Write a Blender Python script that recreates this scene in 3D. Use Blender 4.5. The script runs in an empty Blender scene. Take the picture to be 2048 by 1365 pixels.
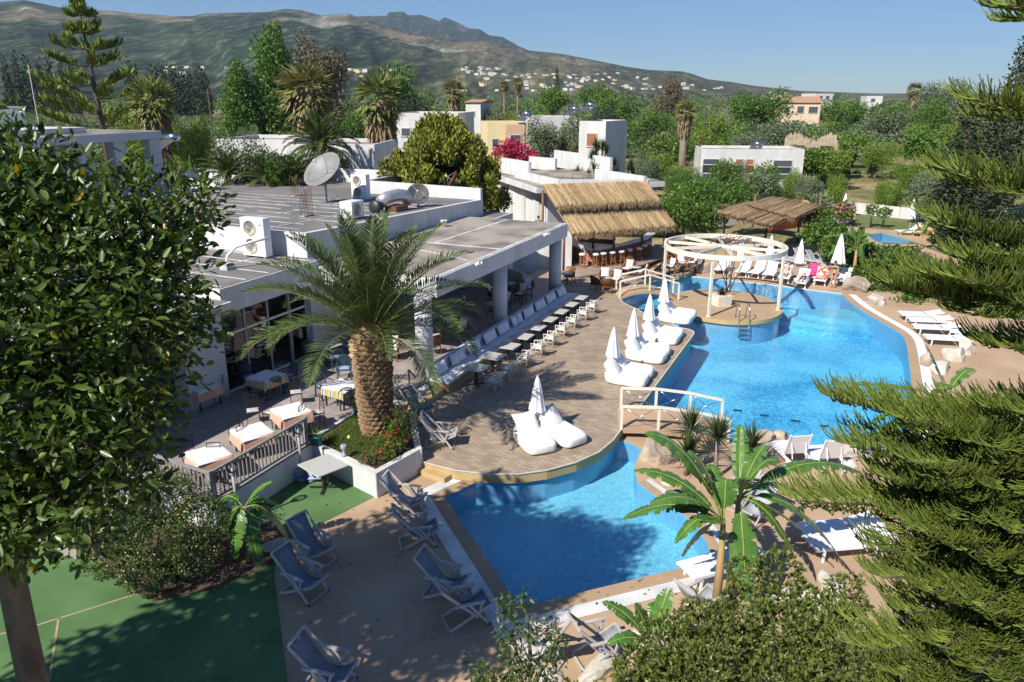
import bpy, bmesh, math, random
import numpy as np
from mathutils import Vector, Matrix, noise
from mathutils.geometry import delaunay_2d_cdt

random.seed(7)
RNG = np.random.default_rng(7)
SC = bpy.context.scene
COL = SC.collection
R = math.radians

# ------------------------------------------------------------------ camera, sky, sun, exposure
CAM_H = 11.6
PITCH = math.atan((682.5 - 190) / 1536.0)
cam_d = bpy.data.cameras.new('camera'); cam_d.lens = 27.0; cam_d.sensor_width = 36.0
cam_d.clip_start = 0.1; cam_d.clip_end = 40000
cam = bpy.data.objects.new('camera', cam_d); COL.objects.link(cam)
cam.location = (0, 0, CAM_H); cam.rotation_euler = (math.pi / 2 - PITCH, 0, 0)
SC.camera = cam

SUN_EL, SUN_AZ = 42.0, 47.0            # shadows fall towards +x +y, 47 degrees from +x
toward = Vector((-math.cos(R(SUN_AZ)) * math.cos(R(SUN_EL)), -math.sin(R(SUN_AZ)) * math.cos(R(SUN_EL)), math.sin(R(SUN_EL))))
world = bpy.data.worlds.new('World'); SC.world = world; world.use_nodes = True
nt = world.node_tree
sky = nt.nodes.new('ShaderNodeTexSky'); sky.sky_type = 'NISHITA'; sky.sun_disc = False
sky.sun_elevation = R(SUN_EL); sky.sun_rotation = math.atan2(toward.x, toward.y)
sky.air_density = 1.0; sky.dust_density = 0.0; sky.ozone_density = 3.0; sky.altitude = 0
tint = nt.nodes.new('ShaderNodeMix'); tint.data_type = 'RGBA'; tint.blend_type = 'MULTIPLY'; tint.inputs[0].default_value = 1.0
tint.inputs[7].default_value = (0.70, 0.93, 1.32, 1.0)      # the same clear blue over the whole sky
nt.links.new(sky.outputs[0], tint.inputs[6]); nt.links.new(tint.outputs[2], nt.nodes['Background'].inputs[0])
nt.nodes['Background'].inputs[1].default_value = 0.058
sun_d = bpy.data.lights.new('sun', 'SUN'); sun_d.energy = 5.0; sun_d.angle = R(0.53); sun_d.color = (1.0, 0.945, 0.86)
sun = bpy.data.objects.new('sun', sun_d); COL.objects.link(sun)
sun.rotation_euler = toward.to_track_quat('Z', 'Y').to_euler(); sun.location = (-20, -20, 40)
SC.view_settings.view_transform = 'Standard'; SC.view_settings.look = 'None'
SC.view_settings.exposure = 0.46; SC.view_settings.gamma = 1.0; SC.view_settings.use_curve_mapping = False
SC.cycles.use_denoising = True
SC.cycles.max_bounces = 6; SC.cycles.volume_bounces = 0; SC.cycles.use_adaptive_sampling = True; SC.cycles.adaptive_threshold = 0.02; SC.cycles.transparent_max_bounces = 12
SC.cycles.diffuse_bounces = 2; SC.cycles.glossy_bounces = 3
SC.cycles.caustics_reflective = False; SC.cycles.caustics_refractive = False

# ------------------------------------------------------------------ survey helpers: photo points -> plan points on a known level
_c, _s = math.cos(PITCH), math.sin(PITCH)
def G(px, py, z=0.0):
    u = (px - 1024) / 1536; v = (682.5 - py) / 1536
    t = (z - CAM_H) / (-_s + v * _c)
    return Vector((u * t, (_c + v * _s) * t, z))
def A(px, py, y):
    u = (px - 1024) / 1536; v = (682.5 - py) / 1536
    t = y / (_c + v * _s)
    return Vector((u * t, y, CAM_H + (-_s + v * _c) * t))
# hotel grid: u runs along the sofa and the deck, v runs from the restaurant to the pool
OX, OY, ANG = -3.46, 29.19, R(66)
UX, UY = math.cos(ANG), math.sin(ANG)
def W(u, v, z=0.0):
    return Vector((OX + u * UX + v * UY, OY + u * UY - v * UX, z))
def UV(p):
    dx, dy = p.x - OX, p.y - OY
    return dx * UX + dy * UY, dx * UY - dy * UX

# ------------------------------------------------------------------ materials
MATS = {}
def new_mat(name):
    m = bpy.data.materials.new(name); m.use_nodes = True
    m.node_tree.nodes.clear()
    return m, m.node_tree
def N(nt, typ, **kw):
    n = nt.nodes.new(typ)
    for k, v in kw.items():
        if k.startswith('i_'):
            n.inputs[k[2:].replace('_', ' ')].default_value = v
        else:
            setattr(n, k, v)
    return n
def rgba(c): return (c[0], c[1], c[2], 1.0)
def pmat(name, c1, c2=None, scale=4.0, rough=0.7, bump=0.0, bscale=None, detail=6.0, metal=0.0, spec=0.4, coord='Object', stretch=None, contrast=(0.35, 0.65)):
    """colour c1..c2 mixed by fractal noise, optional bump"""
    if name in MATS: return MATS[name]
    m, t = new_mat(name); MATS[name] = m
    out = N(t, 'ShaderNodeOutputMaterial'); b = N(t, 'ShaderNodeBsdfPrincipled')
    b.inputs['Roughness'].default_value = rough; b.inputs['Metallic'].default_value = metal
    b.inputs['Specular IOR Level'].default_value = spec
    t.links.new(b.outputs[0], out.inputs[0])
    tc = N(t, 'ShaderNodeTexCoord'); mp = N(t, 'ShaderNodeMapping')
    if stretch: mp.inputs['Scale'].default_value = stretch
    t.links.new(tc.outputs[coord], mp.inputs[0])
    nz = N(t, 'ShaderNodeTexNoise'); nz.inputs['Scale'].default_value = scale; nz.inputs['Detail'].default_value = detail
    t.links.new(mp.outputs[0], nz.inputs['Vector'])
    c2 = c2 or tuple(x * 0.85 for x in c1)
    rp = N(t, 'ShaderNodeValToRGB')
    rp.color_ramp.elements[0].position = contrast[0]; rp.color_ramp.elements[1].position = contrast[1]
    rp.color_ramp.elements[0].color = rgba(c1); rp.color_ramp.elements[1].color = rgba(c2)
    t.links.new(nz.outputs[0], rp.inputs[0]); t.links.new(rp.outputs[0], b.inputs['Base Color'])
    if bump:
        nb = N(t, 'ShaderNodeTexNoise'); nb.inputs['Scale'].default_value = bscale or scale * 6; nb.inputs['Detail'].default_value = 8
        t.links.new(mp.outputs[0], nb.inputs['Vector'])
        bp = N(t, 'ShaderNodeBump'); bp.inputs['Strength'].default_value = bump; bp.inputs['Distance'].default_value = 0.02
        t.links.new(nb.outputs[0], bp.inputs['Height']); t.links.new(bp.outputs[0], b.inputs['Normal'])
    return m
def leafmat(name, dark, light, rough=0.5, trans=0.25, yellow=None, spec=0.35, yfrac=0.02):
    """foliage: every leaf takes its own shade, some light passes through"""
    if name in MATS: return MATS[name]
    m, t = new_mat(name); MATS[name] = m
    out = N(t, 'ShaderNodeOutputMaterial'); b = N(t, 'ShaderNodeBsdfPrincipled')
    b.inputs['Roughness'].default_value = rough; b.inputs['Specular IOR Level'].default_value = spec
    ge = N(t, 'ShaderNodeNewGeometry'); rp = N(t, 'ShaderNodeValToRGB')
    e = rp.color_ramp.elements
    e[0].position = 0.0; e[0].color = rgba(dark); e[1].position = 1.0 - yfrac * 2; e[1].color = rgba(light)
    if yellow:
        k = e.new(1.0 - yfrac); k.color = rgba(yellow)
    t.links.new(ge.outputs['Random Per Island'], rp.inputs[0]); t.links.new(rp.outputs[0], b.inputs['Base Color'])
    if trans:
        tr = N(t, 'ShaderNodeBsdfTranslucent'); mx = N(t, 'ShaderNodeMixShader'); mx.inputs[0].default_value = trans
        hs = N(t, 'ShaderNodeHueSaturation'); hs.inputs['Value'].default_value = 1.5; hs.inputs['Saturation'].default_value = 1.1
        t.links.new(rp.outputs[0], hs.inputs['Color']); t.links.new(hs.outputs[0], tr.inputs[0])
        t.links.new(b.outputs[0], mx.inputs[1]); t.links.new(tr.outputs[0], mx.inputs[2]); t.links.new(mx.outputs[0], out.inputs[0])
    else:
        t.links.new(b.outputs[0], out.inputs[0])
    return m
def brickmat(name, c1, c2, mortar, bw, bh, msize=0.01, rot=0.0, rough=0.7, offset=0.5, nscale=1.2, bump=0.4, bias=0.0):
    if name in MATS: return MATS[name]
    m, t = new_mat(name); MATS[name] = m
    out = N(t, 'ShaderNodeOutputMaterial'); b = N(t, 'ShaderNodeBsdfPrincipled'); b.inputs['Roughness'].default_value = rough
    b.inputs['Specular IOR Level'].default_value = 0.35
    t.links.new(b.outputs[0], out.inputs[0])
    tc = N(t, 'ShaderNodeTexCoord'); mp = N(t, 'ShaderNodeMapping'); mp.inputs['Rotation'].default_value = (0, 0, -rot)
    t.links.new(tc.outputs['Object'], mp.inputs[0])
    br = N(t, 'ShaderNodeTexBrick'); br.offset = offset
    br.inputs['Scale'].default_value = 1.0; br.inputs['Brick Width'].default_value = bw; br.inputs['Row Height'].default_value = bh
    br.inputs['Mortar Size'].default_value = msize; br.inputs['Color1'].default_value = rgba(c1); br.inputs['Color2'].default_value = rgba(c2)
    br.inputs['Mortar'].default_value = rgba(mortar); br.inputs['Bias'].default_value = bias
    t.links.new(mp.outputs[0], br.inputs['Vector'])
    nz = N(t, 'ShaderNodeTexNoise'); nz.inputs['Scale'].default_value = nscale; nz.inputs['Detail'].default_value = 8
    t.links.new(tc.outputs['Object'], nz.inputs['Vector'])
    mr = N(t, 'ShaderNodeMapRange'); mr.inputs[1].default_value = 0.3; mr.inputs[2].default_value = 0.7; mr.inputs[3].default_value = 0.78; mr.inputs[4].default_value = 1.15
    t.links.new(nz.outputs[0], mr.inputs[0])
    mx = N(t, 'ShaderNodeMix', data_type='RGBA', blend_type='MULTIPLY'); mx.inputs[0].default_value = 1.0
    t.links.new(br.outputs['Color'], mx.inputs[6]); t.links.new(mr.outputs[0], mx.inputs[7])
    t.links.new(mx.outputs[2], b.inputs['Base Color'])
    if bump:
        bp = N(t, 'ShaderNodeBump'); bp.inputs['Strength'].default_value = bump; bp.inputs['Distance'].default_value = 0.01; bp.invert = True
        t.links.new(br.outputs['Fac'], bp.inputs['Height']); t.links.new(bp.outputs[0], b.inputs['Normal'])
    return m
def glassmat(name, tint=(0.6, 0.65, 0.68), rough=0.02, refl=0.12):
    if name in MATS: return MATS[name]
    m, t = new_mat(name); MATS[name] = m
    out = N(t, 'ShaderNodeOutputMaterial'); tr = N(t, 'ShaderNodeBsdfTransparent'); tr.inputs[0].default_value = rgba(tint)
    gl = N(t, 'ShaderNodeBsdfGlossy'); gl.inputs['Roughness'].default_value = rough
    fr = N(t, 'ShaderNodeFresnel'); fr.inputs[0].default_value = 1.5
    ad = N(t, 'ShaderNodeMath', operation='ADD'); ad.inputs[1].default_value = refl
    mx = N(t, 'ShaderNodeMixShader')
    t.links.new(fr.outputs[0], ad.inputs[0]); t.links.new(ad.outputs[0], mx.inputs[0])
    t.links.new(tr.outputs[0], mx.inputs[1]); t.links.new(gl.outputs[0], mx.inputs[2]); t.links.new(mx.outputs[0], out.inputs[0])
    return m
def watermat(name, tint, rscale=6.0, strength=0.12):
    if name in MATS: return MATS[name]
    m, t = new_mat(name); MATS[name] = m
    out = N(t, 'ShaderNodeOutputMaterial'); tr = N(t, 'ShaderNodeBsdfTransparent'); tr.inputs[0].default_value = rgba(tint)
    gl = N(t, 'ShaderNodeBsdfGlossy'); gl.inputs['Roughness'].default_value = 0.04
    tc = N(t, 'ShaderNodeTexCoord')
    n1 = N(t, 'ShaderNodeTexNoise'); n1.inputs['Scale'].default_value = rscale; n1.inputs['Detail'].default_value = 4; n1.inputs['Distortion'].default_value = 0.6
    n2 = N(t, 'ShaderNodeTexNoise'); n2.inputs['Scale'].default_value = rscale * 0.25; n2.inputs['Detail'].default_value = 2
    ad = N(t, 'ShaderNodeMath', operation='ADD')
    t.links.new(tc.outputs['Object'], n1.inputs['Vector']); t.links.new(tc.outputs['Object'], n2.inputs['Vector'])
    t.links.new(n1.outputs[0], ad.inputs[0]); t.links.new(n2.outputs[0], ad.inputs[1])
    bp = N(t, 'ShaderNodeBump'); bp.inputs['Strength'].default_value = strength; bp.inputs['Distance'].default_value = 0.1
    t.links.new(ad.outputs[0], bp.inputs['Height']); t.links.new(bp.outputs[0], gl.inputs['Normal'])
    # Schlick reflectance, the same from above and from below the surface
    ge = N(t, 'ShaderNodeNewGeometry'); dt = N(t, 'ShaderNodeVectorMath', operation='DOT_PRODUCT')
    t.links.new(ge.outputs['Incoming'], dt.inputs[0]); t.links.new(ge.outputs['Normal'], dt.inputs[1])
    ab = N(t, 'ShaderNodeMath', operation='ABSOLUTE'); t.links.new(dt.outputs['Value'], ab.inputs[0])
    sb = N(t, 'ShaderNodeMath', operation='SUBTRACT'); sb.inputs[0].default_value = 1.0; t.links.new(ab.outputs[0], sb.inputs[1])
    pw = N(t, 'ShaderNodeMath', operation='POWER'); pw.inputs[1].default_value = 5.0; t.links.new(sb.outputs[0], pw.inputs[0])
    fm = N(t, 'ShaderNodeMath', operation='MULTIPLY_ADD'); fm.inputs[1].default_value = 0.98; fm.inputs[2].default_value = 0.02; t.links.new(pw.outputs[0], fm.inputs[0])
    mx = N(t, 'ShaderNodeMixShader')
    t.links.new(fm.outputs[0], mx.inputs[0]); t.links.new(tr.outputs[0], mx.inputs[1]); t.links.new(gl.outputs[0], mx.inputs[2]); t.links.new(mx.outputs[0], out.inputs[0])
    return m

# ------------------------------------------------------------------ mesh helpers
class MB:
    """collects boxes, tubes, lathes and prisms for ONE mesh object"""
    def __init__(s): s.v = []; s.f = []; s.sm = []
    def add(s, vs, fs, smooth=False):
        o = len(s.v); s.v += [tuple(p) for p in vs]; s.f += [tuple(i + o for i in f) for f in fs]; s.sm += [smooth] * len(fs); return s
    def box(s, c, d, rz=0.0, rot=None, taper=1.0):
        x, y, z = d[0] / 2, d[1] / 2, d[2] / 2
        vs = [(-x, -y, -z), (x, -y, -z), (x, y, -z), (-x, y, -z), (-x * taper, -y * taper, z), (x * taper, -y * taper, z), (x * taper, y * taper, z), (-x * taper, y * taper, z)]
        M = (rot if rot is not None else Matrix.Rotation(rz, 3, 'Z'))
        c = Vector(c)
        return s.add([M @ Vector(p) + c for p in vs], [(3, 2, 1, 0), (4, 5, 6, 7), (0, 1, 5, 4), (1, 2, 6, 5), (2, 3, 7, 6), (3, 0, 4, 7)])
    def bar(s, a, b, w, h=None, up=(0, 0, 1)):
        a, b = Vector(a), Vector(b); d = b - a; L = d.length
        if L < 1e-6: return s
        x = d / L; upv = Vector(up)
        if abs(x.dot(upv)) > 0.98: upv = Vector((1, 0, 0)) if abs(x.x) < .9 else Vector((0, 1, 0))
        y = upv.cross(x).normalized(); z = x.cross(y)
        M = Matrix((x, y, z)).transposed()
        return s.box((a + b) / 2, (L, w, h or w), rot=M)
    def tube(s, pts, r, n=6, cap=True, smooth=True):
        pts = [Vector(p) for p in pts]; k = len(pts)
        rs = r if hasattr(r, '__len__') else [r] * k
        vs = []; fs = []
        t0 = (pts[1] - pts[0]).normalized()
        ref = Vector((0, 0, 1)) if abs(t0.z) < .9 else Vector((1, 0, 0))
        for i, p in enumerate(pts):
            t = (pts[min(i + 1, k - 1)] - pts[max(i - 1, 0)])
            t = t.normalized() if t.length > 1e-9 else t0
            a = t.cross(ref)
            if a.length < 1e-4: a = t.cross(Vector((0, 1, 0)))
            a.normalize(); b = t.cross(a)
            ref = b.cross(t) if False else ref
            for j in range(n):
                an = 2 * math.pi * j / n
                vs.append(p + (a * math.cos(an) + b * math.sin(an)) * rs[i])
        for i in range(k - 1):
            for j in range(n):
                fs.append((i * n + j, i * n + (j + 1) % n, (i + 1) * n + (j + 1) % n, (i + 1) * n + j))
        if cap:
            fs.append(tuple(range(n))[::-1]); fs.append(tuple((k - 1) * n + j for j in range(n)))
        return s.add(vs, fs, smooth)
    def lathe(s, prof, n=16, c=(0, 0, 0), smooth=True, flute=0.0, nf=8, rot=None):
        c = Vector(c); vs = []; fs = []; k = len(prof)
        for (r, z) in prof:
            for j in range(n):
                an = 2 * math.pi * j / n
                rr = r * (1 + flute * math.cos(nf * an))
                p = Vector((rr * math.cos(an), rr * math.sin(an), z))
                if rot is not None: p = rot @ p
                vs.append(p + c)
        for i in range(k - 1):
            for j in range(n):
                fs.append((i * n + j, i * n + (j + 1) % n, (i + 1) * n + (j + 1) % n, (i + 1) * n + j))
        fs.append(tuple(range(n))[::-1]); fs.append(tuple((k - 1) * n + j for j in range(n)))
        return s.add(vs, fs, smooth)
    def prism(s, poly, z0, z1):
        n = len(poly); vs = [(p[0], p[1], z0) for p in poly] + [(p[0], p[1], z1) for p in poly]
        area = sum(poly[i][0] * poly[(i + 1) % n][1] - poly[(i + 1) % n][0] * poly[i][1] for i in range(n))
        fs = [(i, (i + 1) % n, n + (i + 1) % n, n + i) for i in range(n)]
        if area < 0: fs = [f[::-1] for f in fs]
        tv, tf = cdt(poly)
        s.add(vs, fs)
        s.add([(p[0], p[1], z1) for p in tv], tf); s.add([(p[0], p[1], z0) for p in tv], [f[::-1] for f in tf])
        return s
    def ball(s, c, r, n=12, m=8, smooth=True):
        rx, ry, rz = r if hasattr(r, '__len__') else (r, r, r); c = Vector(c)
        vs = []; fs = []
        for i in range(m + 1):
            th = math.pi * i / m
            for j in range(n):
                ph = 2 * math.pi * j / n
                vs.append(c + Vector((rx * math.sin(th) * math.cos(ph), ry * math.sin(th) * math.sin(ph), rz * math.cos(th))))
        for i in range(m):
            for j in range(n):
                fs.append((i * n + j, (i + 1) * n + j, (i + 1) * n + (j + 1) % n, i * n + (j + 1) % n))
        return s.add(vs, fs, smooth)
    def xf(s, M):
        s.v = [tuple(M @ Vector(p)) for p in s.v]; return s
    def mesh(s, name):
        me = bpy.data.meshes.new(name); me.from_pydata(s.v, [], s.f); me.validate()
        if any(s.sm) and len(s.sm) == len(me.polygons): me.polygons.foreach_set('use_smooth', s.sm)
        me.update(); return me
    def build(s, name, mat, parent=None, loc=None, rz=0.0, bevel=0.0):
        o = link(name, s.mesh(name), mat, parent, loc, rz)
        if bevel:
            b = o.modifiers.new('bevel', 'BEVEL'); b.width = bevel; b.segments = 2; b.limit_method = 'ANGLE'
        return o

def cdt(poly, holes=()):
    """triangulate a plan polygon with holes"""
    pts = [Vector((p[0], p[1])) for p in poly]; edges = [(i, (i + 1) % len(poly)) for i in range(len(poly))]
    hp = []
    for h in holes:
        o = len(pts); pts += [Vector((p[0], p[1])) for p in h]; edges += [(o + i, o + (i + 1) % len(h)) for i in range(len(h))]
    v, e, f, _, _, _ = delaunay_2d_cdt(pts, edges, [], 0, 1e-5)
    out = []
    for t in f:
        cx = sum(v[i].x for i in t) / len(t); cy = sum(v[i].y for i in t) / len(t)
        if inside(cx, cy, poly) and not any(inside(cx, cy, h) for h in holes):
            a = sum(v[t[i]].x * v[t[(i + 1) % len(t)]].y - v[t[(i + 1) % len(t)]].x * v[t[i]].y for i in range(len(t)))
            out.append(tuple(t) if a > 0 else tuple(t)[::-1])
    return v, out
def inside(x, y, poly):
    r = False; n = len(poly); j = n - 1
    for i in range(n):
        xi, yi, xj, yj = poly[i][0], poly[i][1], poly[j][0], poly[j][1]
        if (yi > y) != (yj > y) and x < (xj - xi) * (y - yi) / (yj - yi) + xi: r = not r
        j = i
    return r
def link(name, me, mat, parent=None, loc=None, rz=0.0):
    o = bpy.data.objects.new(name, me); COL.objects.link(o)
    if mat is not None and len(me.materials) == 0: me.materials.append(mat if not isinstance(mat, str) else MATS[mat])
    if parent is not None: o.parent = parent
    if loc is not None: o.location = loc
    o.rotation_euler = (0, 0, rz)
    return o
def tag(o, label=None, cat=None, group=None, kind=None):
    if label: o['label'] = label
    if cat: o['category'] = cat
    if group: o['group'] = group
    if kind: o['kind'] = kind
    return o
def thing(name, label, cat, loc=(0, 0, 0), rz=0.0, group=None):
    o = bpy.data.objects.new(name, None); COL.objects.link(o); o.empty_display_size = 0.2
    o.location = loc; o.rotation_euler = (0, 0, rz)
    return tag(o, label, cat, group)
def copy_tree(o, parent=None):
    c = o.copy(); COL.objects.link(c); c.parent = parent
    for ch in list(o.children): copy_tree(ch, c)
    return c
def put(proto, used, label, loc, rz=0.0, group=None, scale=None):
    """first call places the prototype itself, later calls place copies"""
    if used[0]: o = copy_tree(proto)
    else: o = proto; used[0] = True
    o['label'] = label
    if group: o['group'] = group
    o.location = loc; o.rotation_euler = (0, 0, rz)
    if scale: o.scale = (scale, scale, scale) if not hasattr(scale, '__len__') else scale
    return o
def struct(o): o['kind'] = 'structure'; return o
def sheet(name, poly, z, mat, holes=(), parent=None):
    v, f = cdt(poly, holes)
    me = bpy.data.meshes.new(name); me.from_pydata([(p.x, p.y, z) for p in v], [], f); me.update()
    return link(name, me, mat, parent)
def npmesh(name, verts, faces, smooth=False):
    """verts (n,3), faces (m,k) int -> mesh, fast"""
    verts = np.asarray(verts, dtype=np.float32); faces = np.asarray(faces, dtype=np.int32)
    me = bpy.data.meshes.new(name); m, k = faces.shape
    me.vertices.add(len(verts)); me.vertices.foreach_set('co', verts.ravel())
    me.loops.add(m * k); me.loops.foreach_set('vertex_index', faces.ravel())
    me.polygons.add(m); me.polygons.foreach_set('loop_start', np.arange(0, m * k, k, dtype=np.int32)); me.polygons.foreach_set('loop_total', np.full(m, k, dtype=np.int32))
    if smooth: me.polygons.foreach_set('use_smooth', np.ones(m, dtype=bool))
    me.update(calc_edges=True); return me
ORD = ['first', 'second', 'third', 'fourth', 'fifth', 'sixth', 'seventh', 'eighth', 'ninth', 'tenth', 'eleventh', 'twelfth', 'thirteenth', 'fourteenth', 'fifteenth', 'sixteenth', 'seventeenth', 'eighteenth', 'nineteenth', 'twentieth']
# ------------------------------------------------------------------ materials of the setting
M_beige = pmat('pool_deck_paint', (0.49, 0.345, 0.22), (0.40, 0.275, 0.172), 0.45, 0.75, bump=0.15, bscale=60)
M_coping = pmat('coping_render', (0.43, 0.30, 0.185), (0.38, 0.265, 0.16), 2.0, 0.8, bump=0.1)
M_yellow = pmat('yellow_fascia', (0.50, 0.37, 0.18), (0.44, 0.31, 0.15), 2.0, 0.7)
M_turf = pmat('green_turf', (0.12, 0.22, 0.088), (0.08, 0.16, 0.064), 0.7, 0.95, bump=0.35, bscale=180, spec=0.1)
M_soil = pmat('bed_soil', (0.13, 0.085, 0.055), (0.07, 0.045, 0.03), 6, 0.95, bump=0.6, bscale=30)
M_deck = brickmat('deck_tile', (0.46, 0.355, 0.255), (0.32, 0.245, 0.172), (0.20, 0.16, 0.125), 0.34, 0.12, 0.010, rot=ANG + R(90), rough=0.6)
M_terr = brickmat('terrace_tile', (0.37, 0.32, 0.295), (0.33, 0.285, 0.26), (0.26, 0.225, 0.205), 0.45, 0.45, 0.008, rot=ANG, rough=0.55, offset=0.0)
M_white = pmat('white_paint', (0.80, 0.80, 0.79), (0.72, 0.72, 0.70), 1.5, 0.6, bump=0.08, bscale=40)
M_whitegrate = brickmat('white_grating', (0.80, 0.80, 0.78), (0.74, 0.74, 0.72), (0.45, 0.45, 0.44), 0.03, 0.6, 0.004, rot=0, rough=0.5, offset=0.0)
M_ground = None

def ground_mat():
    m, t = new_mat('dry_grass_ground')
    out = N(t, 'ShaderNodeOutputMaterial'); b = N(t, 'ShaderNodeBsdfPrincipled'); b.inputs['Roughness'].default_value = 0.95; b.inputs['Specular IOR Level'].default_value = 0.1
    tc = N(t, 'ShaderNodeTexCoord')
    n1 = N(t, 'ShaderNodeTexNoise'); n1.inputs['Scale'].default_value = 0.09; n1.inputs['Detail'].default_value = 9; n1.inputs['Roughness'].default_value = 0.62
    n2 = N(t, 'ShaderNodeTexNoise'); n2.inputs['Scale'].default_value = 1.6; n2.inputs['Detail'].default_value = 8
    t.links.new(tc.outputs['Object'], n1.inputs['Vector']); t.links.new(tc.outputs['Object'], n2.inputs['Vector'])
    r1 = N(t, 'ShaderNodeValToRGB'); e = r1.color_ramp.elements
    e[0].position = 0.36; e[0].color = (0.09, 0.125, 0.035, 1); e[1].position = 0.60; e[1].color = (0.36, 0.28, 0.16, 1)
    k = e.new(0.48); k.color = (0.20, 0.185, 0.075, 1)
    t.links.new(n1.outputs[0], r1.inputs[0])
    mr = N(t, 'ShaderNodeMapRange'); mr.inputs[1].default_value = .3; mr.inputs[2].default_value = .7; mr.inputs[3].default_value = 0.6; mr.inputs[4].default_value = 1.3
    t.links.new(n2.outputs[0], mr.inputs[0])
    mx = N(t, 'ShaderNodeMix', data_type='RGBA', blend_type='MULTIPLY'); mx.inputs[0].default_value = 1
    t.links.new(r1.outputs[0], mx.inputs[6]); t.links.new(mr.outputs[0], mx.inputs[7]); t.links.new(mx.outputs[2], b.inputs['Base Color'])
    bp = N(t, 'ShaderNodeBump'); bp.inputs['Strength'].default_value = 0.8; bp.inputs['Distance'].default_value = 0.15
    t.links.new(n2.outputs[0], bp.inputs['Height']); t.links.new(bp.outputs[0], b.inputs['Normal'])
    t.links.new(b.outputs[0], out.inputs[0]); return m
M_ground = ground_mat()

# ------------------------------------------------------------------ ground sheet to the horizon (dips under the pools)
def terrain():
    naz = 300; rs = [0.0] + list(np.geomspace(2.0, 9000, 150))
    V = []; F = []
    for i, r in enumerate(rs):
        for j in range(naz):
            a = 2 * math.pi * j / naz
            x, y = r * math.sin(a), r * math.cos(a)
            u, v = (x - OX) * UX + (y - OY) * UY, (x - OX) * UY - (y - OY) * UX
            z = -0.03
            d = max(abs(x - 6) - 15, abs(y - 34) - 26, 0.0)
            if -14 < x < 31 and 6 < y < 66: z = -1.7 if d < 1 else -1.7 + 1.67 * min(1, (d - 1) / 3)
            if 5 < x < 34 and 66 < y < 84: z = min(z, -1.2)
            if r > 90: z += 0.6 * noise.noise(Vector((x * .02, y * .02, 0)))
            if r > 600: z += (r - 600) * 0.002 * (1 if y > 0 else 0)
            V.append((x, y, z))
    for i in range(len(rs) - 1):
        for j in range(naz):
            F.append((i * naz + j, (i + 1) * naz + j, (i + 1) * naz + (j + 1) % naz, i * naz + (j + 1) % naz))
    me = npmesh('ground', V, [f[::-1] for f in F], True)
    return struct(link('ground', me, M_ground))
terrain()

# ------------------------------------------------------------------ hills
NEAR = [(-1400, 60), (-900, 15), (-500, 20), (-200, -10), (0, 4), (48, 0), (137, 19), (222, 22), (274, 27), (342, 32), (383, 33), (410, 27), (496, 25), (540, 24), (568, 18), (599, 20), (643, 31), (698, 27), (724, 38), (783, 56), (851, 72), (919, 82), (974, 82), (1005, 91), (1056, 101), (1125, 108), (1176, 118), (1244, 132), (1296, 140), (1364, 143), (1382, 147), (1416, 159), (1461, 164), (1502, 171), (1600, 182), (1750, 187), (2100, 188), (3200, 187)]
FAR = [(500, 70), (620, 45), (724, 31), (772, 31), (779, 23), (807, 22), (817, 30), (841, 28), (878, 41), (889, 33), (913, 43), (937, 55), (960, 58), (978, 70), (1005, 73), (1039, 92), (1060, 101), (1120, 125), (1250, 160), (1400, 185)]
def sky_elev(px, prof):
    xs = [p[0] for p in prof]; ys = [p[1] for p in prof]
    py = float(np.interp(px, xs, ys))
    d = A(px, py, 1000.0)
    return math.atan2(d.z - CAM_H, math.hypot(d.x, d.y)), math.atan2(d.x, d.y)
def fbm(x, y, o=5, s=1.0):
    v = 0; a = 1.0; f = s
    for _ in range(o):
        v += a * noise.noise(Vector((x * f, y * f, 3.7))); a *= 0.5; f *= 2.0
    return v
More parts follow.
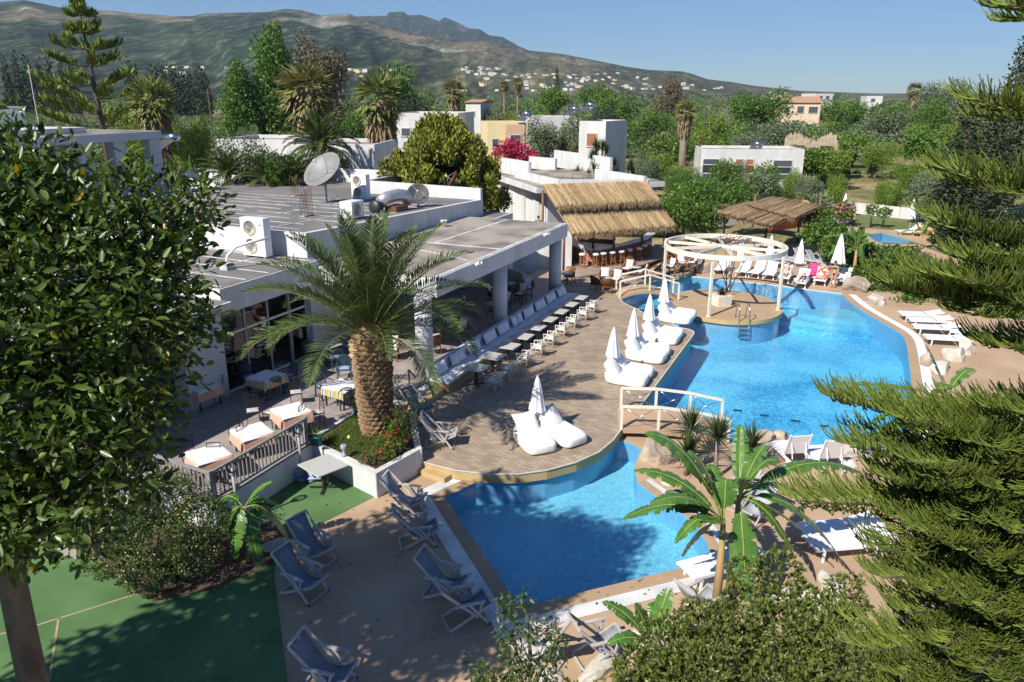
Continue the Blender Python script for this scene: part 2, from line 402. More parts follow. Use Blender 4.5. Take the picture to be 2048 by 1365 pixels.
def hills(name, prof, r0, r1, x0, x1, nx, nr, power, tint, seed, rough):
    V = []; C = []; F = []
    cols = np.linspace(x0, x1, nx)
    for i in range(nx):
        el, az = sky_elev(cols[i], prof)
        top = CAM_H + r1 * math.tan(el)
        for k in range(nr):
            t = k / (nr - 1)
            r = r0 + (r1 - r0) * t * 1.12
            x, y = r * math.sin(az), r * math.cos(az)
            s = min(1.0, t * 1.12)
            h = -6 + (top + 6) * s ** power
            if t * 1.12 > 1: h = top - (t * 1.12 - 1) * (r1 - r0) * 0.25
            env = math.sin(min(1, s) * math.pi) ** 0.8
            rid = fbm(x / 900 + seed, y / 900, 5); rid += .3 * (1 - 2 * abs(noise.noise(Vector((math.atan2(x, y) * 26 + seed, r / 2600, 1.3))))) + .12 * fbm(x / 160, y / 160 + seed, 3)
            h += env * rough * rid * max(25.0, top) * 0.28 * (1 if t * 1.12 <= 1 else 0)
            V.append((x, y, h)); C.append((cols[i], s, x, y, rid))
    for i in range(nx - 1):
        for k in range(nr - 1):
            F.append((i * nr + k, (i + 1) * nr + k, (i + 1) * nr + k + 1, i * nr + k + 1))
    me = npmesh(name, V, [f[::-1] for f in F], True)
    at = me.color_attributes.new('Col', 'FLOAT_COLOR', 'POINT')
    buf = np.zeros((len(V), 4), dtype=np.float32)
    for q, (px, s, x, y, rid) in enumerate(C):
        buf[q] = tint(px, s, x, y, rid)
    at.data.foreach_set('color', buf.ravel())
    m, t = new_mat(name + '_cover')
    out = N(t, 'ShaderNodeOutputMaterial'); b = N(t, 'ShaderNodeBsdfPrincipled'); b.inputs['Roughness'].default_value = 1.0; b.inputs['Specular IOR Level'].default_value = 0.0
    ca = N(t, 'ShaderNodeVertexColor'); ca.layer_name = 'Col'
    tc = N(t, 'ShaderNodeTexCoord'); hm_ = N(t, 'ShaderNodeMapping'); hm_.inputs['Scale'].default_value = (1, .16, 1.1); t.links.new(tc.outputs['Object'], hm_.inputs[0])
    nz = N(t, 'ShaderNodeTexNoise'); nz.inputs['Scale'].default_value = 0.035; nz.inputs['Detail'].default_value = 12; nz.inputs['Roughness'].default_value = 0.8
    t.links.new(hm_.outputs[0], nz.inputs['Vector'])
    vo = N(t, 'ShaderNodeTexVoronoi'); vo.inputs['Scale'].default_value = 0.05
    t.links.new(hm_.outputs[0], vo.inputs['Vector'])
    mr = N(t, 'ShaderNodeMapRange'); mr.inputs[1].default_value = .35; mr.inputs[2].default_value = .65; mr.inputs[3].default_value = 0.45; mr.inputs[4].default_value = 1.55
    t.links.new(nz.outputs[0], mr.inputs[0])
    mx = N(t, 'ShaderNodeMix', data_type='RGBA', blend_type='MULTIPLY'); mx.inputs[0].default_value = 1
    t.links.new(ca.outputs[0], mx.inputs[6]); t.links.new(mr.outputs[0], mx.inputs[7]); t.links.new(mx.outputs[2], b.inputs['Base Color'])
    # woods and clearings: patches of darker and lighter cover
    wn = N(t, 'ShaderNodeTexNoise'); wn.inputs['Scale'].default_value = 0.0055; wn.inputs['Detail'].default_value = 14; wn.inputs['Roughness'].default_value = 0.66
    t.links.new(hm_.outputs[0], wn.inputs['Vector'])
    wr = N(t, 'ShaderNodeValToRGB'); wr.color_ramp.elements[0].position = .46; wr.color_ramp.elements[1].position = .60
    wr.color_ramp.elements[0].color = (.55, .62, .60, 1); wr.color_ramp.elements[1].color = (1.35, 1.3, 1.2, 1)
    t.links.new(wn.outputs[0], wr.inputs[0])
    mw = N(t, 'ShaderNodeMix', data_type='RGBA', blend_type='MULTIPLY'); mw.inputs[0].default_value = 1
    t.links.new(mx.outputs[2], mw.inputs[6]); t.links.new(wr.outputs[0], mw.inputs[7])
    # bare ground showing between single trees
    gn = N(t, 'ShaderNodeTexNoise'); gn.inputs['Scale'].default_value = 0.045; gn.inputs['Detail'].default_value = 9; gn.inputs['Roughness'].default_value = 0.75
    t.links.new(hm_.outputs[0], gn.inputs['Vector'])
    gr = N(t, 'ShaderNodeValToRGB'); gr.color_ramp.elements[0].position = .50; gr.color_ramp.elements[1].position = .64
    gr.color_ramp.elements[0].color = (0, 0, 0, 1); gr.color_ramp.elements[1].color = (.10, .088, .06, 1)
    t.links.new(gn.outputs[0], gr.inputs[0])
    ga = N(t, 'ShaderNodeMix', data_type='RGBA', blend_type='ADD'); ga.inputs[0].default_value = 1
    t.links.new(mw.outputs[2], ga.inputs[6]); t.links.new(gr.outputs[0], ga.inputs[7]); t.links.new(ga.outputs[2], b.inputs['Base Color'])
    bp = N(t, 'ShaderNodeBump'); bp.inputs['Strength'].default_value = 0.6; bp.inputs['Distance'].default_value = 8
    t.links.new(vo.outputs[0], bp.inputs['Height']); t.links.new(bp.outputs[0], b.inputs['Normal'])
    t.links.new(b.outputs[0], out.inputs[0])
    return struct(link(name, me, m))
FOREST = np.array((0.024, 0.040, 0.022)); TAN = np.array((0.165, 0.135, 0.088)); OLIVE = np.array((0.06, 0.068, 0.040)); ROCK = np.array((0.32, 0.29, 0.24))
# cover patches in survey coordinates (photo column, relative height on the slope, width, height, cover)
PATCH = [(40, .80, 120, .10, TAN), (75, .93, 60, .04, OLIVE), (270, .97, 90, .035, TAN), (330, .93, 60, .03, TAN), (440, .97, 40, .03, TAN), (620, .95, 70, .05, TAN), (690, .92, 60, .07, ROCK),
         (660, .86, 60, .05, ROCK), (730, .90, 70, .06, TAN), (800, .86, 80, .05, TAN), (900, .87, 100, .06, TAN), (960, .80, 120, .05, TAN), (1050, .86, 120, .06, TAN), (1130, .85, 100, .06, TAN), (1220, .88, 100, .05, TAN),
         (1300, .9, 90, .05, OLIVE), (880, .76, 70, .03, ROCK), (60, .885, 28, .02, ROCK), (150, .80, 60, .05, OLIVE), (560, .86, 30, .03, TAN), (480, .90, 25, .03, OLIVE), (1000, .93, 80, .03, TAN), (10, .74, 80, .05, TAN)]
def near_tint(px, s, x, y, rid):
    n = fbm(x / 420 + 9, y / 2600, 5)
    c = FOREST + (OLIVE - FOREST) * np.clip(0.25 + n * 1.1, 0, 1)
    w_ = float(np.clip((px - 720) / 260, 0, 1)) * .6; c = c * (1 - w_) + (OLIVE * 0.65 + TAN * 0.6) * w_
    w = fbm(x / 220, y / 1300 + 5, 5)
    for (cx, cs, wx, ws, col) in PATCH:
        d = ((px - cx) / wx) ** 2 + ((s - cs) / ws) ** 2
        if d < 2.5:
            k = np.clip((1.25 - d) * 1.4 + w * 1.0, 0, 1); c = c * (1 - k) + col * k
    if s > 0.97: c = c * 0.6 + OLIVE * 0.4
    r = fbm(x / 150 + 4, y / 900, 3)
    if r > 0.75: c = c * .5 + ROCK * .4
    return (c[0], c[1], c[2], 1)
def far_tint(px, s, x, y, rid):
    n = fbm(x / 300 + 2, y / 2000, 5)
    c = FOREST * 0.9 + (OLIVE - FOREST) * np.clip(n, 0, 1) * .5
    if n > 0.5 and s > 0.6: c = c * .6 + ROCK * .3
    if s > 0.965: c = c * .6 + TAN * .35
    return (c[0], c[1], c[2], 1)
hills('hills', NEAR, 750, 3000, -1200, 3000, 820, 76, 1.5, near_tint, 0.0, 0.55)
hills('mountain', FAR, 3300, 5600, 400, 1500, 300, 50, 1.2, far_tint, 5.0, 0.5)

# ------------------------------------------------------------------ pools
DE = 0.35          # deck level
TE = 0.85          # restaurant terrace level
deck_front = [(910, 941), (977, 949), (1036, 949), (1094, 941), (1153, 925), (1197, 905), (1226, 881), (1238, 865), (1252, 848)]
deck_front = [G(x, y, DE) for x, y in deck_front]
deck_right = [W(0.6, 8.5), W(4.0, 8.5), W(8.0, 8.5), W(11.55, 8.5), W(11.95, 8.4), W(12.2, 8.1), W(12.3, 7.6)]
deck_inner = [G(x, y, DE) for x, y in [(1330, 641), (1288, 626), (1270, 617), (1256, 611), (1247, 606), (1238, 596), (1236, 583), (1262, 571), (1310, 553), (1371, 549), (1398, 531), (1404, 522)]]
deck_edge = deck_front + deck_right + deck_inner
def offset(path, d):
    out = []
    for i, p in enumerate(path):
        a = path[max(i - 1, 0)]; b = path[min(i + 1, len(path) - 1)]
        t = Vector((b.x - a.x, b.y - a.y)).normalized()
        out.append(Vector((p.x - t.y * d, p.y + t.x * d, p.z)))
    return out
inner_edge = offset(deck_edge, 0.12)      # pool wall stands back under the deck edge (towards the deck)
sp_out = [G(x, y) for x, y in [(890, 995), (1040, 1215), (1427, 1121), (1413, 1084), (1390, 1046), (1352, 1019), (1310, 992), (1275, 965), (1268, 935), (1283, 900), (1258, 884)]]
nf = len(deck_front)
small_pool = sp_out + [Vector((p.x, p.y, 0)) for p in inner_edge[:nf - 1][::-1]][0:nf - 2] + [G(952, 966)]
mp_out = [G(x, y) for x, y in [(1295, 872), (1345, 868), (1400, 880), (1447, 892), (1475, 880), (1549, 878), (1609, 888), (1690, 899), (1750, 905), (1800, 885), (1828, 835), (1825, 784), (1820, 740), (1813, 684), (1801, 667), (1778, 653), (1737, 630), (1704, 609), (1683, 589), (1616, 581), (1548, 572), (1427, 559), (1384, 554)]]
def chaikin(path, it=2):
    for _ in range(it):
        out = [path[0]]
        for i in range(len(path) - 1): out += [path[i] * .75 + path[i + 1] * .25, path[i] * .25 + path[i + 1] * .75]
        path = out + [path[-1]]
    return path
mp_out = chaikin(mp_out[:19]) + mp_out[19:]
main_pool = mp_out + [Vector((p.x, p.y, 0)) for p in inner_edge[nf - 1:-2][::-1]]
def smooth_loop(path, it=1):
    for _ in range(it):
        out = []
        for i in range(len(path)):
            p, q = path[i], path[(i + 1) % len(path)]
            out += [p * .75 + q * .25, p * .25 + q * .75]
        path = out
    return path
def pool_tile(name, c1, c2):
    m, t = new_mat(name); MATS[name] = m
    out = N(t, 'ShaderNodeOutputMaterial'); b = N(t, 'ShaderNodeBsdfPrincipled'); b.inputs['Roughness'].default_value = 0.4
    tc = N(t, 'ShaderNodeTexCoord')
    vo = N(t, 'ShaderNodeTexVoronoi'); vo.inputs['Scale'].default_value = 11.0
    vs = N(t, 'ShaderNodeTexVoronoi'); vs.inputs['Scale'].default_value = 28.0
    nz = N(t, 'ShaderNodeTexNoise'); nz.inputs['Scale'].default_value = 0.35; nz.inputs['Detail'].default_value = 5
    for q in (vo, vs, nz): t.links.new(tc.outputs['Object'], q.inputs['Vector'])
    sep = N(t, 'ShaderNodeSeparateColor'); t.links.new(vo.outputs['Color'], sep.inputs[0])
    sp2 = N(t, 'ShaderNodeSeparateColor'); t.links.new(vs.outputs['Color'], sp2.inputs[0])
    ad = N(t, 'ShaderNodeMath', operation='ADD'); t.links.new(sep.outputs[0], ad.inputs[0]); t.links.new(sp2.outputs[1], ad.inputs[1])
    ad2 = N(t, 'ShaderNodeMath', operation='MULTIPLY_ADD'); ad2.inputs[1].default_value = 0.34; t.links.new(ad.outputs[0], ad2.inputs[0]); t.links.new(nz.outputs[0], ad2.inputs[2])
    rp = N(t, 'ShaderNodeValToRGB'); rp.color_ramp.elements[0].position = 0.5; rp.color_ramp.elements[1].position = 1.15
    rp.color_ramp.elements[0].color = rgba(c1); rp.color_ramp.elements[1].color = rgba(c2)
    t.links.new(ad2.outputs[0], rp.inputs[0]); t.links.new(rp.outputs[0], b.inputs['Base Color']); t.links.new(b.outputs[0], out.inputs[0])
    return m
M_tile = pool_tile('blue_mosaic', (0.015, 0.25, 0.49), (0.20, 0.64, 0.85))
M_tile2 = pool_tile('light_blue_mosaic', (0.11, 0.39, 0.54), (0.24, 0.60, 0.73))
M_tilewall = pmat('blue_wall_tile', (0.17, 0.43, 0.60), (0.14, 0.37, 0.56), 6, 0.3)
WL = -0.05
def pool(prefix, poly, depth, floor_mat, tint, label):
    b = MB(); n = len(poly)
    for i in range(n):
        p, q = poly[i], poly[(i + 1) % n]
        b.add([(p.x, p.y, 0), (q.x, q.y, 0), (q.x, q.y, -depth), (p.x, p.y, -depth)], [(0, 1, 2, 3)])
    root = struct(sheet('pool_floor', [(p.x, p.y) for p in poly], -depth, floor_mat))
    struct(b.build('pool_wall', M_tilewall, root))
    w = struct(sheet('pool_water', [(p.x, p.y) for p in poly], WL, watermat(prefix + '_water', tint, 7.0, 0.15)))
    return root
main_floor = pool('main_pool', main_pool, 1.15, M_tile, (0.80, 0.95, 1.0), 'main pool')
small_floor = pool('small_pool', small_pool, 0.75, M_tile2, (0.86, 0.96, 1.0), 'small pool')
# rounded steps in the far right corner of the main pool and drain grilles on the floor
st = MB()
for k, (rad, z0, z1) in enumerate([(3.2, -1.15, -0.86), (2.6, -0.86, -0.60), (2.0, -0.6, -0.34)]):
    c = G(1690, 600); pl = [(c.x - 0.6 + rad * math.cos(a) * 1.3, c.y - 1.0 + rad * math.sin(a)) for a in np.linspace(R(178), R(300), 22)] + [(c.x - .3, c.y - .8)]
    st = MB().prism(pl, z0 + 0.002, z1); struct(st.build('pool_step', M_tile2 if k else M_tile, main_floor))
M_drain = pmat('drain_dark', (0.02, 0.05, 0.08), (0.03, 0.07, 0.1), 20, 0.6)
for (x, y) in [(1475, 822), (1529, 832), (1591, 843), (1649, 853)]:
    p = G(x, y, -1.15); b = MB()
    b.box((0, 0, .01), (.36, .17, .02)); 
    for k in range(5): b.box((-.14 + .07 * k, 0, .025), (.03, .15, .012))
    b.build('drain_grille', M_drain, main_floor, (p.x, p.y, -1.15), R(-12))

# beige deck around the pools, green turf, beds
outer = [(-9.5, 2), (30, 2), (33, 30), (33, 62), (-1, 62), (-3.2, 30), (-9.5, 22)]
struct(sheet('pool_deck', outer, 0.0, M_beige, holes=[[(p.x, p.y) for p in small_pool], [(p.x, p.y) for p in main_pool]]))
turf = [G(x, y) for x, y in [(751, 993), (585, 1077), (552, 1122), (548, 1150), (575, 1365)]]
turf = [(p.x, p.y) for p in turf] + [(-4.2, 8), (-4.0, 2), (-22, 2), (-22, 30), (-8.6, 30)]
struct(sheet('green_turf', turf, 0.012, M_turf))
b = MB()
for (a, c) in [((55, 1258), (272, 1190)), ((118, 1236), (98, 1365)), ((0, 1270), (60, 1256)), ((240, 1156), (275, 1192))]:
    p, q = G(*a), G(*c); b.bar((p.x, p.y, .016), (q.x, q.y, .016), 0.05, 0.006)
M_line = pmat('tan_court_line', (0.45, 0.32, 0.18), None, 5, 0.8)
struct(b.build('court_line', M_line))
bed = [G(x, y) for x, y in [(150, 1090), (268, 1180), (305, 1205), (420, 1180), (545, 1130), (585, 1077), (560, 1050), (440, 1030), (440, 985), (300, 930), (150, 960)]]
struct(sheet('flower_bed', [(p.x, p.y) for p in bed], 0.03, M_soil))
# pool edges: beige coping and the white overflow grating
def strip(name, path, w0, w1, z, mat, closed=False):
    a = offset(path, w0); c = offset(path, w1); vs = []; fs = []
    for i in range(len(path)): vs += [(a[i].x, a[i].y, z), (c[i].x, c[i].y, z)]
    for i in range(len(path) - 1): fs.append((2 * i, 2 * i + 2, 2 * i + 3, 2 * i + 1))
    b = MB().add(vs, fs); o = b.build(name, mat); return struct(o)
def miter(path):  # widen corner offsets for square corners
    return path
c1 = [G(952, 966), G(890, 995)]; c2 = [G(890, 995), G(1040, 1215)]; c3 = [G(1040, 1215), G(1427, 1121)]
def corner_strip(name, pts, w0, w1, z, mat):
    """strip outside a polyline (walked so that the outside is on the right), mitred"""
    def off(i, d):
        n = len(pts); p = pts[i]
        def nrm(a, b): t = Vector((b.x - a.x, b.y - a.y)).normalized(); return Vector((t.y, -t.x))
        if i == 0: m = nrm(pts[0], pts[1]); k = 1
        elif i == n - 1: m = nrm(pts[-2], pts[-1]); k = 1
        else:
            n1, n2 = nrm(pts[i - 1], pts[i]), nrm(pts[i], pts[i + 1]); m = (n1 + n2).normalized(); k = 1 / max(0.35, m.dot(n1))
        return (p.x + m.x * d * k, p.y + m.y * d * k, z)
    vs = []; fs = []
    for i in range(len(pts)): vs += [off(i, w0), off(i, w1)]
    for i in range(len(pts) - 1): fs.append((2 * i, 2 * i + 1, 2 * i + 3, 2 * i + 2))
    return struct(MB().add(vs, fs).build(name, mat))
sp_path = [G(952, 966), G(890, 995), G(1040, 1215), G(1427, 1121)]
corner_strip('pool_coping', sp_path, 0.0, 0.42, 0.006, M_coping)
corner_strip('overflow_grating', sp_path, 0.42, 0.86, 0.012, M_whitegrate)
sp_r = [G(x, y) for x, y in [(1427, 1121), (1413, 1084), (1390, 1046), (1352, 1019), (1310, 992), (1275, 965)]]
sp_r = chaikin(sp_r)
corner_strip('pool_coping', sp_r, 0.0, 0.3, 0.006, M_coping)
corner_strip('overflow_grating', sp_r, 0.3, 0.5, 0.012, M_whitegrate)
mr_path = [G(x, y) for x, y in [(1800, 885), (1828, 835), (1825, 784), (1820, 740), (1813, 684), (1801, 667), (1778, 653), (1737, 630), (1704, 609), (1683, 589)]]
mr_path = chaikin(mr_path)
corner_strip('pool_coping', mr_path, 0.0, 0.42, 0.006, M_coping)
corner_strip('overflow_grating', mr_path, 0.42, 0.82, 0.012, M_white)
mf_path = [G(x, y) for x, y in [(1683, 589), (1616, 581), (1548, 572), (1427, 559), (1384, 554)]]
corner_strip('overflow_grating', mf_path, 0.0, 0.22, 0.012, M_white)
mn_path = [G(x, y) for x, y in [(1475, 880), (1549, 878), (1609, 888), (1690, 899), (1750, 905)]]
corner_strip('pool_coping', mn_path, 0.0, 0.2, 0.006, M_coping)
corner_strip('overflow_grating', mn_path, 0.2, 0.5, 0.012, M_whitegrate)

# ------------------------------------------------------------------ tiled deck with its yellow edge
deck_back = [W(24, 4), W(22, -4), W(16.2, -4), W(15.5, 0.3), W(-2.6, 0.3), W(-2.9, 1.0), W(-6.0, 3.2)]
deck_poly = [(p.x, p.y) for p in deck_edge + [G(1404, 505, DE), G(1380, 488, DE)] + deck_back]
tiled_deck = struct(sheet('tiled_deck', deck_poly, DE, M_deck))
b = MB()
full = [W(-6.0, 3.2, DE), G(910, 941, DE)] + deck_edge[1:] + [G(1404, 505, DE)]
for i in range(len(full) - 1):
    p, q = full[i], full[i + 1]
    b.add([(p.x, p.y, DE - .006), (q.x, q.y, DE - .006), (q.x, q.y, 0.03), (p.x, p.y, 0.03)], [(3, 2, 1, 0)])
    ip, iq = offset([p, q], 0.3)
    b.add([(p.x, p.y, .03), (q.x, q.y, .03), (iq.x, iq.y, .03), (ip.x, ip.y, .03)], [(0, 1, 2, 3)])
struct(b.build('deck_fascia', M_yellow, tiled_deck))
b = MB()
for i in range(len(full) - 1):
    p, q = full[i], full[i + 1]; b.bar((p.x, p.y, DE), (q.x, q.y, DE), 0.05, 0.03)
M_edge = pmat('pale_edge_trim', (0.62, 0.58, 0.52), None, 5, 0.5)
struct(b.build('edge_trim', M_edge, tiled_deck))
# two steps up to the deck beside the planter
s0, s1 = G(835, 948, 0), G(889, 968, 0); s2, s3 = G(910, 956, 0), G(850, 935, 0)
struct(MB().prism([(s0.x, s0.y), (s1.x, s1.y), (s2.x + .05, s2.y + .15), (s3.x, s3.y + .25)], 0.0, 0.17).build('deck_step', M_yellow))
struct(MB().prism([(p.x, p.y) for p in [G(x, y, DE + .12) for x, y in [(1132, 556), (1161, 554), (1212, 545), (1290, 528), (1335, 512), (1335, 488), (1132, 488)]]], DE, DE + 0.12).build('bar_platform', M_deck))
# restaurant terrace
terr = [(-14, -5.4), (-14, -2.4), (-11.45, -2.4), (-11.45, -0.1), (-7.25, -0.1), (-6.9, -0.5), (-3.2, -0.45), (-2.5, 0.25), (15.6, 0.25), (16.2, -4), (16.2, -12), (-2, -12), (-14, -12)]
struct(MB().prism([(lambda w: (w.x, w.y))(W(u, v)) for u, v in terr], -0.5, TE).build('terrace', M_terr))
# ------------------------------------------------------------------ building materials
M_wall = pmat('white_wall', (0.65, 0.65, 0.645), (0.53, 0.525, 0.51), 1.6, 0.75, bump=0.1, bscale=25, stretch=(1, 1, .22), contrast=(.42, .72))
M_greywall = pmat('pale_grey_wall', (0.55, 0.56, 0.58), (0.49, 0.50, 0.52), 0.8, 0.75, bump=0.1, bscale=25)
M_roof = pmat('grey_roof_membrane', (0.15, 0.145, 0.14), (0.24, 0.215, 0.195), 0.45, 0.9, bump=0.3, bscale=6, detail=9)
M_roof2 = pmat('stained_concrete_roof', (0.36, 0.31, 0.25), (0.17, 0.15, 0.135), 0.5, 0.9, bump=0.3, bscale=6, detail=10, contrast=(0.4, 0.62))
M_seal = pmat('white_sealing', (0.66, 0.66, 0.64), (0.36, 0.355, 0.34), 1.6, 0.8, contrast=(.4, .7))
M_column = pmat('grey_column', (0.62, 0.63, 0.66), (0.55, 0.56, 0.59), 1.0, 0.6)
M_frame = pmat('white_frame', (0.72, 0.73, 0.74), None, 3, 0.4)
M_glass = glassmat('window_glass', (0.55, 0.58, 0.6), refl=0.06)
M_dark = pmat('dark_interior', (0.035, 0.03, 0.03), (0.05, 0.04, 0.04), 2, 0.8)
M_curtain = pmat('peach_curtain', (0.62, 0.27, 0.18), (0.50, 0.20, 0.13), 3, 0.9, stretch=(1, 1, 0.1))
M_wood = pmat('brown_wood', (0.22, 0.10, 0.05), (0.15, 0.065, 0.035), 3, 0.5, stretch=(1, 1, 6))
M_black = pmat('black_metal', (0.02, 0.02, 0.022), (0.03, 0.03, 0.032), 5, 0.45)
M_steel = pmat('stainless_steel', (0.62, 0.63, 0.65), None, 5, 0.2, metal=1.0)
M_greymetal = pmat('grey_metal', (0.35, 0.36, 0.37), (0.28, 0.29, 0.30), 5, 0.5)
M_rust = pmat('rusty_bar', (0.12, 0.055, 0.03), (0.07, 0.035, 0.025), 8, 0.9)
M_plastic = pmat('white_plastic', (0.80, 0.80, 0.80), (0.76, 0.76, 0.76), 3, 0.35)
M_cream = pmat('cream_paint', (0.76, 0.70, 0.58), (0.70, 0.64, 0.52), 2, 0.55)
M_stone = pmat('boulder_stone', (0.50, 0.41, 0.30), (0.25, 0.20, 0.155), 1.5, 0.9, bump=0.9, bscale=5, detail=10)

def wpoly(l): return [(W(u, v).x, W(u, v).y) for u, v in l]
def wbox(b, u0, u1, v0, v1, z0, z1):
    return b.prism(wpoly([(u0, v0), (u1, v0), (u1, v1), (u0, v1)]), z0, z1)

# ------------------------------------------------------------------ restaurant
rest = thing('restaurant_building', 'long white flat-roofed restaurant with columns and grey roof beside the sofa', 'building', W(0, -6, 0))
RO = Vector(rest.location)
def rp(b, name, mat, parent=None, **k):
    o = b.build(name, mat, parent or rest, **k)
    if parent is None: o.matrix_parent_inverse = Matrix.Translation(-RO)
    return o
# lounge roof and columns
lr = rp(wbox(MB(), 0.3, 15.2, -6.0, 0.42, 4.0, 4.745), 'lounge_fascia', M_wall)
rp(wbox(MB(), 0.42, 15.05, -5.9, 0.30, 4.746, 4.76), 'lounge_roof', M_roof2)
for u in (0.0, 7.2, 14.6):
    c = W(u, -0.05); rp(MB().lathe([(0.35, TE - .02), (0.35, 4.02)], 20, (c.x, c.y, 0)), 'column', M_column)
b = MB()
for (u0, v0, u1, v1) in [(0.5, .25, 15.0, .25), (6.8, .2, 7.0, -5.8), (7.0, -3.4, 15, -3.2)]:
    p, q = W(u0, v0, 4.764), W(u1, v1, 4.764)
    rp(MB().bar(p, q, 0.16, 0.012), 'sealing_strip', M_seal)
# lounge back wall
rp(wbox(MB(), 0.6, 9.5, -5.7, -5.45, TE, 4.0), 'lounge_back_wall', M_greywall)
rp(wbox(MB(), 10.6, 15.2, -5.7, -5.45, TE, 4.0), 'lounge_back_wall', M_greywall)
# main block: side wall along the lounge roof, front wall, sloping roof
def rz_(u): return 6.02 - 0.034 * (u - .6)
b = MB()
pts = [(0.6, -6.0), (17.6, -6.0), (17.6, -6.25), (0.6, -6.25)]
vs = [tuple(W(u, v, 4.0)) for u, v in pts] + [tuple(W(u, v, rz_(u) + .02)) for u, v in pts]
b.add(vs, [(0, 1, 2, 3), (7, 6, 5, 4), (0, 4, 5, 1), (1, 5, 6, 2), (2, 6, 7, 3), (3, 7, 4, 0)])
rp(b, 'side_wall', M_wall)
rp(wbox(MB(), 0.6, 0.85, -26, -6.25, 4.0, 6.03), 'front_parapet', M_wall)
b = MB(); q = [(0.85, -6.25), (17.4, -6.25), (17.4, -14.9), (24.5, -14.9), (24.5, -26), (0.85, -26)]
tv, tf = cdt([(u, v) for u, v in q])
b.add([tuple(W(p.x, p.y, rz_(p.x) - .005)) for p in tv], [f[::-1] for f in tf]); rp(b, 'main_roof', M_roof)
for (u0, v0, u1, v1, zt) in [(17.4, -6.0, 18.4, -14.9, 6.15), (18.4, -14.9, 24.6, -14.9, 6.2), (24.6, -14.9, 24.6, -23.5, 6.2), (24.6, -23.5, 20.2, -23.5, 6.2), (20.2, -23.5, 20.2, -33, 6.2)]:
    p, q2 = W(u0, v0), W(u1, v1); rp(MB().bar((p.x, p.y, (zt + 3.6) / 2), (q2.x, q2.y, (zt + 3.6) / 2), 0.25, zt - 3.6), 'parapet', M_wall)
# white sealing lines over the roof slabs
for k in range(9):
    u = 1.6 + k * 1.45
    v0 = -6.6 - random.uniform(0, 1.5)
    while v0 > -23:
        v1 = v0 - random.uniform(2, 6.5); uu = u + random.uniform(-.12, .12); rp(MB().bar(W(uu, v0, rz_(uu)), W(uu + .05 * (v0 - v1), v1, rz_(uu + .3)), random.uniform(.035, .07), 0.02), 'sealing_strip', M_seal); v0 = v1 - random.uniform(0, 1.2)
for k in range(5):
    v = -8.5 - k * 3.0
    rp(MB().bar(W(1.0, v, rz_(1)), W(15, v - .6, rz_(15)), 0.09, 0.026), 'sealing_strip', M_seal)
# near block
rp(wbox(MB(), -5.2, 0.55, -24, -5.3, 4.05, 4.995), 'front_fascia', M_wall)
rp(wbox(MB(), -5.12, 0.5, -24, -5.38, 4.996, 5.01), 'front_roof', M_roof)
rp(wbox(MB(), -17, -5.25, -24, -4.75, 4.5, 4.62), 'eaves_slab', M_wall)
rp(wbox(MB(), -16.9, -5.3, -24, -4.85, 4.621, 4.635), 'eaves_roof', M_roof)
for k in range(5):
    u = -4.9 + k * 1.25
    rp(MB().bar(W(u, -5.5, 5.012), W(u + .4, -16, 5.012), 0.08, 0.015), 'sealing_strip', M_seal)
for v in (-8.2, -11.6): rp(MB().bar(W(-5.0, v, 5.014), W(.4, v + .3, 5.014), 0.09, 0.015), 'sealing_strip', M_seal)
for k in range(7): rp(MB().bar(W(-16 + k * 1.5, -4.9, 4.64), W(-15.4 + k * 1.5, -18, 4.64), 0.1, 0.015), 'sealing_strip', M_seal)
rp(wbox(MB(), -6.9, -5.05, -6.2, -5.55, TE, 4.5), 'pier', M_greywall)
rp(wbox(MB(), -0.1, 0.6, -6.2, -5.45, TE, 4.05), 'pier', M_greywall)
rp(wbox(MB(), -17, 16, -12.3, -12.05, TE, 4.05), 'rear_wall', M_wall)
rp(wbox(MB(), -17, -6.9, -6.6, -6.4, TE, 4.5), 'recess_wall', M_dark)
rp(wbox(MB(), -17, -6.9, -6.35, -4.9, 4.3, 4.45), 'wooden_soffit', M_wood)
rp(MB().box((0, 0, 0), (.1, .1, .1)), 'soffit_lamp', M_frame).location = W(-9, -5.6, 4.25) - RO + RO
us = [-5.0, -3.72, -2.44, -1.16, -0.1]
for i in range(4):
    p, q2 = W(us[i], -5.75), W(us[i + 1], -5.75)
    f = MB()
    for (x) in (p, q2): f.box((x.x, x.y, (TE + 4.05) / 2), (.09, .09, 3.2), rz=ANG)
    f.bar((p.x, p.y, 4.0), (q2.x, q2.y, 4.0), .09); f.bar((p.x, p.y, TE + .05), (q2.x, q2.y, TE + .05), .09); f.bar((p.x, p.y, 3.1), (q2.x, q2.y, 3.1), .08)
    w = rp(f, 'window', M_frame)
    if i != 2:
        g = MB().bar((p.x, p.y, 2.45), (q2.x, q2.y, 2.45), .015, 3.15); g.build('pane', M_glass, w)
def curtain(u0, u1, z0, z1, v=-5.95):
    b = MB(); n = 26; vs = []
    for i in range(n):
        t = i / (n - 1); p = W(u0 + (u1 - u0) * t, v + 0.05 * math.sin(i * 1.9)); vs += [(p.x, p.y, z0), (p.x + .02 * math.sin(i * 1.3), p.y, z1)]
    b.add(vs, [(2 * i, 2 * i + 2, 2 * i + 3, 2 * i + 1) for i in range(n - 1)], True); return rp(b, 'curtain', M_curtain)
curtain(-4.9, -4.1, TE + .05, 4.0); curtain(-1.05, -0.2, TE + .05, 4.0)
# dining room floor lamp-less interior: back partition
rp(wbox(MB(), -5.0, .4, -9.2, -9.05, TE, 4.0), 'partition', pmat('warm_interior', (0.30, 0.20, 0.13), (0.2, 0.13, 0.09), 2, .8))
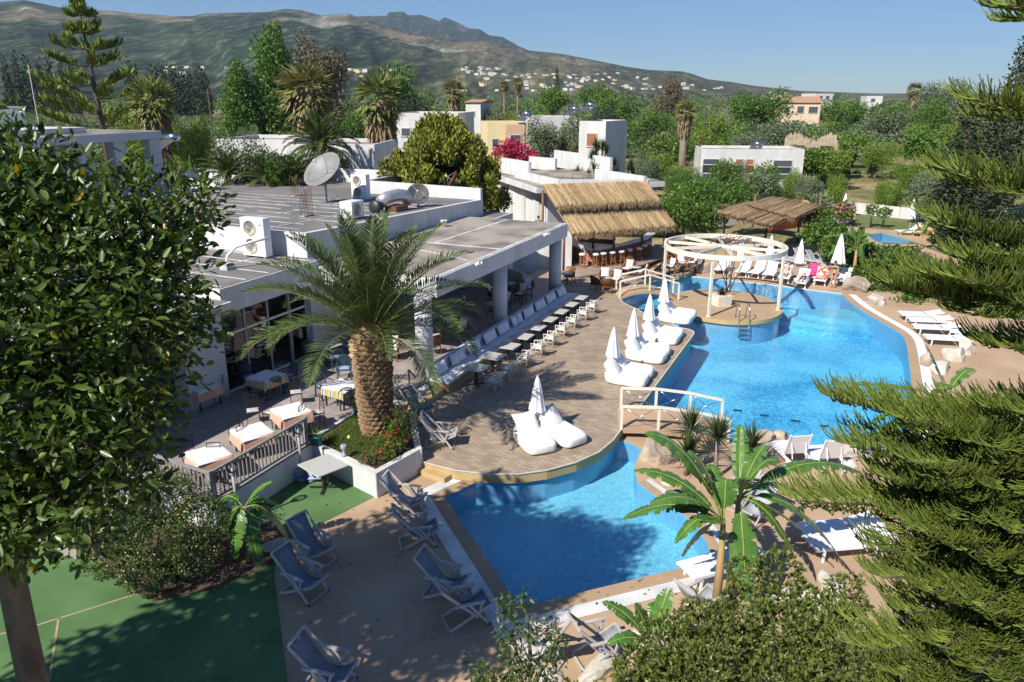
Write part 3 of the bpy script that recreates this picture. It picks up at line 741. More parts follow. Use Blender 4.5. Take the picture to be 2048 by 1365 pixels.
# low block at the far end of the lounge and the curved white wall beside it
rp(wbox(MB(), 15.3, 19.2, -10.0, -4.7, 0, 4.5), 'end_block', M_wall)
rp(wbox(MB(), 15.45, 19.05, -9.85, -4.85, 4.501, 4.515), 'end_block_roof', M_roof2)
b = MB(); arc = [W(12.6 + 2.2 * math.cos(a), -3.6 + 2.4 * math.sin(a)) for a in np.linspace(R(-60), R(60), 16)]
for i in range(15): b.bar((arc[i].x, arc[i].y, TE + .55), (arc[i + 1].x, arc[i + 1].y, TE + .55), .25, 1.1)
tag(b.build('low_curved_wall', M_wall), 'low curved white wall inside the far end of the lounge', 'wall')

# ------------------------------------------------------------------ roof-top things
def ac_unit(name, label, loc, rz, w, d, h, fans, group):
    t = thing(name, label, 'air conditioner', loc, rz, group)
    bo = MB().box((0, 0, h / 2 + .08), (d, w, h)); o = bo.build('casing', M_plastic, t, bevel=.02)
    for s in (-1, 1): MB().box((0, s * (w / 2 - .12), .04), (d * .9, .08, .08)).build('foot', M_greymetal, t)
    for k in range(fans):
        zc = h * (0.5 if fans == 1 else (.27 + .47 * k)) + .08; r = min(w * .36, h * (.4 if fans == 1 else .2))
        Mx = Matrix.Rotation(R(90), 3, 'Y')
        f = MB().lathe([(r, 0), (r, .03), (r - .03, .03), (r - .03, .005), (.001, .005)], 24, (d / 2, -w * .1, zc), rot=Mx).build('fan_guard', pmat('cream_grille', (.62, .56, .42), (.5, .45, .33), 4, .5), t)
        g = MB()
        for a in range(0, 180, 18): g.bar((d / 2 + .02, -w * .1 - r * math.cos(R(a)), zc - r * math.sin(R(a))), (d / 2 + .02, -w * .1 + r * math.cos(R(a)), zc + r * math.sin(R(a))), .012, .012)
        g.build('fan_blade', M_greymetal, f)
    MB().box((d / 2 + .004, w * .36, h * .88), (.006, w * .14, .04)).build('badge', pmat('red_badge', (.6, .08, .04), None, 3, .4), t)
    return t
ac_unit('air_conditioner', 'large white two-fan air conditioner standing on the near roof before the white parapet', W(-.15, -8.0, 5.0), ANG + math.pi, 1.25, .42, 1.62, 2, 'roof air conditioners')
ac_unit('air_conditioner', 'white two-fan air conditioner at the rear parapet beside the big dish', W(14.2, -12.6, 5.5), ANG + math.pi, 1.1, .42, 1.45, 2, 'roof air conditioners')
ac_unit('air_conditioner', 'low white air conditioner between the palm fronds and the duct', W(5.8, -7.3, rz_(5.8)), ANG + math.pi * .5 * 3, 1.0, .7, .8, 1, 'roof air conditioners')
# shared-pipe elbow next to the near unit
t = thing('vent_pipe', 'bent white pipe rising from a square base in front of the air conditioner', 'pipe', W(-2.6, -7.4, 5.01))
MB().box((0, 0, .14), (.38, .38, .28), rz=ANG).build('base', M_seal, t)
MB().tube([(0, 0, .25), (.05, .05, .55), (.35, .25, .85), (.9, .55, 1.0), (1.5, .9, 1.1)], .055, 8).build('pipe', M_plastic, t)
def dish(name, label, loc, r, yaw, tilt, mat, polh):
    t = thing(name, label, 'satellite dish', loc, yaw, 'roof satellite dishes')
    MB().tube([(0, 0, 0), (0, 0, polh)], .055, 8).build('pole', M_greymetal, t)
    Mx = Matrix.Rotation(R(tilt), 3, 'Y')
    prof = [(r * k / 8, .34 * r * (k / 8) ** 2) for k in range(0, 9)]; prof[0] = (.01, 0)
    b = MB(); c = Vector((-.1, 0, polh + .15)); n = 36; vs = []; fs = []
    for (rr, z) in prof:
        for j in range(n): vs.append(Mx @ Vector((rr * math.cos(2 * math.pi * j / n), rr * math.sin(2 * math.pi * j / n), z)) + c)
    k = len(prof)
    for i in range(k - 1):
        for j in range(n): fs.append((i * n + j, i * n + (j + 1) % n, (i + 1) * n + (j + 1) % n, (i + 1) * n + j))
    b.add(vs, fs, True); d_ = b.build('reflector', mat, t); so = d_.modifiers.new('t', 'SOLIDIFY'); so.thickness = .03
    f = Mx @ Vector((0, 0, r * .85)) + c
    for a in (90, 210, 330): 
        e = Mx @ Vector((r * math.cos(R(a)), r * math.sin(R(a)), .34 * r)) + c; MB().tube([e, f], .015, 5).build('strut', M_greymetal, t)
    MB().tube([f, f + (Mx @ Vector((0, 0, .16)))], .05, 8).build('receiver', M_plastic, t)
    MB().tube([(0, 0, polh * .6), Mx @ Vector((r * .5, 0, .05)) + c], .02, 5).build('brace', M_greymetal, t)
    return t
M_dish = pmat('grey_dish', (0.25, 0.25, 0.245), (0.20, 0.197, 0.19), 1.2, 0.5)
dish('satellite_dish', 'large pale satellite dish on a pole in the middle of the restaurant roof', W(11.2, -12.9, 5.6), 1.22, R(236), 46, M_dish, 1.55)
dish('satellite_dish', 'small dark satellite dish before the white parapet by the duct', W(12.2, -7.4, 5.55), .62, ANG - R(150), 62, pmat('dark_dish', (.07, .065, .065), (.1, .09, .09), 3, .6), .55)
dish('satellite_dish', 'dark red satellite dish behind the parapet under the big bushy conifer', W(20.5, -9.6, 5.5), .65, ANG + R(120), 60, pmat('red_dish', (.12, .03, .02), (.16, .04, .03), 3, .6), .5)
def rebar(loc, n, h, label):
    t = thing('rebar_bundle', label, 'rebar', loc, ANG, 'bare reinforcement bars on the roofs')
    MB().box((0, 0, .03), (.75, .35, .06)).build('base', pmat('broken_concrete', (.45, .33, .24), (.36, .27, .2), 4, .9), t)
    for k in range(n):
        x = (k % (n // 2)) / (n // 2 - 1) * .66 - .33; y = -.13 if k < n // 2 else .13
        j = random.uniform
        MB().tube([(x, y, .03), (x + j(-.05, .05), y + j(-.05, .05), h * j(.8, 1.1))], .012, 5).build('bar', M_rust, t)
rebar(W(5.6, -9.9, rz_(5.6)), 14, 1.35, 'tall bundle of bare rusty bars standing behind the palm crown')
rebar(W(13.5, -17.0, rz_(13.5)), 8, 1.3, 'thin row of rusty bars at the rear parapet beside the ficus')
t = thing('ventilation_duct', 'silver bent ventilation duct on the roof beside the small dark dish', 'duct', W(9.8, -7.3, rz_(9.8)), ANG)
b = MB(); pth = [(-.9, .4, .55), (-.3, .3, .75), (.4, .1, .8), (.95, 0, .7), (1.15, -.05, .3)]
b.tube(pth, .32, 12); b.build('duct', pmat('galvanised', (.55, .56, .57), (.45, .46, .47), 4, .35, metal=.6), t)
MB().lathe([(.34, 0), (.34, .4), (.3, .44)], 16, (-1.05, .45, .3), rot=Matrix.Rotation(R(-80), 3, 'Y')).build('fan_housing', M_black, t)
MB().box((0, 0, .15), (1.2, .7, .3)).build('stand', M_wood, t)
t = thing('bucket', 'white plastic bucket left on the lounge roof', 'bucket', W(11.3, -5.3, 4.76))
MB().lathe([(.14, 0), (.18, .32), (.2, .34), (.2, .36), (.17, .36), (.12, .03), (.01, .03)], 18).build('pail', M_plastic, t)
MB().tube([(.19 * math.cos(a), .05, .34 + .16 * math.sin(a)) for a in np.linspace(0, math.pi, 9)], .006, 5).build('handle', M_greymetal, t)
for k, (u, lab) in enumerate([(3.7, 'white twin spotlight on the lounge fascia, the one closer to the palm'), (11.6, 'white twin spotlight on the lounge fascia, the one closer to the bar')]):
    t = thing('spotlight', lab, 'spotlight', W(u, .45, 4.68), ANG, 'fascia spotlights')
    MB().box((0, -.03, 0), (.2, .08, .12)).build('bracket', M_plastic, t)
    for s in (-1, 1): MB().lathe([(.05, 0), (.09, .16), (.08, .17), (.01, .1)], 12, (s * .13, -.1, .02), rot=Matrix.Rotation(R(75 + 10 * s), 3, 'X')).build('lamp_head', M_plastic, t)
b = MB(); b.tube([W(3.8, .1, 4.78), W(4.6, -1.8, 4.775), W(5.2, -3.6, 4.775), W(6.2, -5.6, 4.78), W(6.3, -6.0, 5.2), W(6.4, -6.2, 5.9)], .018, 5)
tag(b.build('cable', M_seal), 'thin pale cable lying across the lounge roof', 'cable')
b = MB(); b.tube([W(11.3, -12.8, 5.66), W(11.2, -10.8, 5.68), W(13.2, -9.6, 5.62), W(15.6, -9.8, 5.6)], .025, 5)
tag(b.build('cable', M_seal), 'white cable looping over the roof at the foot of the big dish', 'cable')

# ------------------------------------------------------------------ annex behind the bar
an = thing('annex_building', 'white flat-roofed annex with deep overhang behind the thatched bar', 'building', G(1150, 400, 0))
AO = Vector(an.location)
def ap(b, name, mat):
    o = b.build(name, mat, an); o.matrix_parent_inverse = Matrix.Translation(-AO); return o
sa, sb = G(1073, 377, 4.5), G(1330, 364, 4.5)
sl = [sa, sb, sb + Vector((-3.5, 13, 0)), sa + Vector((-4.6, 13.5, 0))]
ap(MB().prism([(p.x, p.y) for p in sl], 4.1, 4.49), 'overhang_slab', M_wall)
ap(MB().prism([(p.x * .97 + .3, p.y + .25) for p in sl], 4.491, 4.51), 'overhang_roof', M_roof2)
pa = [G(1120, 360, 5.15), G(1296, 359, 5.15), G(1296, 359, 5.15) + Vector((-2.8, 9, 0)), G(1032, 341, 5.15)]
for i, (i0, i1) in enumerate([(0, 1), (3, 0), (1, 2)]):
    p, q = pa[i0], pa[i1]; ap(MB().bar((p.x, p.y, 4.83), (q.x, q.y, 4.83), .28, .66), 'parapet', M_wall)
for (a, c, zt) in [((1005, 335), (1060, 345), 5.9), ((1110, 322), (1222, 340), 6.1), ((1060, 325), (1112, 330), 5.6), ((1192, 350), (1290, 366), 5.5)]:
    p, q = G(*a, 5.0), G(*c, 5.0); ap(MB().bar((p.x, p.y, (zt + 4.4) / 2), (q.x, q.y, (zt + 4.4) / 2), .28, zt - 4.4), 'parapet', M_wall)
ins = [sa + Vector((.9, 1.6, 0)), sb + Vector((-2.2, 1.8, 0)), sl[2] + Vector((-1, -1, 0)), sl[3] + Vector((.9, -1, 0))]
for (i0, i1) in [(0, 1), (3, 0), (1, 2)]:
    p, q = ins[i0], ins[i1]; ap(MB().bar((p.x, p.y, 2.05), (q.x, q.y, 2.05), .25, 4.1), 'wall', M_wall)
for k in range(3):
    p = ins[0].lerp(ins[3], .12 + .25 * k); n_ = (ins[3] - ins[0]).normalized()
    b = MB().box((p.x - .18, p.y - .05, 1.6), (.3, 1.1, 3.2), rz=math.atan2(n_.y, n_.x) + R(90)); ap(b, 'buttress', M_wall)
for k in range(16):
    p = pa[0].lerp(pa[2], .25 + .05 * k) + Vector((random.uniform(-2.5, 2.5), random.uniform(-1, 1), 0))
    ap(MB().tube([(p.x, p.y, 4.5), (p.x + random.uniform(-.05, .05), p.y, 5.2 + random.uniform(0, .3))], .015, 4), 'rebar', M_rust)

# ------------------------------------------------------------------ thatched bar
def strawmat(name, c1, c2):
    m, t = new_mat(name); MATS[name] = m
    out = N(t, 'ShaderNodeOutputMaterial'); b = N(t, 'ShaderNodeBsdfPrincipled'); b.inputs['Roughness'].default_value = 0.9; b.inputs['Specular IOR Level'].default_value = .1
    ge = N(t, 'ShaderNodeNewGeometry'); ob = N(t, 'ShaderNodeObjectInfo'); tc = N(t, 'ShaderNodeTexCoord')
    mp = N(t, 'ShaderNodeMapping'); mp.inputs['Scale'].default_value = (1.5, 30, 30); t.links.new(tc.outputs['Object'], mp.inputs[0])
    nz = N(t, 'ShaderNodeTexNoise'); nz.inputs['Scale'].default_value = 1.0; nz.inputs['Detail'].default_value = 5; t.links.new(mp.outputs[0], nz.inputs['Vector'])
    ad = N(t, 'ShaderNodeMath', operation='ADD'); t.links.new(nz.outputs[0], ad.inputs[0])
    mu = N(t, 'ShaderNodeMath', operation='MULTIPLY_ADD'); mu.inputs[1].default_value = .35; mu.inputs[2].default_value = -.17
    t.links.new(ob.outputs['Random'], mu.inputs[0]); t.links.new(mu.outputs[0], ad.inputs[1])
    m2 = N(t, 'ShaderNodeMath', operation='MULTIPLY_ADD'); m2.inputs[1].default_value = .25; m2.inputs[2].default_value = -.12
    t.links.new(ge.outputs['Random Per Island'], m2.inputs[0]); a2 = N(t, 'ShaderNodeMath', operation='ADD'); t.links.new(ad.outputs[0], a2.inputs[0]); t.links.new(m2.outputs[0], a2.inputs[1])
    rp_ = N(t, 'ShaderNodeValToRGB'); rp_.color_ramp.elements[0].position = .3; rp_.color_ramp.elements[1].position = .72
    rp_.color_ramp.elements[0].color = rgba(c1); rp_.color_ramp.elements[1].color = rgba(c2)
    t.links.new(a2.outputs[0], rp_.inputs[0]); t.links.new(rp_.outputs[0], b.inputs['Base Color'])
    bp = N(t, 'ShaderNodeBump'); bp.inputs['Strength'].default_value = .8; bp.inputs['Distance'].default_value = .03
    t.links.new(nz.outputs[0], bp.inputs['Height']); t.links.new(bp.outputs[0], b.inputs['Normal'])
    t.links.new(b.outputs[0], out.inputs[0]); return m
M_straw = strawmat('straw', (0.20, 0.125, 0.06), (0.50, 0.37, 0.21))
M_straw2 = strawmat('old_straw', (0.20, 0.125, 0.065), (0.44, 0.32, 0.19))
def thatch_tier(parent, name, a, b_, c, d, nb, mat, thick=.16, seed=1):
    """a..b lower eave, d..c upper edge; bundles run from the upper edge to the eave"""
    rnd = random.Random(seed); base = None
    up = (b_ - a).cross(d - a).normalized()
    if up.z < 0: up = -up
    q = MB(); off = up * -.10
    q.add([a + off, b_ + off, c + off, d + off, a + off * 2.2, b_ + off * 2.2, c + off * 2.2, d + off * 2.2], [(0, 1, 2, 3), (7, 6, 5, 4), (0, 4, 5, 1), (1, 5, 6, 2), (2, 6, 7, 3), (3, 7, 4, 0)])
    base = q.build(name, mat, parent); base.matrix_parent_inverse = Matrix.Translation(-Vector(parent.location))
    L = ((d - a).length + (c - b_).length) / 2
    protos = []
    for k in range(4):
        m = MB(); n = 7; pts = []; rs = []
        for i in range(8):
            t = i / 7; pts.append((t * 1.0, .03 * math.sin(t * 5 + k), .015 * math.sin(t * 9 + k * 2))); rs.append(thick * (.55 + .5 * t ** 1.5 + rnd.uniform(-.06, .06)) / 1.0)
        vs = []
        m.tube(pts, rs, n)
        # ragged ends of straw
        for e in range(16):
            an = rnd.uniform(0, 6.28); r0 = thick * rnd.uniform(.2, 1); y, z = r0 * math.cos(an), r0 * math.sin(an); l = rnd.uniform(.01, .085)
            m.add([(.93, y - .018, z), (.93, y + .018, z), (1 + l, y + rnd.uniform(-.05, .05), z - .03 * rnd.random())], [(0, 1, 2)])
        protos.append(m.mesh('reed_bundle'))
        protos[-1].materials.append(mat)
    for i in range(nb):
        t = (i + .5) / nb
        p0 = d.lerp(c, t) + up * rnd.uniform(-.02, .05); p1 = a.lerp(b_, t + rnd.uniform(-.3, .3) / nb)
        x = p1 - p0; ln = x.length; x.normalize(); y = up.cross(x).normalized(); z = x.cross(y)
        o = bpy.data.objects.new('reed_bundle', protos[rnd.randrange(4)]); COL.objects.link(o); o.parent = base
        Mx = Matrix((x * ln * rnd.uniform(.99, 1.035), y, z)).transposed().to_4x4(); Mx.translation = p0
        o.matrix_parent_inverse = Matrix.Identity(4); o.matrix_basis = Mx
    # loose straw over the tier
    m = MB()
    for i in range(nb * 26):
        t, s = rnd.random(), rnd.random() ** .8
        p = d.lerp(c, t).lerp(a.lerp(b_, t), s) + up * rnd.uniform(.08, .17); dr = ((a - d).normalized() + (b_ - a).normalized() * rnd.uniform(-.25, .25) + up * rnd.uniform(-.05, .12)) * rnd.uniform(.3, .7)
        w = (b_ - a).normalized() * .012; m.add([p - w, p + w, p + dr], [(0, 1, 2)])
    for i in range(nb * 10):
        t = rnd.random(); p = a.lerp(b_, t) + up * rnd.uniform(-.18, .12); dr = (a - d).normalized() * rnd.uniform(.1, .3) + Vector((0, 0, -rnd.uniform(.1, .35))); w = (b_ - a).normalized() * .02
        m.add([p - w, p + w, p + dr], [(0, 1, 2)])
    o = m.build('loose_straw', mat, base); o['kind'] = 'stuff'
    return base
bar = thing('thatched_bar', 'long two-tier thatched straw roof over the pool bar', 'bar', G(1200, 500, DE))
E1, E2 = G(1148, 468, 2.95), G(1350, 452, 2.95)
T1, T2 = G(1086, 374, 5.7), G(1290, 367, 5.7)
m1, m2 = T1.lerp(E1, .50), T2.lerp(E2, .50)
thatch_tier(bar, 'lower_thatch', E1, E2, m2 + Vector((0, .6, .05)), m1 + Vector((0, .6, .05)), 46, M_straw, seed=3)
thatch_tier(bar, 'upper_thatch', m1 + Vector((-.1, -.3, .30)), m2 + Vector((-.05, -.3, .30)), T2 + Vector((0, 0, .12)), T1 + Vector((0, 0, .12)), 46, M_straw, seed=5)
BO = Vector(bar.location)
def bp_(b, name, mat, parent=None):
    o = b.build(name, mat, parent or bar); o.matrix_parent_inverse = Matrix.Translation(-BO) if parent is None else Matrix.Identity(4); return o
zf = DE + .12
cpts = [G(x, y, zf) for x, y in [(1120, 512), (1140, 518), (1160, 525), (1172, 529), (1184, 530), (1215, 525), (1250, 517), (1285, 506), (1300, 494)]]
cp = [Vector((p.x, p.y, 0)) for p in cpts]
M_brick = pmat('terracotta_brick', (0.42, 0.15, 0.085), (0.34, 0.115, 0.065), 6, .85)
M_mortar = pmat('pale_mortar', (0.50, 0.40, 0.33), None, 6, .9)
# counter body, bricks set proud of the mortar
b = MB()
for i in range(len(cp) - 1): b.bar(cp[i] + Vector((0, 0, zf + .5)), cp[i + 1] + Vector((0, 0, zf + .5)), .24, 1.0)
counter = bp_(b, 'counter', M_mortar)
bm_ = MB().box((0, 0, 0), (.36, .26, .145)); brick_me = bm_.mesh('brick'); brick_me.materials.append(M_brick)
Ls = [0]; 
for i in range(len(cp) - 1): Ls.append(Ls[-1] + (cp[i + 1] - cp[i]).length)
def along(s):
    for i in range(len(cp) - 1):
        if s <= Ls[i + 1] or i == len(cp) - 2:
            t = (s - Ls[i]) / (Ls[i + 1] - Ls[i]); d = cp[i + 1] - cp[i]; return cp[i] + d * t, math.atan2(d.y, d.x)
for row in range(6):
    n = int(Ls[-1] / .39)
    for k in range(n):
        p, an_ = along((k + .5 + .5 * (row % 2)) * .39 if (k + .5 + .5 * (row % 2)) * .39 < Ls[-1] else Ls[-1])
        o = bpy.data.objects.new('brick', brick_me); COL.objects.link(o); o.parent = counter
        o.location = (p.x, p.y, zf + .1 + row * .158); o.rotation_euler = (0, 0, an_)
b = MB()
for i in range(len(cp) - 1): b.bar(cp[i] + Vector((.1, .1, zf + 1.06)), cp[i + 1] + Vector((.1, .1, zf + 1.06)), .62, .07)
bp_(b, 'counter_top', pmat('pale_marble', (.66, .64, .6), (.55, .53, .5), 3, .25))
b = MB()
for i in range(len(cp) - 1): b.bar(cp[i] + Vector((0, -.14, zf + .02)), cp[i + 1] + Vector((0, -.14, zf + .02)), .12, .05)
bp_(b, 'foot_rail', M_seal)
for p in (E1.lerp(T1, .3), E2.lerp(T2, .3), E1.lerp(E2, .5).lerp(T1.lerp(T2, .5), .35), T1, T2, T1.lerp(T2, .5)):
    bp_(MB().tube([(p.x, p.y, DE), (p.x, p.y, p.z - .25)], .09, 10), 'post', M_wood)
p, q = cp[0] + Vector((1.2, 3.8, 0)), cp[6] + Vector((-.3, 3.6, 0))
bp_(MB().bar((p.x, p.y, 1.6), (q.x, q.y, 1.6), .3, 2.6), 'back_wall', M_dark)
bp_(MB().bar((p.x + .2, p.y - .5, 1.3), (q.x, q.y - .5, 1.3), .35, .06), 'bottle_shelf', M_wood)
p = G(1184, 466, 2.3); MB().box((0, 0, 0), (.3, .03, .42)).build('price_sign', M_plastic, bar).location = Vector((5.1, 52.4, 2.35)) - BO
brick_pier = bp_(MB().box((2.9, 54.6, 1.6), (1.2, .5, 2.6), rz=R(20)), 'brick_pier', M_brick)

# ------------------------------------------------------------------ small thatched shelter
sh = thing('thatched_shelter', 'low brown thatched shelter with yellow wall beyond the round pergola', 'shelter', G(1540, 480, 0)); SO = Vector(sh.location)
h1 = [G(1434, 424, 2.9), G(1545, 452, 2.8), G(1600, 424, 3.2), G(1490, 404, 3.2)]
h2 = [G(1500, 424, 3.15), G(1560, 441, 3.1), G(1643, 411, 3.35), G(1560, 393, 3.45)]
thatch_tier(sh, 'near_thatch', h1[0], h1[1], h1[2], h1[3], 22, M_straw2, thick=.13, seed=8)
thatch_tier(sh, 'far_thatch', G(1496, 410, 3.3), G(1590, 436, 3.2), G(1643, 412, 3.5), G(1545, 394, 3.5), 22, M_straw2, thick=.13, seed=9)
def sp_(b, name, mat): o = b.build(name, mat, sh); o.matrix_parent_inverse = Matrix.Translation(-SO); return o
for (x, y, zt) in [(1447, 470, 2.8), (1530, 482, 2.8), (1594, 485, 3.1), (1634, 460, 3.3), (1505, 455, 3.1)]:
    p = G(x, y, 0.0); sp_(MB().tube([(p.x, p.y, 0), (p.x, p.y, zt - .1)], .09, 8), 'post', M_wood)
M_yel = pmat('yellow_wall', (.66, .44, .12), (.58, .38, .1), 1.5, .8)
p, q = G(1634, 470, 0), G(1600, 452, 0); sp_(MB().bar((p.x, p.y, 1.2), (q.x, q.y, 1.2), .15, 2.4), 'wall', M_yel)
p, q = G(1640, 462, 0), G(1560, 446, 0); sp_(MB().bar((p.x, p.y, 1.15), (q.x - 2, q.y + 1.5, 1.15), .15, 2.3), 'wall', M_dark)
p, q = G(1545, 470, 0), G(1600, 462, 0); sp_(MB().bar((p.x, p.y + 1, 1.2), (q.x, q.y + 1, 1.2), .15, 2.2), 'red_brown_panel', pmat('red_brown_panel', (.16, .035, .015), None, 2, .6))
p, q = G(1440, 462, 0), G(1520, 452, 0); sp_(MB().bar((p.x, p.y + 2, 1.0), (q.x, q.y + 2, 1.0), .2, 2.0), 'back_wall', M_wall)

# ------------------------------------------------------------------ island with round pergola, bridges, ladder
ic = Vector((12.15, 42.5, 0)); IR = 3.15
ring = [(ic.x + IR * math.cos(a) * 1.0, ic.y + IR * math.sin(a) * 1.12) for a in np.linspace(0, 2 * math.pi, 49)[:-1]]
isl = struct(MB().prism(ring, -.02, 0.2).build('pool_island', M_yellow))
struct(MB().prism([((x - ic.x) * .96 + ic.x, (y - ic.y) * .96 + ic.y) for x, y in ring], -1.14, -.02).build('island_wall', M_tilewall, isl))
struct(sheet('island_paving', [((x - ic.x) * .95 + ic.x, (y - ic.y) * .95 + ic.y) for x, y in ring], .206, M_coping, parent=isl))
pg = thing('round_pergola', 'round white metal pergola with spoked ring on the pool island', 'pergola', (ic.x, ic.y, .2))
PR = 3.3; zt = 3.12
rc = Vector((.05, 1.1, 0))
def rpt(a, r=PR): return Vector((rc.x + r * math.cos(a) * 1.02, rc.y + r * math.sin(a) * 1.05, zt))
b = MB(); n = 48
vs = []; fs = []
for j in range(n):
    a = 2 * math.pi * j / n
    for (dr, dz) in ((-.07, -.13), (.07, -.13), (.07, .13), (-.07, .13)):
        p = rpt(a, PR + dr); vs.append((p.x, p.y, p.z + dz))
for j in range(n):
    for k in range(4):
        fs.append((j * 4 + k, ((j + 1) % n) * 4 + k, ((j + 1) % n) * 4 + (k + 1) % 4, j * 4 + (k + 1) % 4))
b.add(vs, fs); b.build('ring', M_cream, pg)
for k in range(10):
    a = 2 * math.pi * (k + .3) / 10
    MB().bar(rc + Vector((0, 0, zt)) + (rpt(a) - rc - Vector((0, 0, zt))) * .1, rpt(a, PR - .05), .07, .16).build('spoke', M_cream, pg)
MB().lathe([(.35, zt - .09), (.35, zt + .09)], 20, (rc.x, rc.y, 0)).build('hub', M_cream, pg)
for (x, y) in [(1417, 634), (1556, 621), (1327, 573), (1458, 581)]:
    p = G(x, y, .2) - Vector((ic.x, ic.y, .2)); MB().box((p.x, p.y, zt / 2 - .06), (.13, .13, zt - .12), rz=R(20)).build('post', M_cream, pg)
    MB().box((p.x, p.y, .02), (.24, .24, .03), rz=R(20)).build('foot_plate', M_cream, pg)
def bridge(name, label, pl, qr, width, rise, posts, zl, zr, railh, xr=True):
    """arched footbridge from pl to qr (centre line)"""
    t = thing(name, label, 'footbridge', (pl.x, pl.y, 0))
    d = Vector((qr.x - pl.x, qr.y - pl.y, 0)); L = d.length; x = d / L; y = Vector((-x.y, x.x, 0))
    def cz(s): return zl + (zr - zl) * s + rise * 4 * s * (1 - s)
    n = 18; b = MB(); vs = []; fs = []
    for i in range(n + 1):
        s = i / n; c = x * L * s
        for (w, dz) in ((-width / 2, 0), (width / 2, 0), (width / 2, -.16), (-width / 2, -.16)): vs.append((c.x + y.x * w, c.y + y.y * w, cz(s) + dz))
    for i in range(n):
        for k in range(4): fs.append((i * 4 + k, (i + 1) * 4 + k, (i + 1) * 4 + (k + 1) % 4, i * 4 + (k + 1) % 4))
    fs += [(0, 1, 2, 3), (n * 4 + 3, n * 4 + 2, n * 4 + 1, n * 4)]
    b.add(vs, fs); b.build('walkway', M_beige if rise > .3 else M_beige, t)
    for side in (-1, 1):
        pr = []
        for s in posts:
            c = x * L * s + y * side * (width / 2 - .06); z = cz(s)
            MB().bar((c.x, c.y, z - .05), (c.x, c.y, z + railh), .09).build('post', M_cream, t); pr.append(Vector((c.x, c.y, z + railh)))
        b = MB()
        for i in range(len(pr) - 1): b.bar(pr[i], pr[i + 1], .13, .07)
        b.build('handrail', M_cream, t)
        for i in range(len(pr) - 1):
            lo0, lo1 = pr[i] - Vector((0, 0, railh - .1)), pr[i + 1] - Vector((0, 0, railh - .1))
            MB().tube([pr[i], lo1], .012, 5).build('wire', M_steel, t); MB().tube([lo0, pr[i + 1]], .012, 5).build('wire', M_steel, t)
    return t
bl, br_ = G(1256, 842, DE), G(1458, 872, .05)
bridge('arched_footbridge', 'cream railed footbridge between the deck corner and the yuccas', bl + Vector((-.35, .2, 0)), br_ + Vector((0, .35, 0)), 1.9, .16, [0.03, .36, .68, .98], DE, .05, .84)
bl, br_ = G(1240, 590, DE), G(1345, 597, .2)
bridge('arched_footbridge', 'small arched footbridge leading from the bar side to the pergola island', bl + Vector((-.2, 0, 0)), br_ + Vector((.3, .3, 0)), 1.6, .5, [0.02, .5, .98], DE, .2, .95)
t = thing('pool_ladder', 'curved steel pool ladder at the front of the island', 'ladder', G(1487, 641, .2))
for s in (-.27, .27):
    pts = [(s, .55, 0), (s, .5, .5), (s, .38, .78), (s, .2, .86), (s, .02, .78), (s, -.12, .5), (s, -.18, 0), (s, -.2, -.9)]
    MB().tube(pts, .03, 8).build('rail', M_steel, t)
for z in (-.35, -.6, -.85): MB().box((0, -.2, z), (.52, .1, .03)).build('step', M_steel, t)
# ------------------------------------------------------------------ furniture materials
M_cane = pmat('white_cane', (.72, .68, .58), (.62, .58, .48), 8, .6)
M_wicker = pmat('brown_wicker', (.17, .075, .03), (.10, .042, .018), 30, .6, bump=.4, bscale=60)
M_rattan = pmat('honey_rattan', (.32, .14, .055), (.24, .1, .04), 12, .5)
M_cushion = pmat('white_cushion', (.80, .80, .80), (.74, .745, .76), 2.5, .85, bump=.25, bscale=9)
M_bag = pmat('white_vinyl', (.82, .82, .82), (.78, .78, .79), 2.0, .45, bump=.35, bscale=5)
M_tabletop = pmat('grey_laminate', (.52, .52, .49), (.46, .46, .43), 8, .35)
M_teal = pmat('dark_teal_plastic', (.045, .085, .105), (.035, .07, .09), 4, .4)
M_seatpad = pmat('lilac_seat_pad', (.36, .40, .62), (.30, .34, .55), 5, .9)
M_clothw = pmat('white_tablecloth', (.80, .80, .80), (.75, .75, .76), 3, .85)
M_peach = pmat('peach_tablecloth', (.70, .42, .30), (.62, .35, .25), 3, .9)
M_deckwood = pmat('weathered_white_wood', (.52, .48, .45), (.42, .385, .36), 8, .7)
M_sling = pmat('blue_grey_sling', (.22, .26, .31), (.18, .215, .26), 20, .8)
M_slingl = pmat('pale_grey_sling', (.40, .42, .45), (.35, .37, .40), 20, .8)
M_greypl = pmat('grey_plastic', (.50, .53, .56), (.44, .47, .5), 3, .45)
M_parasol = pmat('white_parasol_cloth', (.80, .80, .79), (.74, .74, .74), 3, .85, bump=.1)
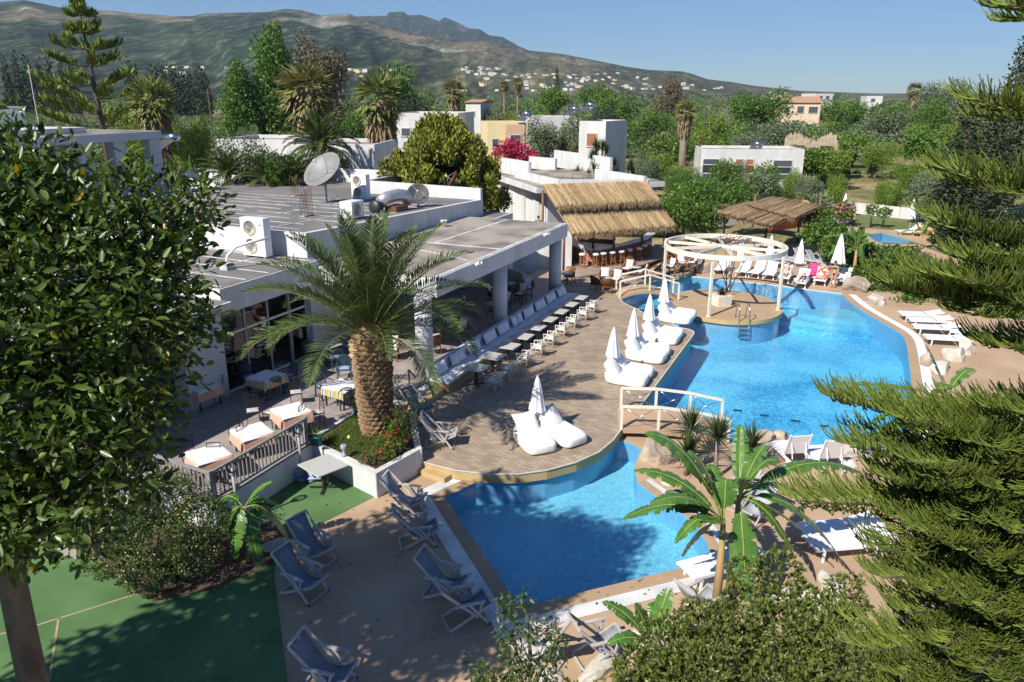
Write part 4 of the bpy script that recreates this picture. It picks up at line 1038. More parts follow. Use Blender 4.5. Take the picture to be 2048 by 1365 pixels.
def stripemat():
    m, t = new_mat('striped_tablecloth'); MATS['striped_tablecloth'] = m
    out = N(t, 'ShaderNodeOutputMaterial'); b = N(t, 'ShaderNodeBsdfPrincipled'); b.inputs['Roughness'].default_value = .9
    tc = N(t, 'ShaderNodeTexCoord'); sx = N(t, 'ShaderNodeSeparateXYZ'); t.links.new(tc.outputs['Object'], sx.inputs[0])
    ad = N(t, 'ShaderNodeMath', operation='ADD'); t.links.new(sx.outputs[0], ad.inputs[0]); t.links.new(sx.outputs[1], ad.inputs[1])
    mu = N(t, 'ShaderNodeMath', operation='MULTIPLY'); mu.inputs[1].default_value = 2.6; t.links.new(ad.outputs[0], mu.inputs[0])
    fr = N(t, 'ShaderNodeMath', operation='FRACT'); t.links.new(mu.outputs[0], fr.inputs[0])
    r = N(t, 'ShaderNodeValToRGB'); r.color_ramp.interpolation = 'CONSTANT'; e = r.color_ramp.elements
    e[0].color = (.75, .33, .07, 1); e[1].position = .3; e[1].color = (.16, .33, .33, 1)
    for p, c in ((.48, (.7, .6, .38, 1)), (.62, (.1, .24, .3, 1)), (.8, (.72, .45, .12, 1))): k = e.new(p); k.color = c
    t.links.new(fr.outputs[0], r.inputs[0]); t.links.new(r.outputs[0], b.inputs['Base Color']); t.links.new(b.outputs[0], out.inputs[0]); return m
M_stripe = stripemat()
def pillow_mesh(w, d, h, n=9, pinch=.12):
    b = MB(); vs = []; fs = []
    for s in (1, -1):
        o = len(vs)
        for i in range(n):
            for j in range(n):
                x, y = -1 + 2 * i / (n - 1), -1 + 2 * j / (n - 1)
                e = ((1 - x * x) * (1 - y * y)); z = s * h / 2 * max(e, 0) ** .38
                k = 1 - pinch * (1 - abs(x)) * 0; px = x * (1 - pinch * (1 - y * y) * .5 * abs(x)); py = y * (1 - pinch * (1 - x * x) * .5 * abs(y))
                vs.append((px * w / 2, py * d / 2, z))
        for i in range(n - 1):
            for j in range(n - 1):
                f = (o + i * n + j, o + (i + 1) * n + j, o + (i + 1) * n + j + 1, o + i * n + j + 1)
                fs.append(f if s > 0 else f[::-1])
    return b.add(vs, fs, True)

# ------------------------------------------------------------------ sofa along the lounge, its cushions, tables and cane armchairs
sofa = thing('built_in_sofa', 'long built-in bench sofa with white seat along the lounge edge', 'sofa', W(-.5, .8, DE), ANG)
SL = 15.4
MB().box((SL / 2, 0, .2), (SL, .95, .40)).build('base', pmat('ochre_bench_base', (.40, .27, .15), (.33, .22, .12), 2, .8), sofa)
MB().box((SL / 2, .47, .5), (SL, .12, 1.02)).build('back_wall', M_greywall, sofa)
for k in range(10):
    MB().box((SL * (k + .5) / 10, -.03, .46), (SL / 10 - .015, .93, .12)).build('seat_pad', M_cushion, sofa, bevel=.03)
pm = pillow_mesh(.56, .5, .2).mesh('cushion'); pm.materials.append(M_cushion)
for k in range(10):
    for s in (0, 1):
        o = bpy.data.objects.new('cushion', pm); COL.objects.link(o)
        which = ('left' if s == 0 else 'right')
        tag(o, 'white square sofa cushion, number ' + str(2 * k + s + 1) + ' counted from the palm end', 'cushion', 'cushions on the long sofa')
        o['label'] = 'white square cushion leaning on the sofa, ' + ORD[2 * k + s] + ' from the palm end'
        p = W(-.15 + 1.5625 * k * .985 + .56 * s + random.uniform(-.05, .05), .56, DE + .78)
        o.matrix_basis = Matrix.Translation(p) @ Matrix.Rotation(ANG + random.uniform(-.12, .12), 4, 'Z') @ Matrix.Rotation(R(68 + random.uniform(-5, 4)), 4, 'X') @ Matrix.Rotation(random.uniform(-.08, .08), 4, 'Z')
def make_ptable(top=M_tabletop, size=.86):
    t = thing('bistro_table', '', 'table')
    MB().box((0, 0, .72), (size, size * 1.08, .04)).build('table_top', top, t, bevel=.008)
    MB().box((0, 0, .37), (.09, .09, .68)).build('pedestal', M_black, t)
    b = MB()
    for a in (45, 135): b.box((0, 0, .02), (.72, .07, .04), rz=R(a))
    b.build('cross_base', M_black, t); return t
pt, pu = make_ptable(), [False]
def make_cane():
    t = thing('cane_armchair', '', 'chair')
    for (x, y, h) in [(.24, .25, .64), (.24, -.25, .64), (-.22, .24, .8), (-.22, -.24, .8)]:
        MB().tube([(x * 1.08, y * 1.08, 0), (x, y, .42), (x * (1.0 if x > 0 else 1.15), y, h)], .018, 6).build('leg', M_cane, t)
    MB().box((0, 0, .42), (.5, .52, .04)).build('seat', M_cane, t)
    pillow_mesh(.46, .46, .09).xf(Matrix.Translation((0, 0, .46))).build('seat_pad', M_cushion, t)
    b = MB().tube([(.26, .27, .63), (0, .29, .64), (-.2, .26, .72), (-.27, .12, .79), (-.28, 0, .8), (-.27, -.12, .79), (-.2, -.26, .72), (0, -.29, .64), (.26, -.27, .63)], .022, 6); b.build('arm_rail', M_cane, t)
    for k in range(9):
        y = -.22 + .055 * k; MB().tube([(-.23, y * .95, .43), (-.265, y, .79 - abs(y) * .25)], .013, 5).build('back_slat', M_cane, t)
    for s in (-1, 1):
        MB().tube([(.25, s * .27, .12), (.05, s * .27, .28), (-.1, s * .27, .28), (-.23, s * .26, .12)], .012, 5).build('curved_brace', M_cane, t)
        MB().tube([(s * .24, .26, .12), (s * .24, .08, .3), (s * .24, -.08, .3), (s * .24, -.26, .12)], .012, 5).build('curved_brace', M_cane, t)
        MB().tube([(.1, s * .28, .42), (.1, s * .285, .64)], .012, 5).build('arm_post', M_cane, t)
    return t
cn, cu = make_cane(), [False]
for k in range(9):
    u = .95 + 1.555 * k
    put(pt, pu, 'grey square pedestal table before the sofa, ' + ORD[k] + ' from the palm end', W(u, 1.78, DE), ANG + random.uniform(-.03, .03), 'tables along the sofa')
    put(cn, cu, 'white cane armchair facing the sofa, ' + ORD[k] + ' from the palm end', W(u - .35, 2.72, DE), ANG + R(90) + random.uniform(-.18, .18), 'cane armchairs along the sofa')

# ------------------------------------------------------------------ bean bags and folded parasols
def bag_mesh(seed):
    rnd = random.Random(seed); b = MB(); n, m = 30, 20; vs = []; fs = []
    def sg(x, p): return math.copysign(abs(x) ** p, x)
    for i in range(m + 1):
        th = math.pi * i / m
        for j in range(n):
            ph = 2 * math.pi * j / n
            x = sg(math.cos(ph), .36) * abs(math.sin(th)) ** .26; y = sg(math.sin(ph), .36) * abs(math.sin(th)) ** .26; z = sg(math.cos(th), .62)
            X = x * .84; k = max(0, min(1, (-x - .15) / .7)); k = k * k * (3 - 2 * k)
            Hh = .40 + .10 * k
            Y = y * .53 * (1 - .06 * k * max(z, 0) ** 1.3) * (1 + .05 * math.sin(3 * X + seed))
            Z = (z * .5 + .5) * Hh
            if z > 0: Z += -.025 * math.exp(-((x - .05) / .5) ** 2) * (1 - y * y) + .045 * noise.noise(Vector((X * 4, Y * 4, seed)))
            X += -.10 * k * (z * .5 + .5)
            vs.append((X, Y, Z))
    for i in range(m):
        for j in range(n): fs.append((i * n + j, (i + 1) * n + j, (i + 1) * n + (j + 1) % n, i * n + (j + 1) % n))
    return b.add(vs, fs, True)
def make_bag(seed):
    t = thing('bean_bag_lounger', '', 'bean bag')
    bag_mesh(seed).build('bag', M_bag, t)
    hp = pillow_mesh(.98, .9, .5, 15, .2).xf(Matrix.Translation((-.62, 0, .52)) @ Matrix.Rotation(R(52), 4, 'Y') @ Matrix.Rotation(R(4 * seed), 4, 'Z')); hp.build('head_pillow', M_bag, t)
    MB().tube([(-.9, .12, .66), (-.97, .1, .7), (-.97, -.1, .7), (-.9, -.12, .66)], .015, 5).build('carry_strap', M_bag, t)
    MB().tube([(.76, -.4, .2), (.79, 0, .2), (.76, .4, .2)], .006, 4).build('seam', M_cushion, t)
    return t
def make_parasol():
    t = thing('folded_parasol', '', 'parasol')
    MB().tube([(0, 0, 0), (0, 0, 2.25)], .022, 8).build('pole', M_plastic, t)
    prof = [(.03, 2.28), (.06, 2.2), (.10, 2.0), (.15, 1.7), (.20, 1.35), (.255, 1.02), (.27, .95), (.2, .97), (.04, 1.0)]
    MB().lathe(prof, 48, flute=.16, nf=8).build('canopy', M_parasol, t)
    MB().lathe([(.03, 2.26), (.035, 2.3), (.012, 2.36)], 10).build('finial', M_plastic, t)
    MB().lathe([(.2, 0), (.22, .03), (.2, .07), (.05, .1), (.04, .25)], 16).build('base', M_plastic, t)
    for k in range(4):
        a = k * math.pi / 2 + .4; MB().tube([(.03 * math.cos(a), .03 * math.sin(a), 1.45), (.19 * math.cos(a), .19 * math.sin(a), .99)], .008, 4).build('rib', M_plastic, t)
    return t
bags = [make_bag(1), make_bag(2)]; bused = [[False], [False]]
pa_, pau = make_parasol(), [False]
groups = [((1074, 868), -62, 'the two bags nearest the small pool', .55), ((1224, 753), -22, '', .5), ((1264, 709), -22, '', .5), ((1296, 674), -22, '', .5), ((1326, 636), -22, '', .5)]
names = ['the parasol closest to the small pool', 'the second parasol from the small pool', 'the third parasol from the small pool', 'the fourth parasol from the small pool', 'the parasol nearest the pergola island']
for g, ((px, py), fa, _, dx) in enumerate(groups):
    p = G(px, py, DE); f = Vector((math.cos(R(fa)), math.sin(R(fa)), 0)); s = Vector((-f.y, f.x, 0))
    put(pa_, pau, 'closed white parasol rising between bean bags, ' + ['closest to the small pool', 'second from the small pool', 'third from the small pool', 'fourth from the small pool', 'nearest the pergola island'][g], p, random.uniform(0, 1), 'folded parasols on the deck', (1.06, 1.06, .92))
    spread = .50 if g else .55
    for k, sg in enumerate((-1, 1)):
        q = p + f * .78 + s * sg * spread
        rz = R(fa) + (sg * .14 if g == 0 else sg * .05) + random.uniform(-.06, .06)
        put(bags[k], bused[k], 'puffy white bean bag on the ' + ('camera' if k == 0 else 'far') + ' side of ' + names[g], q, rz, 'bean bags on the deck', random.uniform(.98, 1.04))
        # labels name the near bag by the pool it lies towards
        

# ------------------------------------------------------------------ bar stools and wicker chairs
def make_stool():
    t = thing('bar_stool', '', 'stool')
    for a in (45, 135, 225, 315):
        x, y = math.cos(R(a)), math.sin(R(a)); MB().bar((x * .25, y * .25, 0), (x * .14, y * .14, .78), .045).build('leg', M_rattan, t)
    for z, r in ((.25, .215), (.45, .19)):
        b = MB()
        for a in (45, 135, 225, 315): b.bar((r * math.cos(R(a)), r * math.sin(R(a)), z), (r * math.cos(R(a + 90)), r * math.sin(R(a + 90)), z), .03)
        b.build('rung', M_rattan, t)
    MB().lathe([(.17, .77), (.2, .79), (.21, .85), (.19, .895), (.12, .91), (.01, .91)], 20).build('seat_cushion', M_cushion, t)
    return t
so_, su = make_stool(), [False]
for k, (x, y) in enumerate([(1164, 535), (1191, 535), (1206, 533), (1224, 531), (1242, 529), (1258, 525), (1277, 522), (1288, 516), (1297, 511)]):
    put(so_, su, 'wooden bar stool with white round cushion at the brick counter, ' + ORD[k] + ' from the lounge', G(x, y, zf), random.uniform(0, 1.5), 'bar stools at the brick counter', 1.06)
def make_wicker(cush=True, honey=False):
    t = thing('wicker_armchair', '', 'chair'); mt = M_rattan if honey else M_wicker
    for (x, y) in [(.24, .24), (.24, -.24), (-.22, .22), (-.22, -.22)]: MB().tube([(x * 1.1, y * 1.1, 0), (x, y, .42)], .025, 6).build('leg', M_rattan, t)
    MB().lathe([(.3, .38), (.32, .41), (.3, .44)], 20).build('seat', mt, t)
    n = 13; vs = []; fs = []
    for i in range(n):
        a = R(90 + 180 * i / (n - 1)); hh = .46 + .44 * math.sin(math.pi * i / (n - 1)) ** .6
        for (rr, z) in ((.31, .42), (.345, (.42 + hh) / 2 + .1), (.37, hh)): vs.append((rr * math.cos(a) * .95, rr * math.sin(a), z))
    for i in range(n - 1):
        for k in range(2): fs.append((i * 3 + k, (i + 1) * 3 + k, (i + 1) * 3 + k + 1, i * 3 + k + 1))
    b = MB().add(vs, fs, True); o = b.build('back_shell', mt, t); s = o.modifiers.new('t', 'SOLIDIFY'); s.thickness = .025
    MB().tube([(vs[i * 3 + 2][0], vs[i * 3 + 2][1], vs[i * 3 + 2][2]) for i in range(n)], .024, 6).build('top_rail', M_rattan, t)
    for s in (-1, 1): MB().tube([(-.02, s * .36, .6), (.14, s * .36, .66), (.27, s * .3, .6), (.27, s * .26, .42)], .024, 6).build('arm', M_rattan, t)
    b = MB(); b.tube([(.25, .25, .16), (.25, -.25, .16)], .014, 5); b.tube([(-.23, .23, .16), (-.23, -.23, .16)], .014, 5); b.build('stretcher', M_rattan, t)
    if cush:
        pillow_mesh(.5, .5, .11).xf(Matrix.Translation((.02, 0, .48))).build('seat_cushion', M_cushion, t)
        pillow_mesh(.48, .46, .12).xf(Matrix.Translation((-.23, 0, .72)) @ Matrix.Rotation(R(80), 4, 'Y')).build('back_cushion', M_cushion, t)
    return t
wk, wku = make_wicker(True), [False]; wp, wpu = make_wicker(False), [False]
def make_round(size=.36):
    t = thing('round_table', '', 'table')
    MB().lathe([(size, .70), (size + .01, .715), (size, .73), (.01, .73)], 24).build('table_top', M_tabletop, t)
    for a in (30, 150, 270): MB().tube([(.28 * math.cos(R(a)), .28 * math.sin(R(a)), 0), (.06 * math.cos(R(a)), .06 * math.sin(R(a)), .4), (.22 * math.cos(R(a)), .22 * math.sin(R(a)), .7)], .022, 6).build('leg', M_rattan, t)
    MB().lathe([(.15, .3), (.17, .31), (.15, .32)], 16).build('ring', M_rattan, t)
    return t
rt, rtu = make_round(), [False]
wcl = [(1139, 566, 200, 0, 'wicker armchair beside the last lounge column'),
       (1209, 570, -100, 1, 'white-cushioned wicker armchair with its back to the first bar stools'), (1231, 574, -120, 1, 'white-cushioned wicker armchair facing the small footbridge'),
       (1192, 582, 40, 0, 'dark wicker armchair seen from behind, the one nearer the lounge'), (1214, 587, 80, 0, 'brown wicker armchair seen from behind beside the small footbridge'),
       (1254, 552, -130, 1, 'white-cushioned wicker armchair in front of the fifth bar stool'), (1284, 560, 170, 1, 'white-cushioned wicker armchair turned sideways above the yellow pool edge'), (1262, 545, -60, 0, 'bare wicker armchair standing close behind the sixth bar stool'),
       (1311, 555, 150, 1, 'white-cushioned wicker armchair left of the pergola post'), (1338, 548, -150, 1, 'white-cushioned wicker armchair right behind the pergola post'), (1358, 555, 160, 0, 'bare wicker armchair beside the boulder group at the deck end'), (1362, 536, -90, 1, 'white-cushioned wicker armchair at the far end of the deck'), (1384, 540, 190, 1, 'white-cushioned wicker armchair beside the boulder'), (1345, 530, -60, 0, 'bare wicker armchair farthest along the bar platform')]
for (x, y, a, c, lab) in wcl:
    if c: put(wk, wku, lab, G(x, y, DE), R(a), 'wicker armchairs near the bar', 1.08)
    else: put(wp, wpu, lab, G(x, y, DE), R(a), 'wicker armchairs near the bar', 1.08)
for (x, y, lab) in [(1133, 570, 'small round table beside the last lounge column'), (1211, 578, 'round wicker table among four chairs by the small footbridge'), (1270, 556, 'round wicker table between the chairs under the fifth stool'), (1324, 551, 'round wicker table left of the pergola post'), (1366, 546, 'round wicker table at the far end of the deck')]:
    put(rt, rtu, lab, G(x, y, DE), random.uniform(0, 2), 'round tables near the bar')
# lounge interior
for (u, v, a, lab) in [(.9, -2.2, ANG + R(200), 'wicker armchair on the sunny terrace behind the first lounge column'), (2.3, -1.0, ANG + R(60), 'wicker armchair in shade between first column and sofa'), (4.0, -1.9, ANG - R(40), 'white-cushioned armchair in the shaded lounge nearest the palm'), (4.6, -.9, ANG + R(160), 'white-cushioned armchair in the lounge close to the sofa back'), (6.1, -1.6, ANG - R(30), 'wicker armchair just before the middle lounge column'), (8.7, -2.5, ANG - R(60), 'wicker armchair behind the first round lounge table'), (9.8, -1.0, ANG + R(180), 'white-cushioned armchair between the two round lounge tables'), (11.2, -2.3, ANG - R(80), 'wicker armchair in the lounge before the low curved wall'), (11.9, -1.0, ANG + R(170), 'white-cushioned armchair close to the far lounge column'), (13.3, -1.2, ANG + R(200), 'wicker armchair beside the far lounge column, under the roof')]:
    put(wk, wku, lab, W(u, v, TE), a, 'armchairs in the shaded lounge', 1.05)
for (u, v, lab) in [(8.6, -1.2, 'round pale-topped table behind the middle lounge column'), (10.8, -1.5, 'round pale-topped table deeper in the lounge'), (5.3, -1.8, 'round table in the lounge nearest the palm'), (13.0, -2.2, 'round table at the lounge end by the curved wall')]:
    put(rt, rtu, lab, W(u, v, TE), 0.3, 'round lounge tables')

# ------------------------------------------------------------------ dining terrace: cloth-covered tables, plastic and wire chairs
def make_table(size=1.02):
    t = thing('dining_table', '', 'table')
    MB().box((0, 0, .73), (size, size, .04)).build('table_top', M_tabletop, t)
    for sx in (-1, 1):
        for sy in (-1, 1): MB().bar((sx * .43, sy * .43, 0), (sx * .43, sy * .43, .72), .05).build('leg', M_black, t)
    return t
def cloth_mesh(size, drop, corner, n=25, rot=0.0, seed=1):
    rnd = random.Random(seed); b = MB(); vs = []; h = size / 2; ext = h + drop
    for i in range(n):
        for j in range(n):
            x, y = -ext + 2 * ext * i / (n - 1), -ext + 2 * ext * j / (n - 1)
            X, Y = max(-h, min(h, x)), max(-h, min(h, y)); ox, oy = x - X, y - Y; d = math.hypot(ox, oy)
            # cloth hangs down from the table edge with folds at the corners
            fold = .03 * math.sin(9 * (x - y)) * min(1, d / .15) if d > 0 else 0
            dz = min(abs(ox) + abs(oy) * (1 if abs(ox) > 0 else 1), max(abs(ox), abs(oy)) + .35 * min(abs(ox), abs(oy))); s = .12
            vs.append((X + (math.copysign(.015, ox) if ox else 0) + ox * s + (fold if oy else 0), Y + (math.copysign(.015, oy) if oy else 0) + oy * s + (fold if ox else 0), .765 - dz + (.004 * math.sin(x * 20) if d == 0 else 0)))
    fs = [(i * n + j, (i + 1) * n + j, (i + 1) * n + j + 1, i * n + j + 1) for i in range(n - 1) for j in range(n - 1)]
    return b.add(vs, fs, True)
dt, dtu = make_table(), [False]
cl1 = cloth_mesh(1.04, .36, .1, seed=2).mesh('tablecloth'); cl1.materials.append(M_peach)
cl2 = cloth_mesh(1.04, .30, .1, seed=3).mesh('tablecloth'); cl2.materials.append(M_stripe)
top = cloth_mesh(1.055, .05, .05, n=15).mesh('top_cloth'); top.materials.append(M_clothw)
tabs = [((418, 907), 'p', 'the railing corner'), ((505, 862), 'p', 'the middle of the railing'), ((583, 820), 'p', 'the upper railing end'), ((402, 772), 'p', 'the shade under the ficus'), ((532, 752), 's', 'the restaurant windows'), ((685, 770), 's', 'the palm trunk')]
TC = []
for k, ((x, y), kd, where) in enumerate(tabs):
    p = G(x, y, TE + .76); p.z = TE; TC.append(p); rz = ANG + R(-28 if kd == 'p' and k < 3 else -8) + random.uniform(-.05, .05)
    put(dt, dtu, 'square dining table under a ' + ('peach and white' if kd == 'p' else 'striped and white') + ' cloth beside ' + where, p, rz, 'dining tables on the terrace')
    o = tag(link('tablecloth', cl1 if kd == 'p' else cl2, None), ('peach' if kd == 'p' else 'orange and teal striped') + ' tablecloth hanging over the table beside ' + where, 'tablecloth', 'cloths on the dining terrace'); o.location = p; o.rotation_euler = (0, 0, rz)
    o = tag(link('top_cloth', top, None), 'white top cloth spread on the table beside ' + where, 'tablecloth', 'white top cloths on the terrace'); o.location = p + Vector((0, 0, .008)); o.rotation_euler = (0, 0, rz + R(3))
for (x, y, lab) in [(652, 692, 'bare grey-topped table near the restaurant glass behind the palm'), (708, 664, 'bare grey-topped table half hidden behind the palm fronds')]:
    p = G(x, y, TE + .75); p.z = TE; TC.append(p); put(pt, pu, lab, p, ANG - R(10), 'bare tables on the terrace', 1.08)
def make_plastic():
    t = thing('plastic_armchair', '', 'chair')
    for (x, y) in [(.25, .25), (.25, -.25), (-.24, .22), (-.24, -.22)]: MB().bar((x * 1.08, y * 1.08, 0), (x, y, .43), .05, .04).build('leg', M_teal, t)
    MB().box((0, 0, .42), (.5, .52, .035)).build('seat', M_teal, t)
    pillow_mesh(.42, .42, .06).xf(Matrix.Translation((.02, 0, .46))).build('seat_pad', M_seatpad, t)
    b = MB().tube([(-.24, .23, .43), (-.29, .24, .7), (-.32, .18, .84), (-.335, 0, .88), (-.32, -.18, .84), (-.29, -.24, .7), (-.24, -.23, .43)], .024, 6); b.build('back_frame', M_teal, t)
    for k in range(7):
        y = -.18 + .06 * k; MB().bar((-.25, y, .45), (-.325, y * 1.0, .85 - abs(y) * .2), .028, .012).build('back_slat', M_teal, t)
    b = MB(); b.bar((-.29, -.2, .66), (-.29, .2, .66), .03, .02); b.bar((-.315, -.18, .77), (-.315, .18, .77), .03, .02); b.build('back_rail', M_teal, t)
    for s in (-1, 1): MB().tube([(-.28, s * .25, .64), (0, s * .29, .65), (.2, s * .29, .63), (.27, s * .27, .43)], .024, 6).build('arm', M_teal, t)
    return t
pc, pcu = make_plastic(), [False]
def face(p, q): return math.atan2(q.y - p.y, q.x - p.x)
pcl = [(545, 793, 4, 'teal plastic armchair with its back to the viewer at the striped table near the glass'), (502, 775, 4, 'teal plastic armchair on the wall side of the striped table near the glass'), (578, 772, 4, 'teal plastic armchair on the open side of the striped table near the glass'),
       (692, 815, 5, 'teal plastic armchair nearest the palm base at the striped table'), (650, 795, 5, 'teal plastic armchair on the open side of the palm table'), (690, 757, 5, 'teal plastic armchair behind the striped palm table'),
       (672, 735, 6, 'teal plastic armchair before the bare table near the glass'), (627, 722, 6, 'teal plastic armchair between the glass and the bare table'), (697, 712, 6, 'teal plastic armchair with pads right of the bare table'), (715, 690, 7, 'teal plastic armchair at the bare table hidden by fronds')]
for (x, y, k, lab) in pcl:
    p = G(x, y, TE); put(pc, pcu, lab, p, face(p, TC[k]) + random.uniform(-.15, .15), 'teal plastic armchairs')
def make_wire():
    t = thing('metal_chair', '', 'chair')
    for s in (-1, 1):
        MB().bar((-.2, s * .2, 0), (-.26, s * .2, .92), .022).build('leg', M_black, t); MB().bar((.2, s * .2, 0), (.2, s * .2, .45), .022).build('leg', M_black, t)
    MB().box((0, 0, .45), (.42, .42, .025)).build('seat', M_black, t)
    pillow_mesh(.4, .4, .05).xf(Matrix.Translation((0, 0, .48))).build('seat_pad', pmat('pale_pad', (.55, .5, .46), None, 5, .9), t)
    MB().bar((-.26, -.2, .92), (-.26, .2, .92), .025).build('top_rail', M_black, t)
    for z in (.62, .68, .74, .8): MB().bar((-.23 - .04 * (z - .5), -.2, z), (-.23 - .04 * (z - .5), .2, z), .012).build('back_bar', M_black, t)
    return t
wc, wcu = make_wire(), [False]
wcl2 = [(427, 950, 0, 'black metal chair with its back to the railing corner'), (388, 935, 0, 'black metal chair left of the corner table'), (500, 905, 1, 'black metal chair before the middle railing table'), (480, 890, 1, 'black metal chair left of the middle railing table'), (508, 846, 1, 'black metal chair behind the middle railing table'),
        (590, 862, 2, 'black metal chair before the upper railing table'), (546, 850, 2, 'black metal chair left of the upper railing table'), (633, 850, 2, 'black metal chair standing alone right of the upper railing table'), (594, 808, 2, 'black metal chair behind the upper railing table'), (432, 800, 3, 'black metal chair at the shaded table under the ficus')]
for (x, y, k, lab) in wcl2:
    p = G(x, y, TE); put(wc, wcu, lab, p, face(p, TC[k]) + random.uniform(-.1, .1), 'black metal chairs')
# dining room seen through the glass
for (u, v, a, lab) in [(-3.4, -7.0, ANG + R(-60), 'dark armchair seen through the restaurant glass')]:
    put(pc, pcu, lab, W(u, v, TE), a, 'teal plastic armchairs')
p = W(-1.7, -7.2, TE); put(dt, dtu, 'cloth-covered dining table seen through the restaurant glass', p, ANG, 'dining tables on the terrace')
o = tag(link('tablecloth', cl1, None), 'peach tablecloth on the table inside the restaurant glass', 'tablecloth', 'cloths on the dining terrace'); o.location = p; o.rotation_euler = (0, 0, ANG)

# ------------------------------------------------------------------ wooden sling chairs
def make_sling(sl):
    t = thing('sling_deck_chair', '', 'deck chair')
    def seg(a, b, w=.05, h=.03): return MB().bar(a, b, w, h, up=(0, 1, 0))
    for s in (-1, 1):
        y = s * .29
        MB().bar((.42, y, 0), (-.40, y, .95), .03, .055).build('back_rail', M_deckwood, t) if False else None
        MB().bar((-.55, y, .98), (.18, y, .22), .03, .055).build('back_rail', M_deckwood, t)
        MB().bar((-.42, y * .92, .0), (.5, y * .92, .44), .03, .055).build('seat_rail', M_deckwood, t)
        MB().bar((.42, y * 1.06, 0), (-.02, y * 1.06, .6), .03, .05).build('leg', M_deckwood, t)
        MB().bar((-.30, y * 1.1, .6), (.33, y * 1.1, .58), .07, .03).build('arm_rest', M_deckwood, t)
        MB().bar((.28, y * 1.1, .58), (.2, y * 1.1, .3), .03, .04).build('arm_post', M_deckwood, t)
        for x in (-.42, .42): MB().box((x, y * (.92 if x < 0 else 1.06), .015), (.07, .04, .03)).build('foot_cap', M_black, t)
    for (x, z) in ((-.42, .02), (.42, .02), (.5, .44), (-.55, .98)): MB().bar((x, -.29, z), (x, .29, z), .045, .03).build('cross_bar', M_deckwood, t)
    pts = [(-.55, .97), (-.42, .74), (-.25, .5), (-.08, .32), (.12, .26), (.32, .33), (.5, .44)]
    vs = []
    for (x, z) in pts: vs += [(x, -.25, z), (x, .25, z)]
    o = MB().add(vs, [(2 * i, 2 * i + 2, 2 * i + 3, 2 * i + 1) for i in range(len(pts) - 1)], True).build('sling', sl, t)
    so = o.modifiers.new('t', 'SOLIDIFY'); so.thickness = .012
    return t
sc1, sc1u = make_sling(M_sling), [False]; sc2, sc2u = make_sling(M_slingl), [False]
scl = [(628, 1120, -38, 0, 'blue sling deck chair on the shaded paving, the upper of the pair near the banana'), (607, 1185, -28, 0, 'blue sling deck chair on the shaded paving, the lower of the pair near the banana'), (812, 1022, -12, 0, 'grey sling deck chair with its back to the planter corner'), (835, 1085, 14, 0, 'blue sling deck chair touching the white grating near the planter'),
       (888, 1190, -18, 0, 'blue sling deck chair beside the small pool, the upper of two'), (930, 1240, 22, 0, 'blue sling deck chair beside the small pool corner'), (655, 1372, -14, 0, 'blue sling deck chair cut by the bottom edge of the picture'),
       (838, 838, -38, 0, 'sling deck chair beside the planter at the terrace steps'), (880, 890, -2, 1, 'pale sling deck chair on the tiled deck beside the palm planter'),
       (1508, 1040, 215, 1, 'pale sling deck chair facing the small pool behind the banana'), (1478, 1010, 225, 1, 'pale sling deck chair half hidden behind the banana leaves'), (1195, 1315, 20, 1, 'pale sling deck chair by the rocks under the small banana'), (1075, 1325, 150, 1, 'pale sling deck chair behind the young tree in front'), (1400, 1235, 35, 1, 'pale sling deck chair hidden behind the tall banana stem')]
for (x, y, a, c, lab) in scl:
    z = TE if False else (DE if (x, y) in ((838, 838), (880, 890)) else 0.012)
    put((sc2 if c else sc1), (sc2u if c else sc1u), lab, G(x, y, z), R(a), 'sling deck chairs', 1.12)

# ------------------------------------------------------------------ sun loungers
def make_lounger(mat, back=38, fabric=None):
    t = thing('sun_lounger', '', 'sun lounger'); L = 1.95; w = .66; hz = .34
    for s in (-1, 1): MB().bar((-.95, s * w / 2, hz), (.98, s * w / 2, hz), .05, .07).build('side_rail', mat, t)
    for (x, s) in ((.75, 1), (.75, -1), (-.6, 1), (-.6, -1)): MB().bar((x, s * (w / 2 - .02), 0), (x * .97, s * (w / 2 - .02), hz), .06, .045).build('leg', mat, t)
    sm = fabric or mat
    for k in range(13):
        x = .95 - k * .095; MB().box((x, 0, hz + .02), (.082, w - .05, .025)).build('slat', sm, t)
    ca, sa_ = math.cos(R(back)), math.sin(R(back))
    for k in range(8):
        d = .06 + k * .092; MB().box((-.27 - d * ca, 0, hz + .03 + d * sa_), (.08, w - .05, .025), rot=Matrix.Rotation(R(back), 3, 'Y')).build('back_slat', sm, t)
    for s in (-1, 1): MB().bar((-.27, s * (w / 2 - .03), hz + .02), (-.27 - .8 * ca, s * (w / 2 - .03), hz + .02 + .8 * sa_), .04, .05).build('back_rail', mat, t)
    MB().bar((-.7, -.2, hz), (-.27 - .5 * ca, -.2, hz + .5 * sa_), .025).build('back_prop', mat, t); MB().bar((-.7, .2, hz), (-.27 - .5 * ca, .2, hz + .5 * sa_), .025).build('back_prop', mat, t)
    for s in (-1, 1): MB().lathe([(.09, -.02), (.09, .02)], 14, (-.6, s * w / 2, .09), rot=Matrix.Rotation(R(90), 3, 'X')).build('wheel', M_greypl, t)
    return t
lw, lwu = make_lounger(M_plastic, 42), [False]; lg, lgu = make_lounger(M_greypl, 55), [False]; lf, lfu = make_lounger(M_plastic, 12), [False]
FA = -120
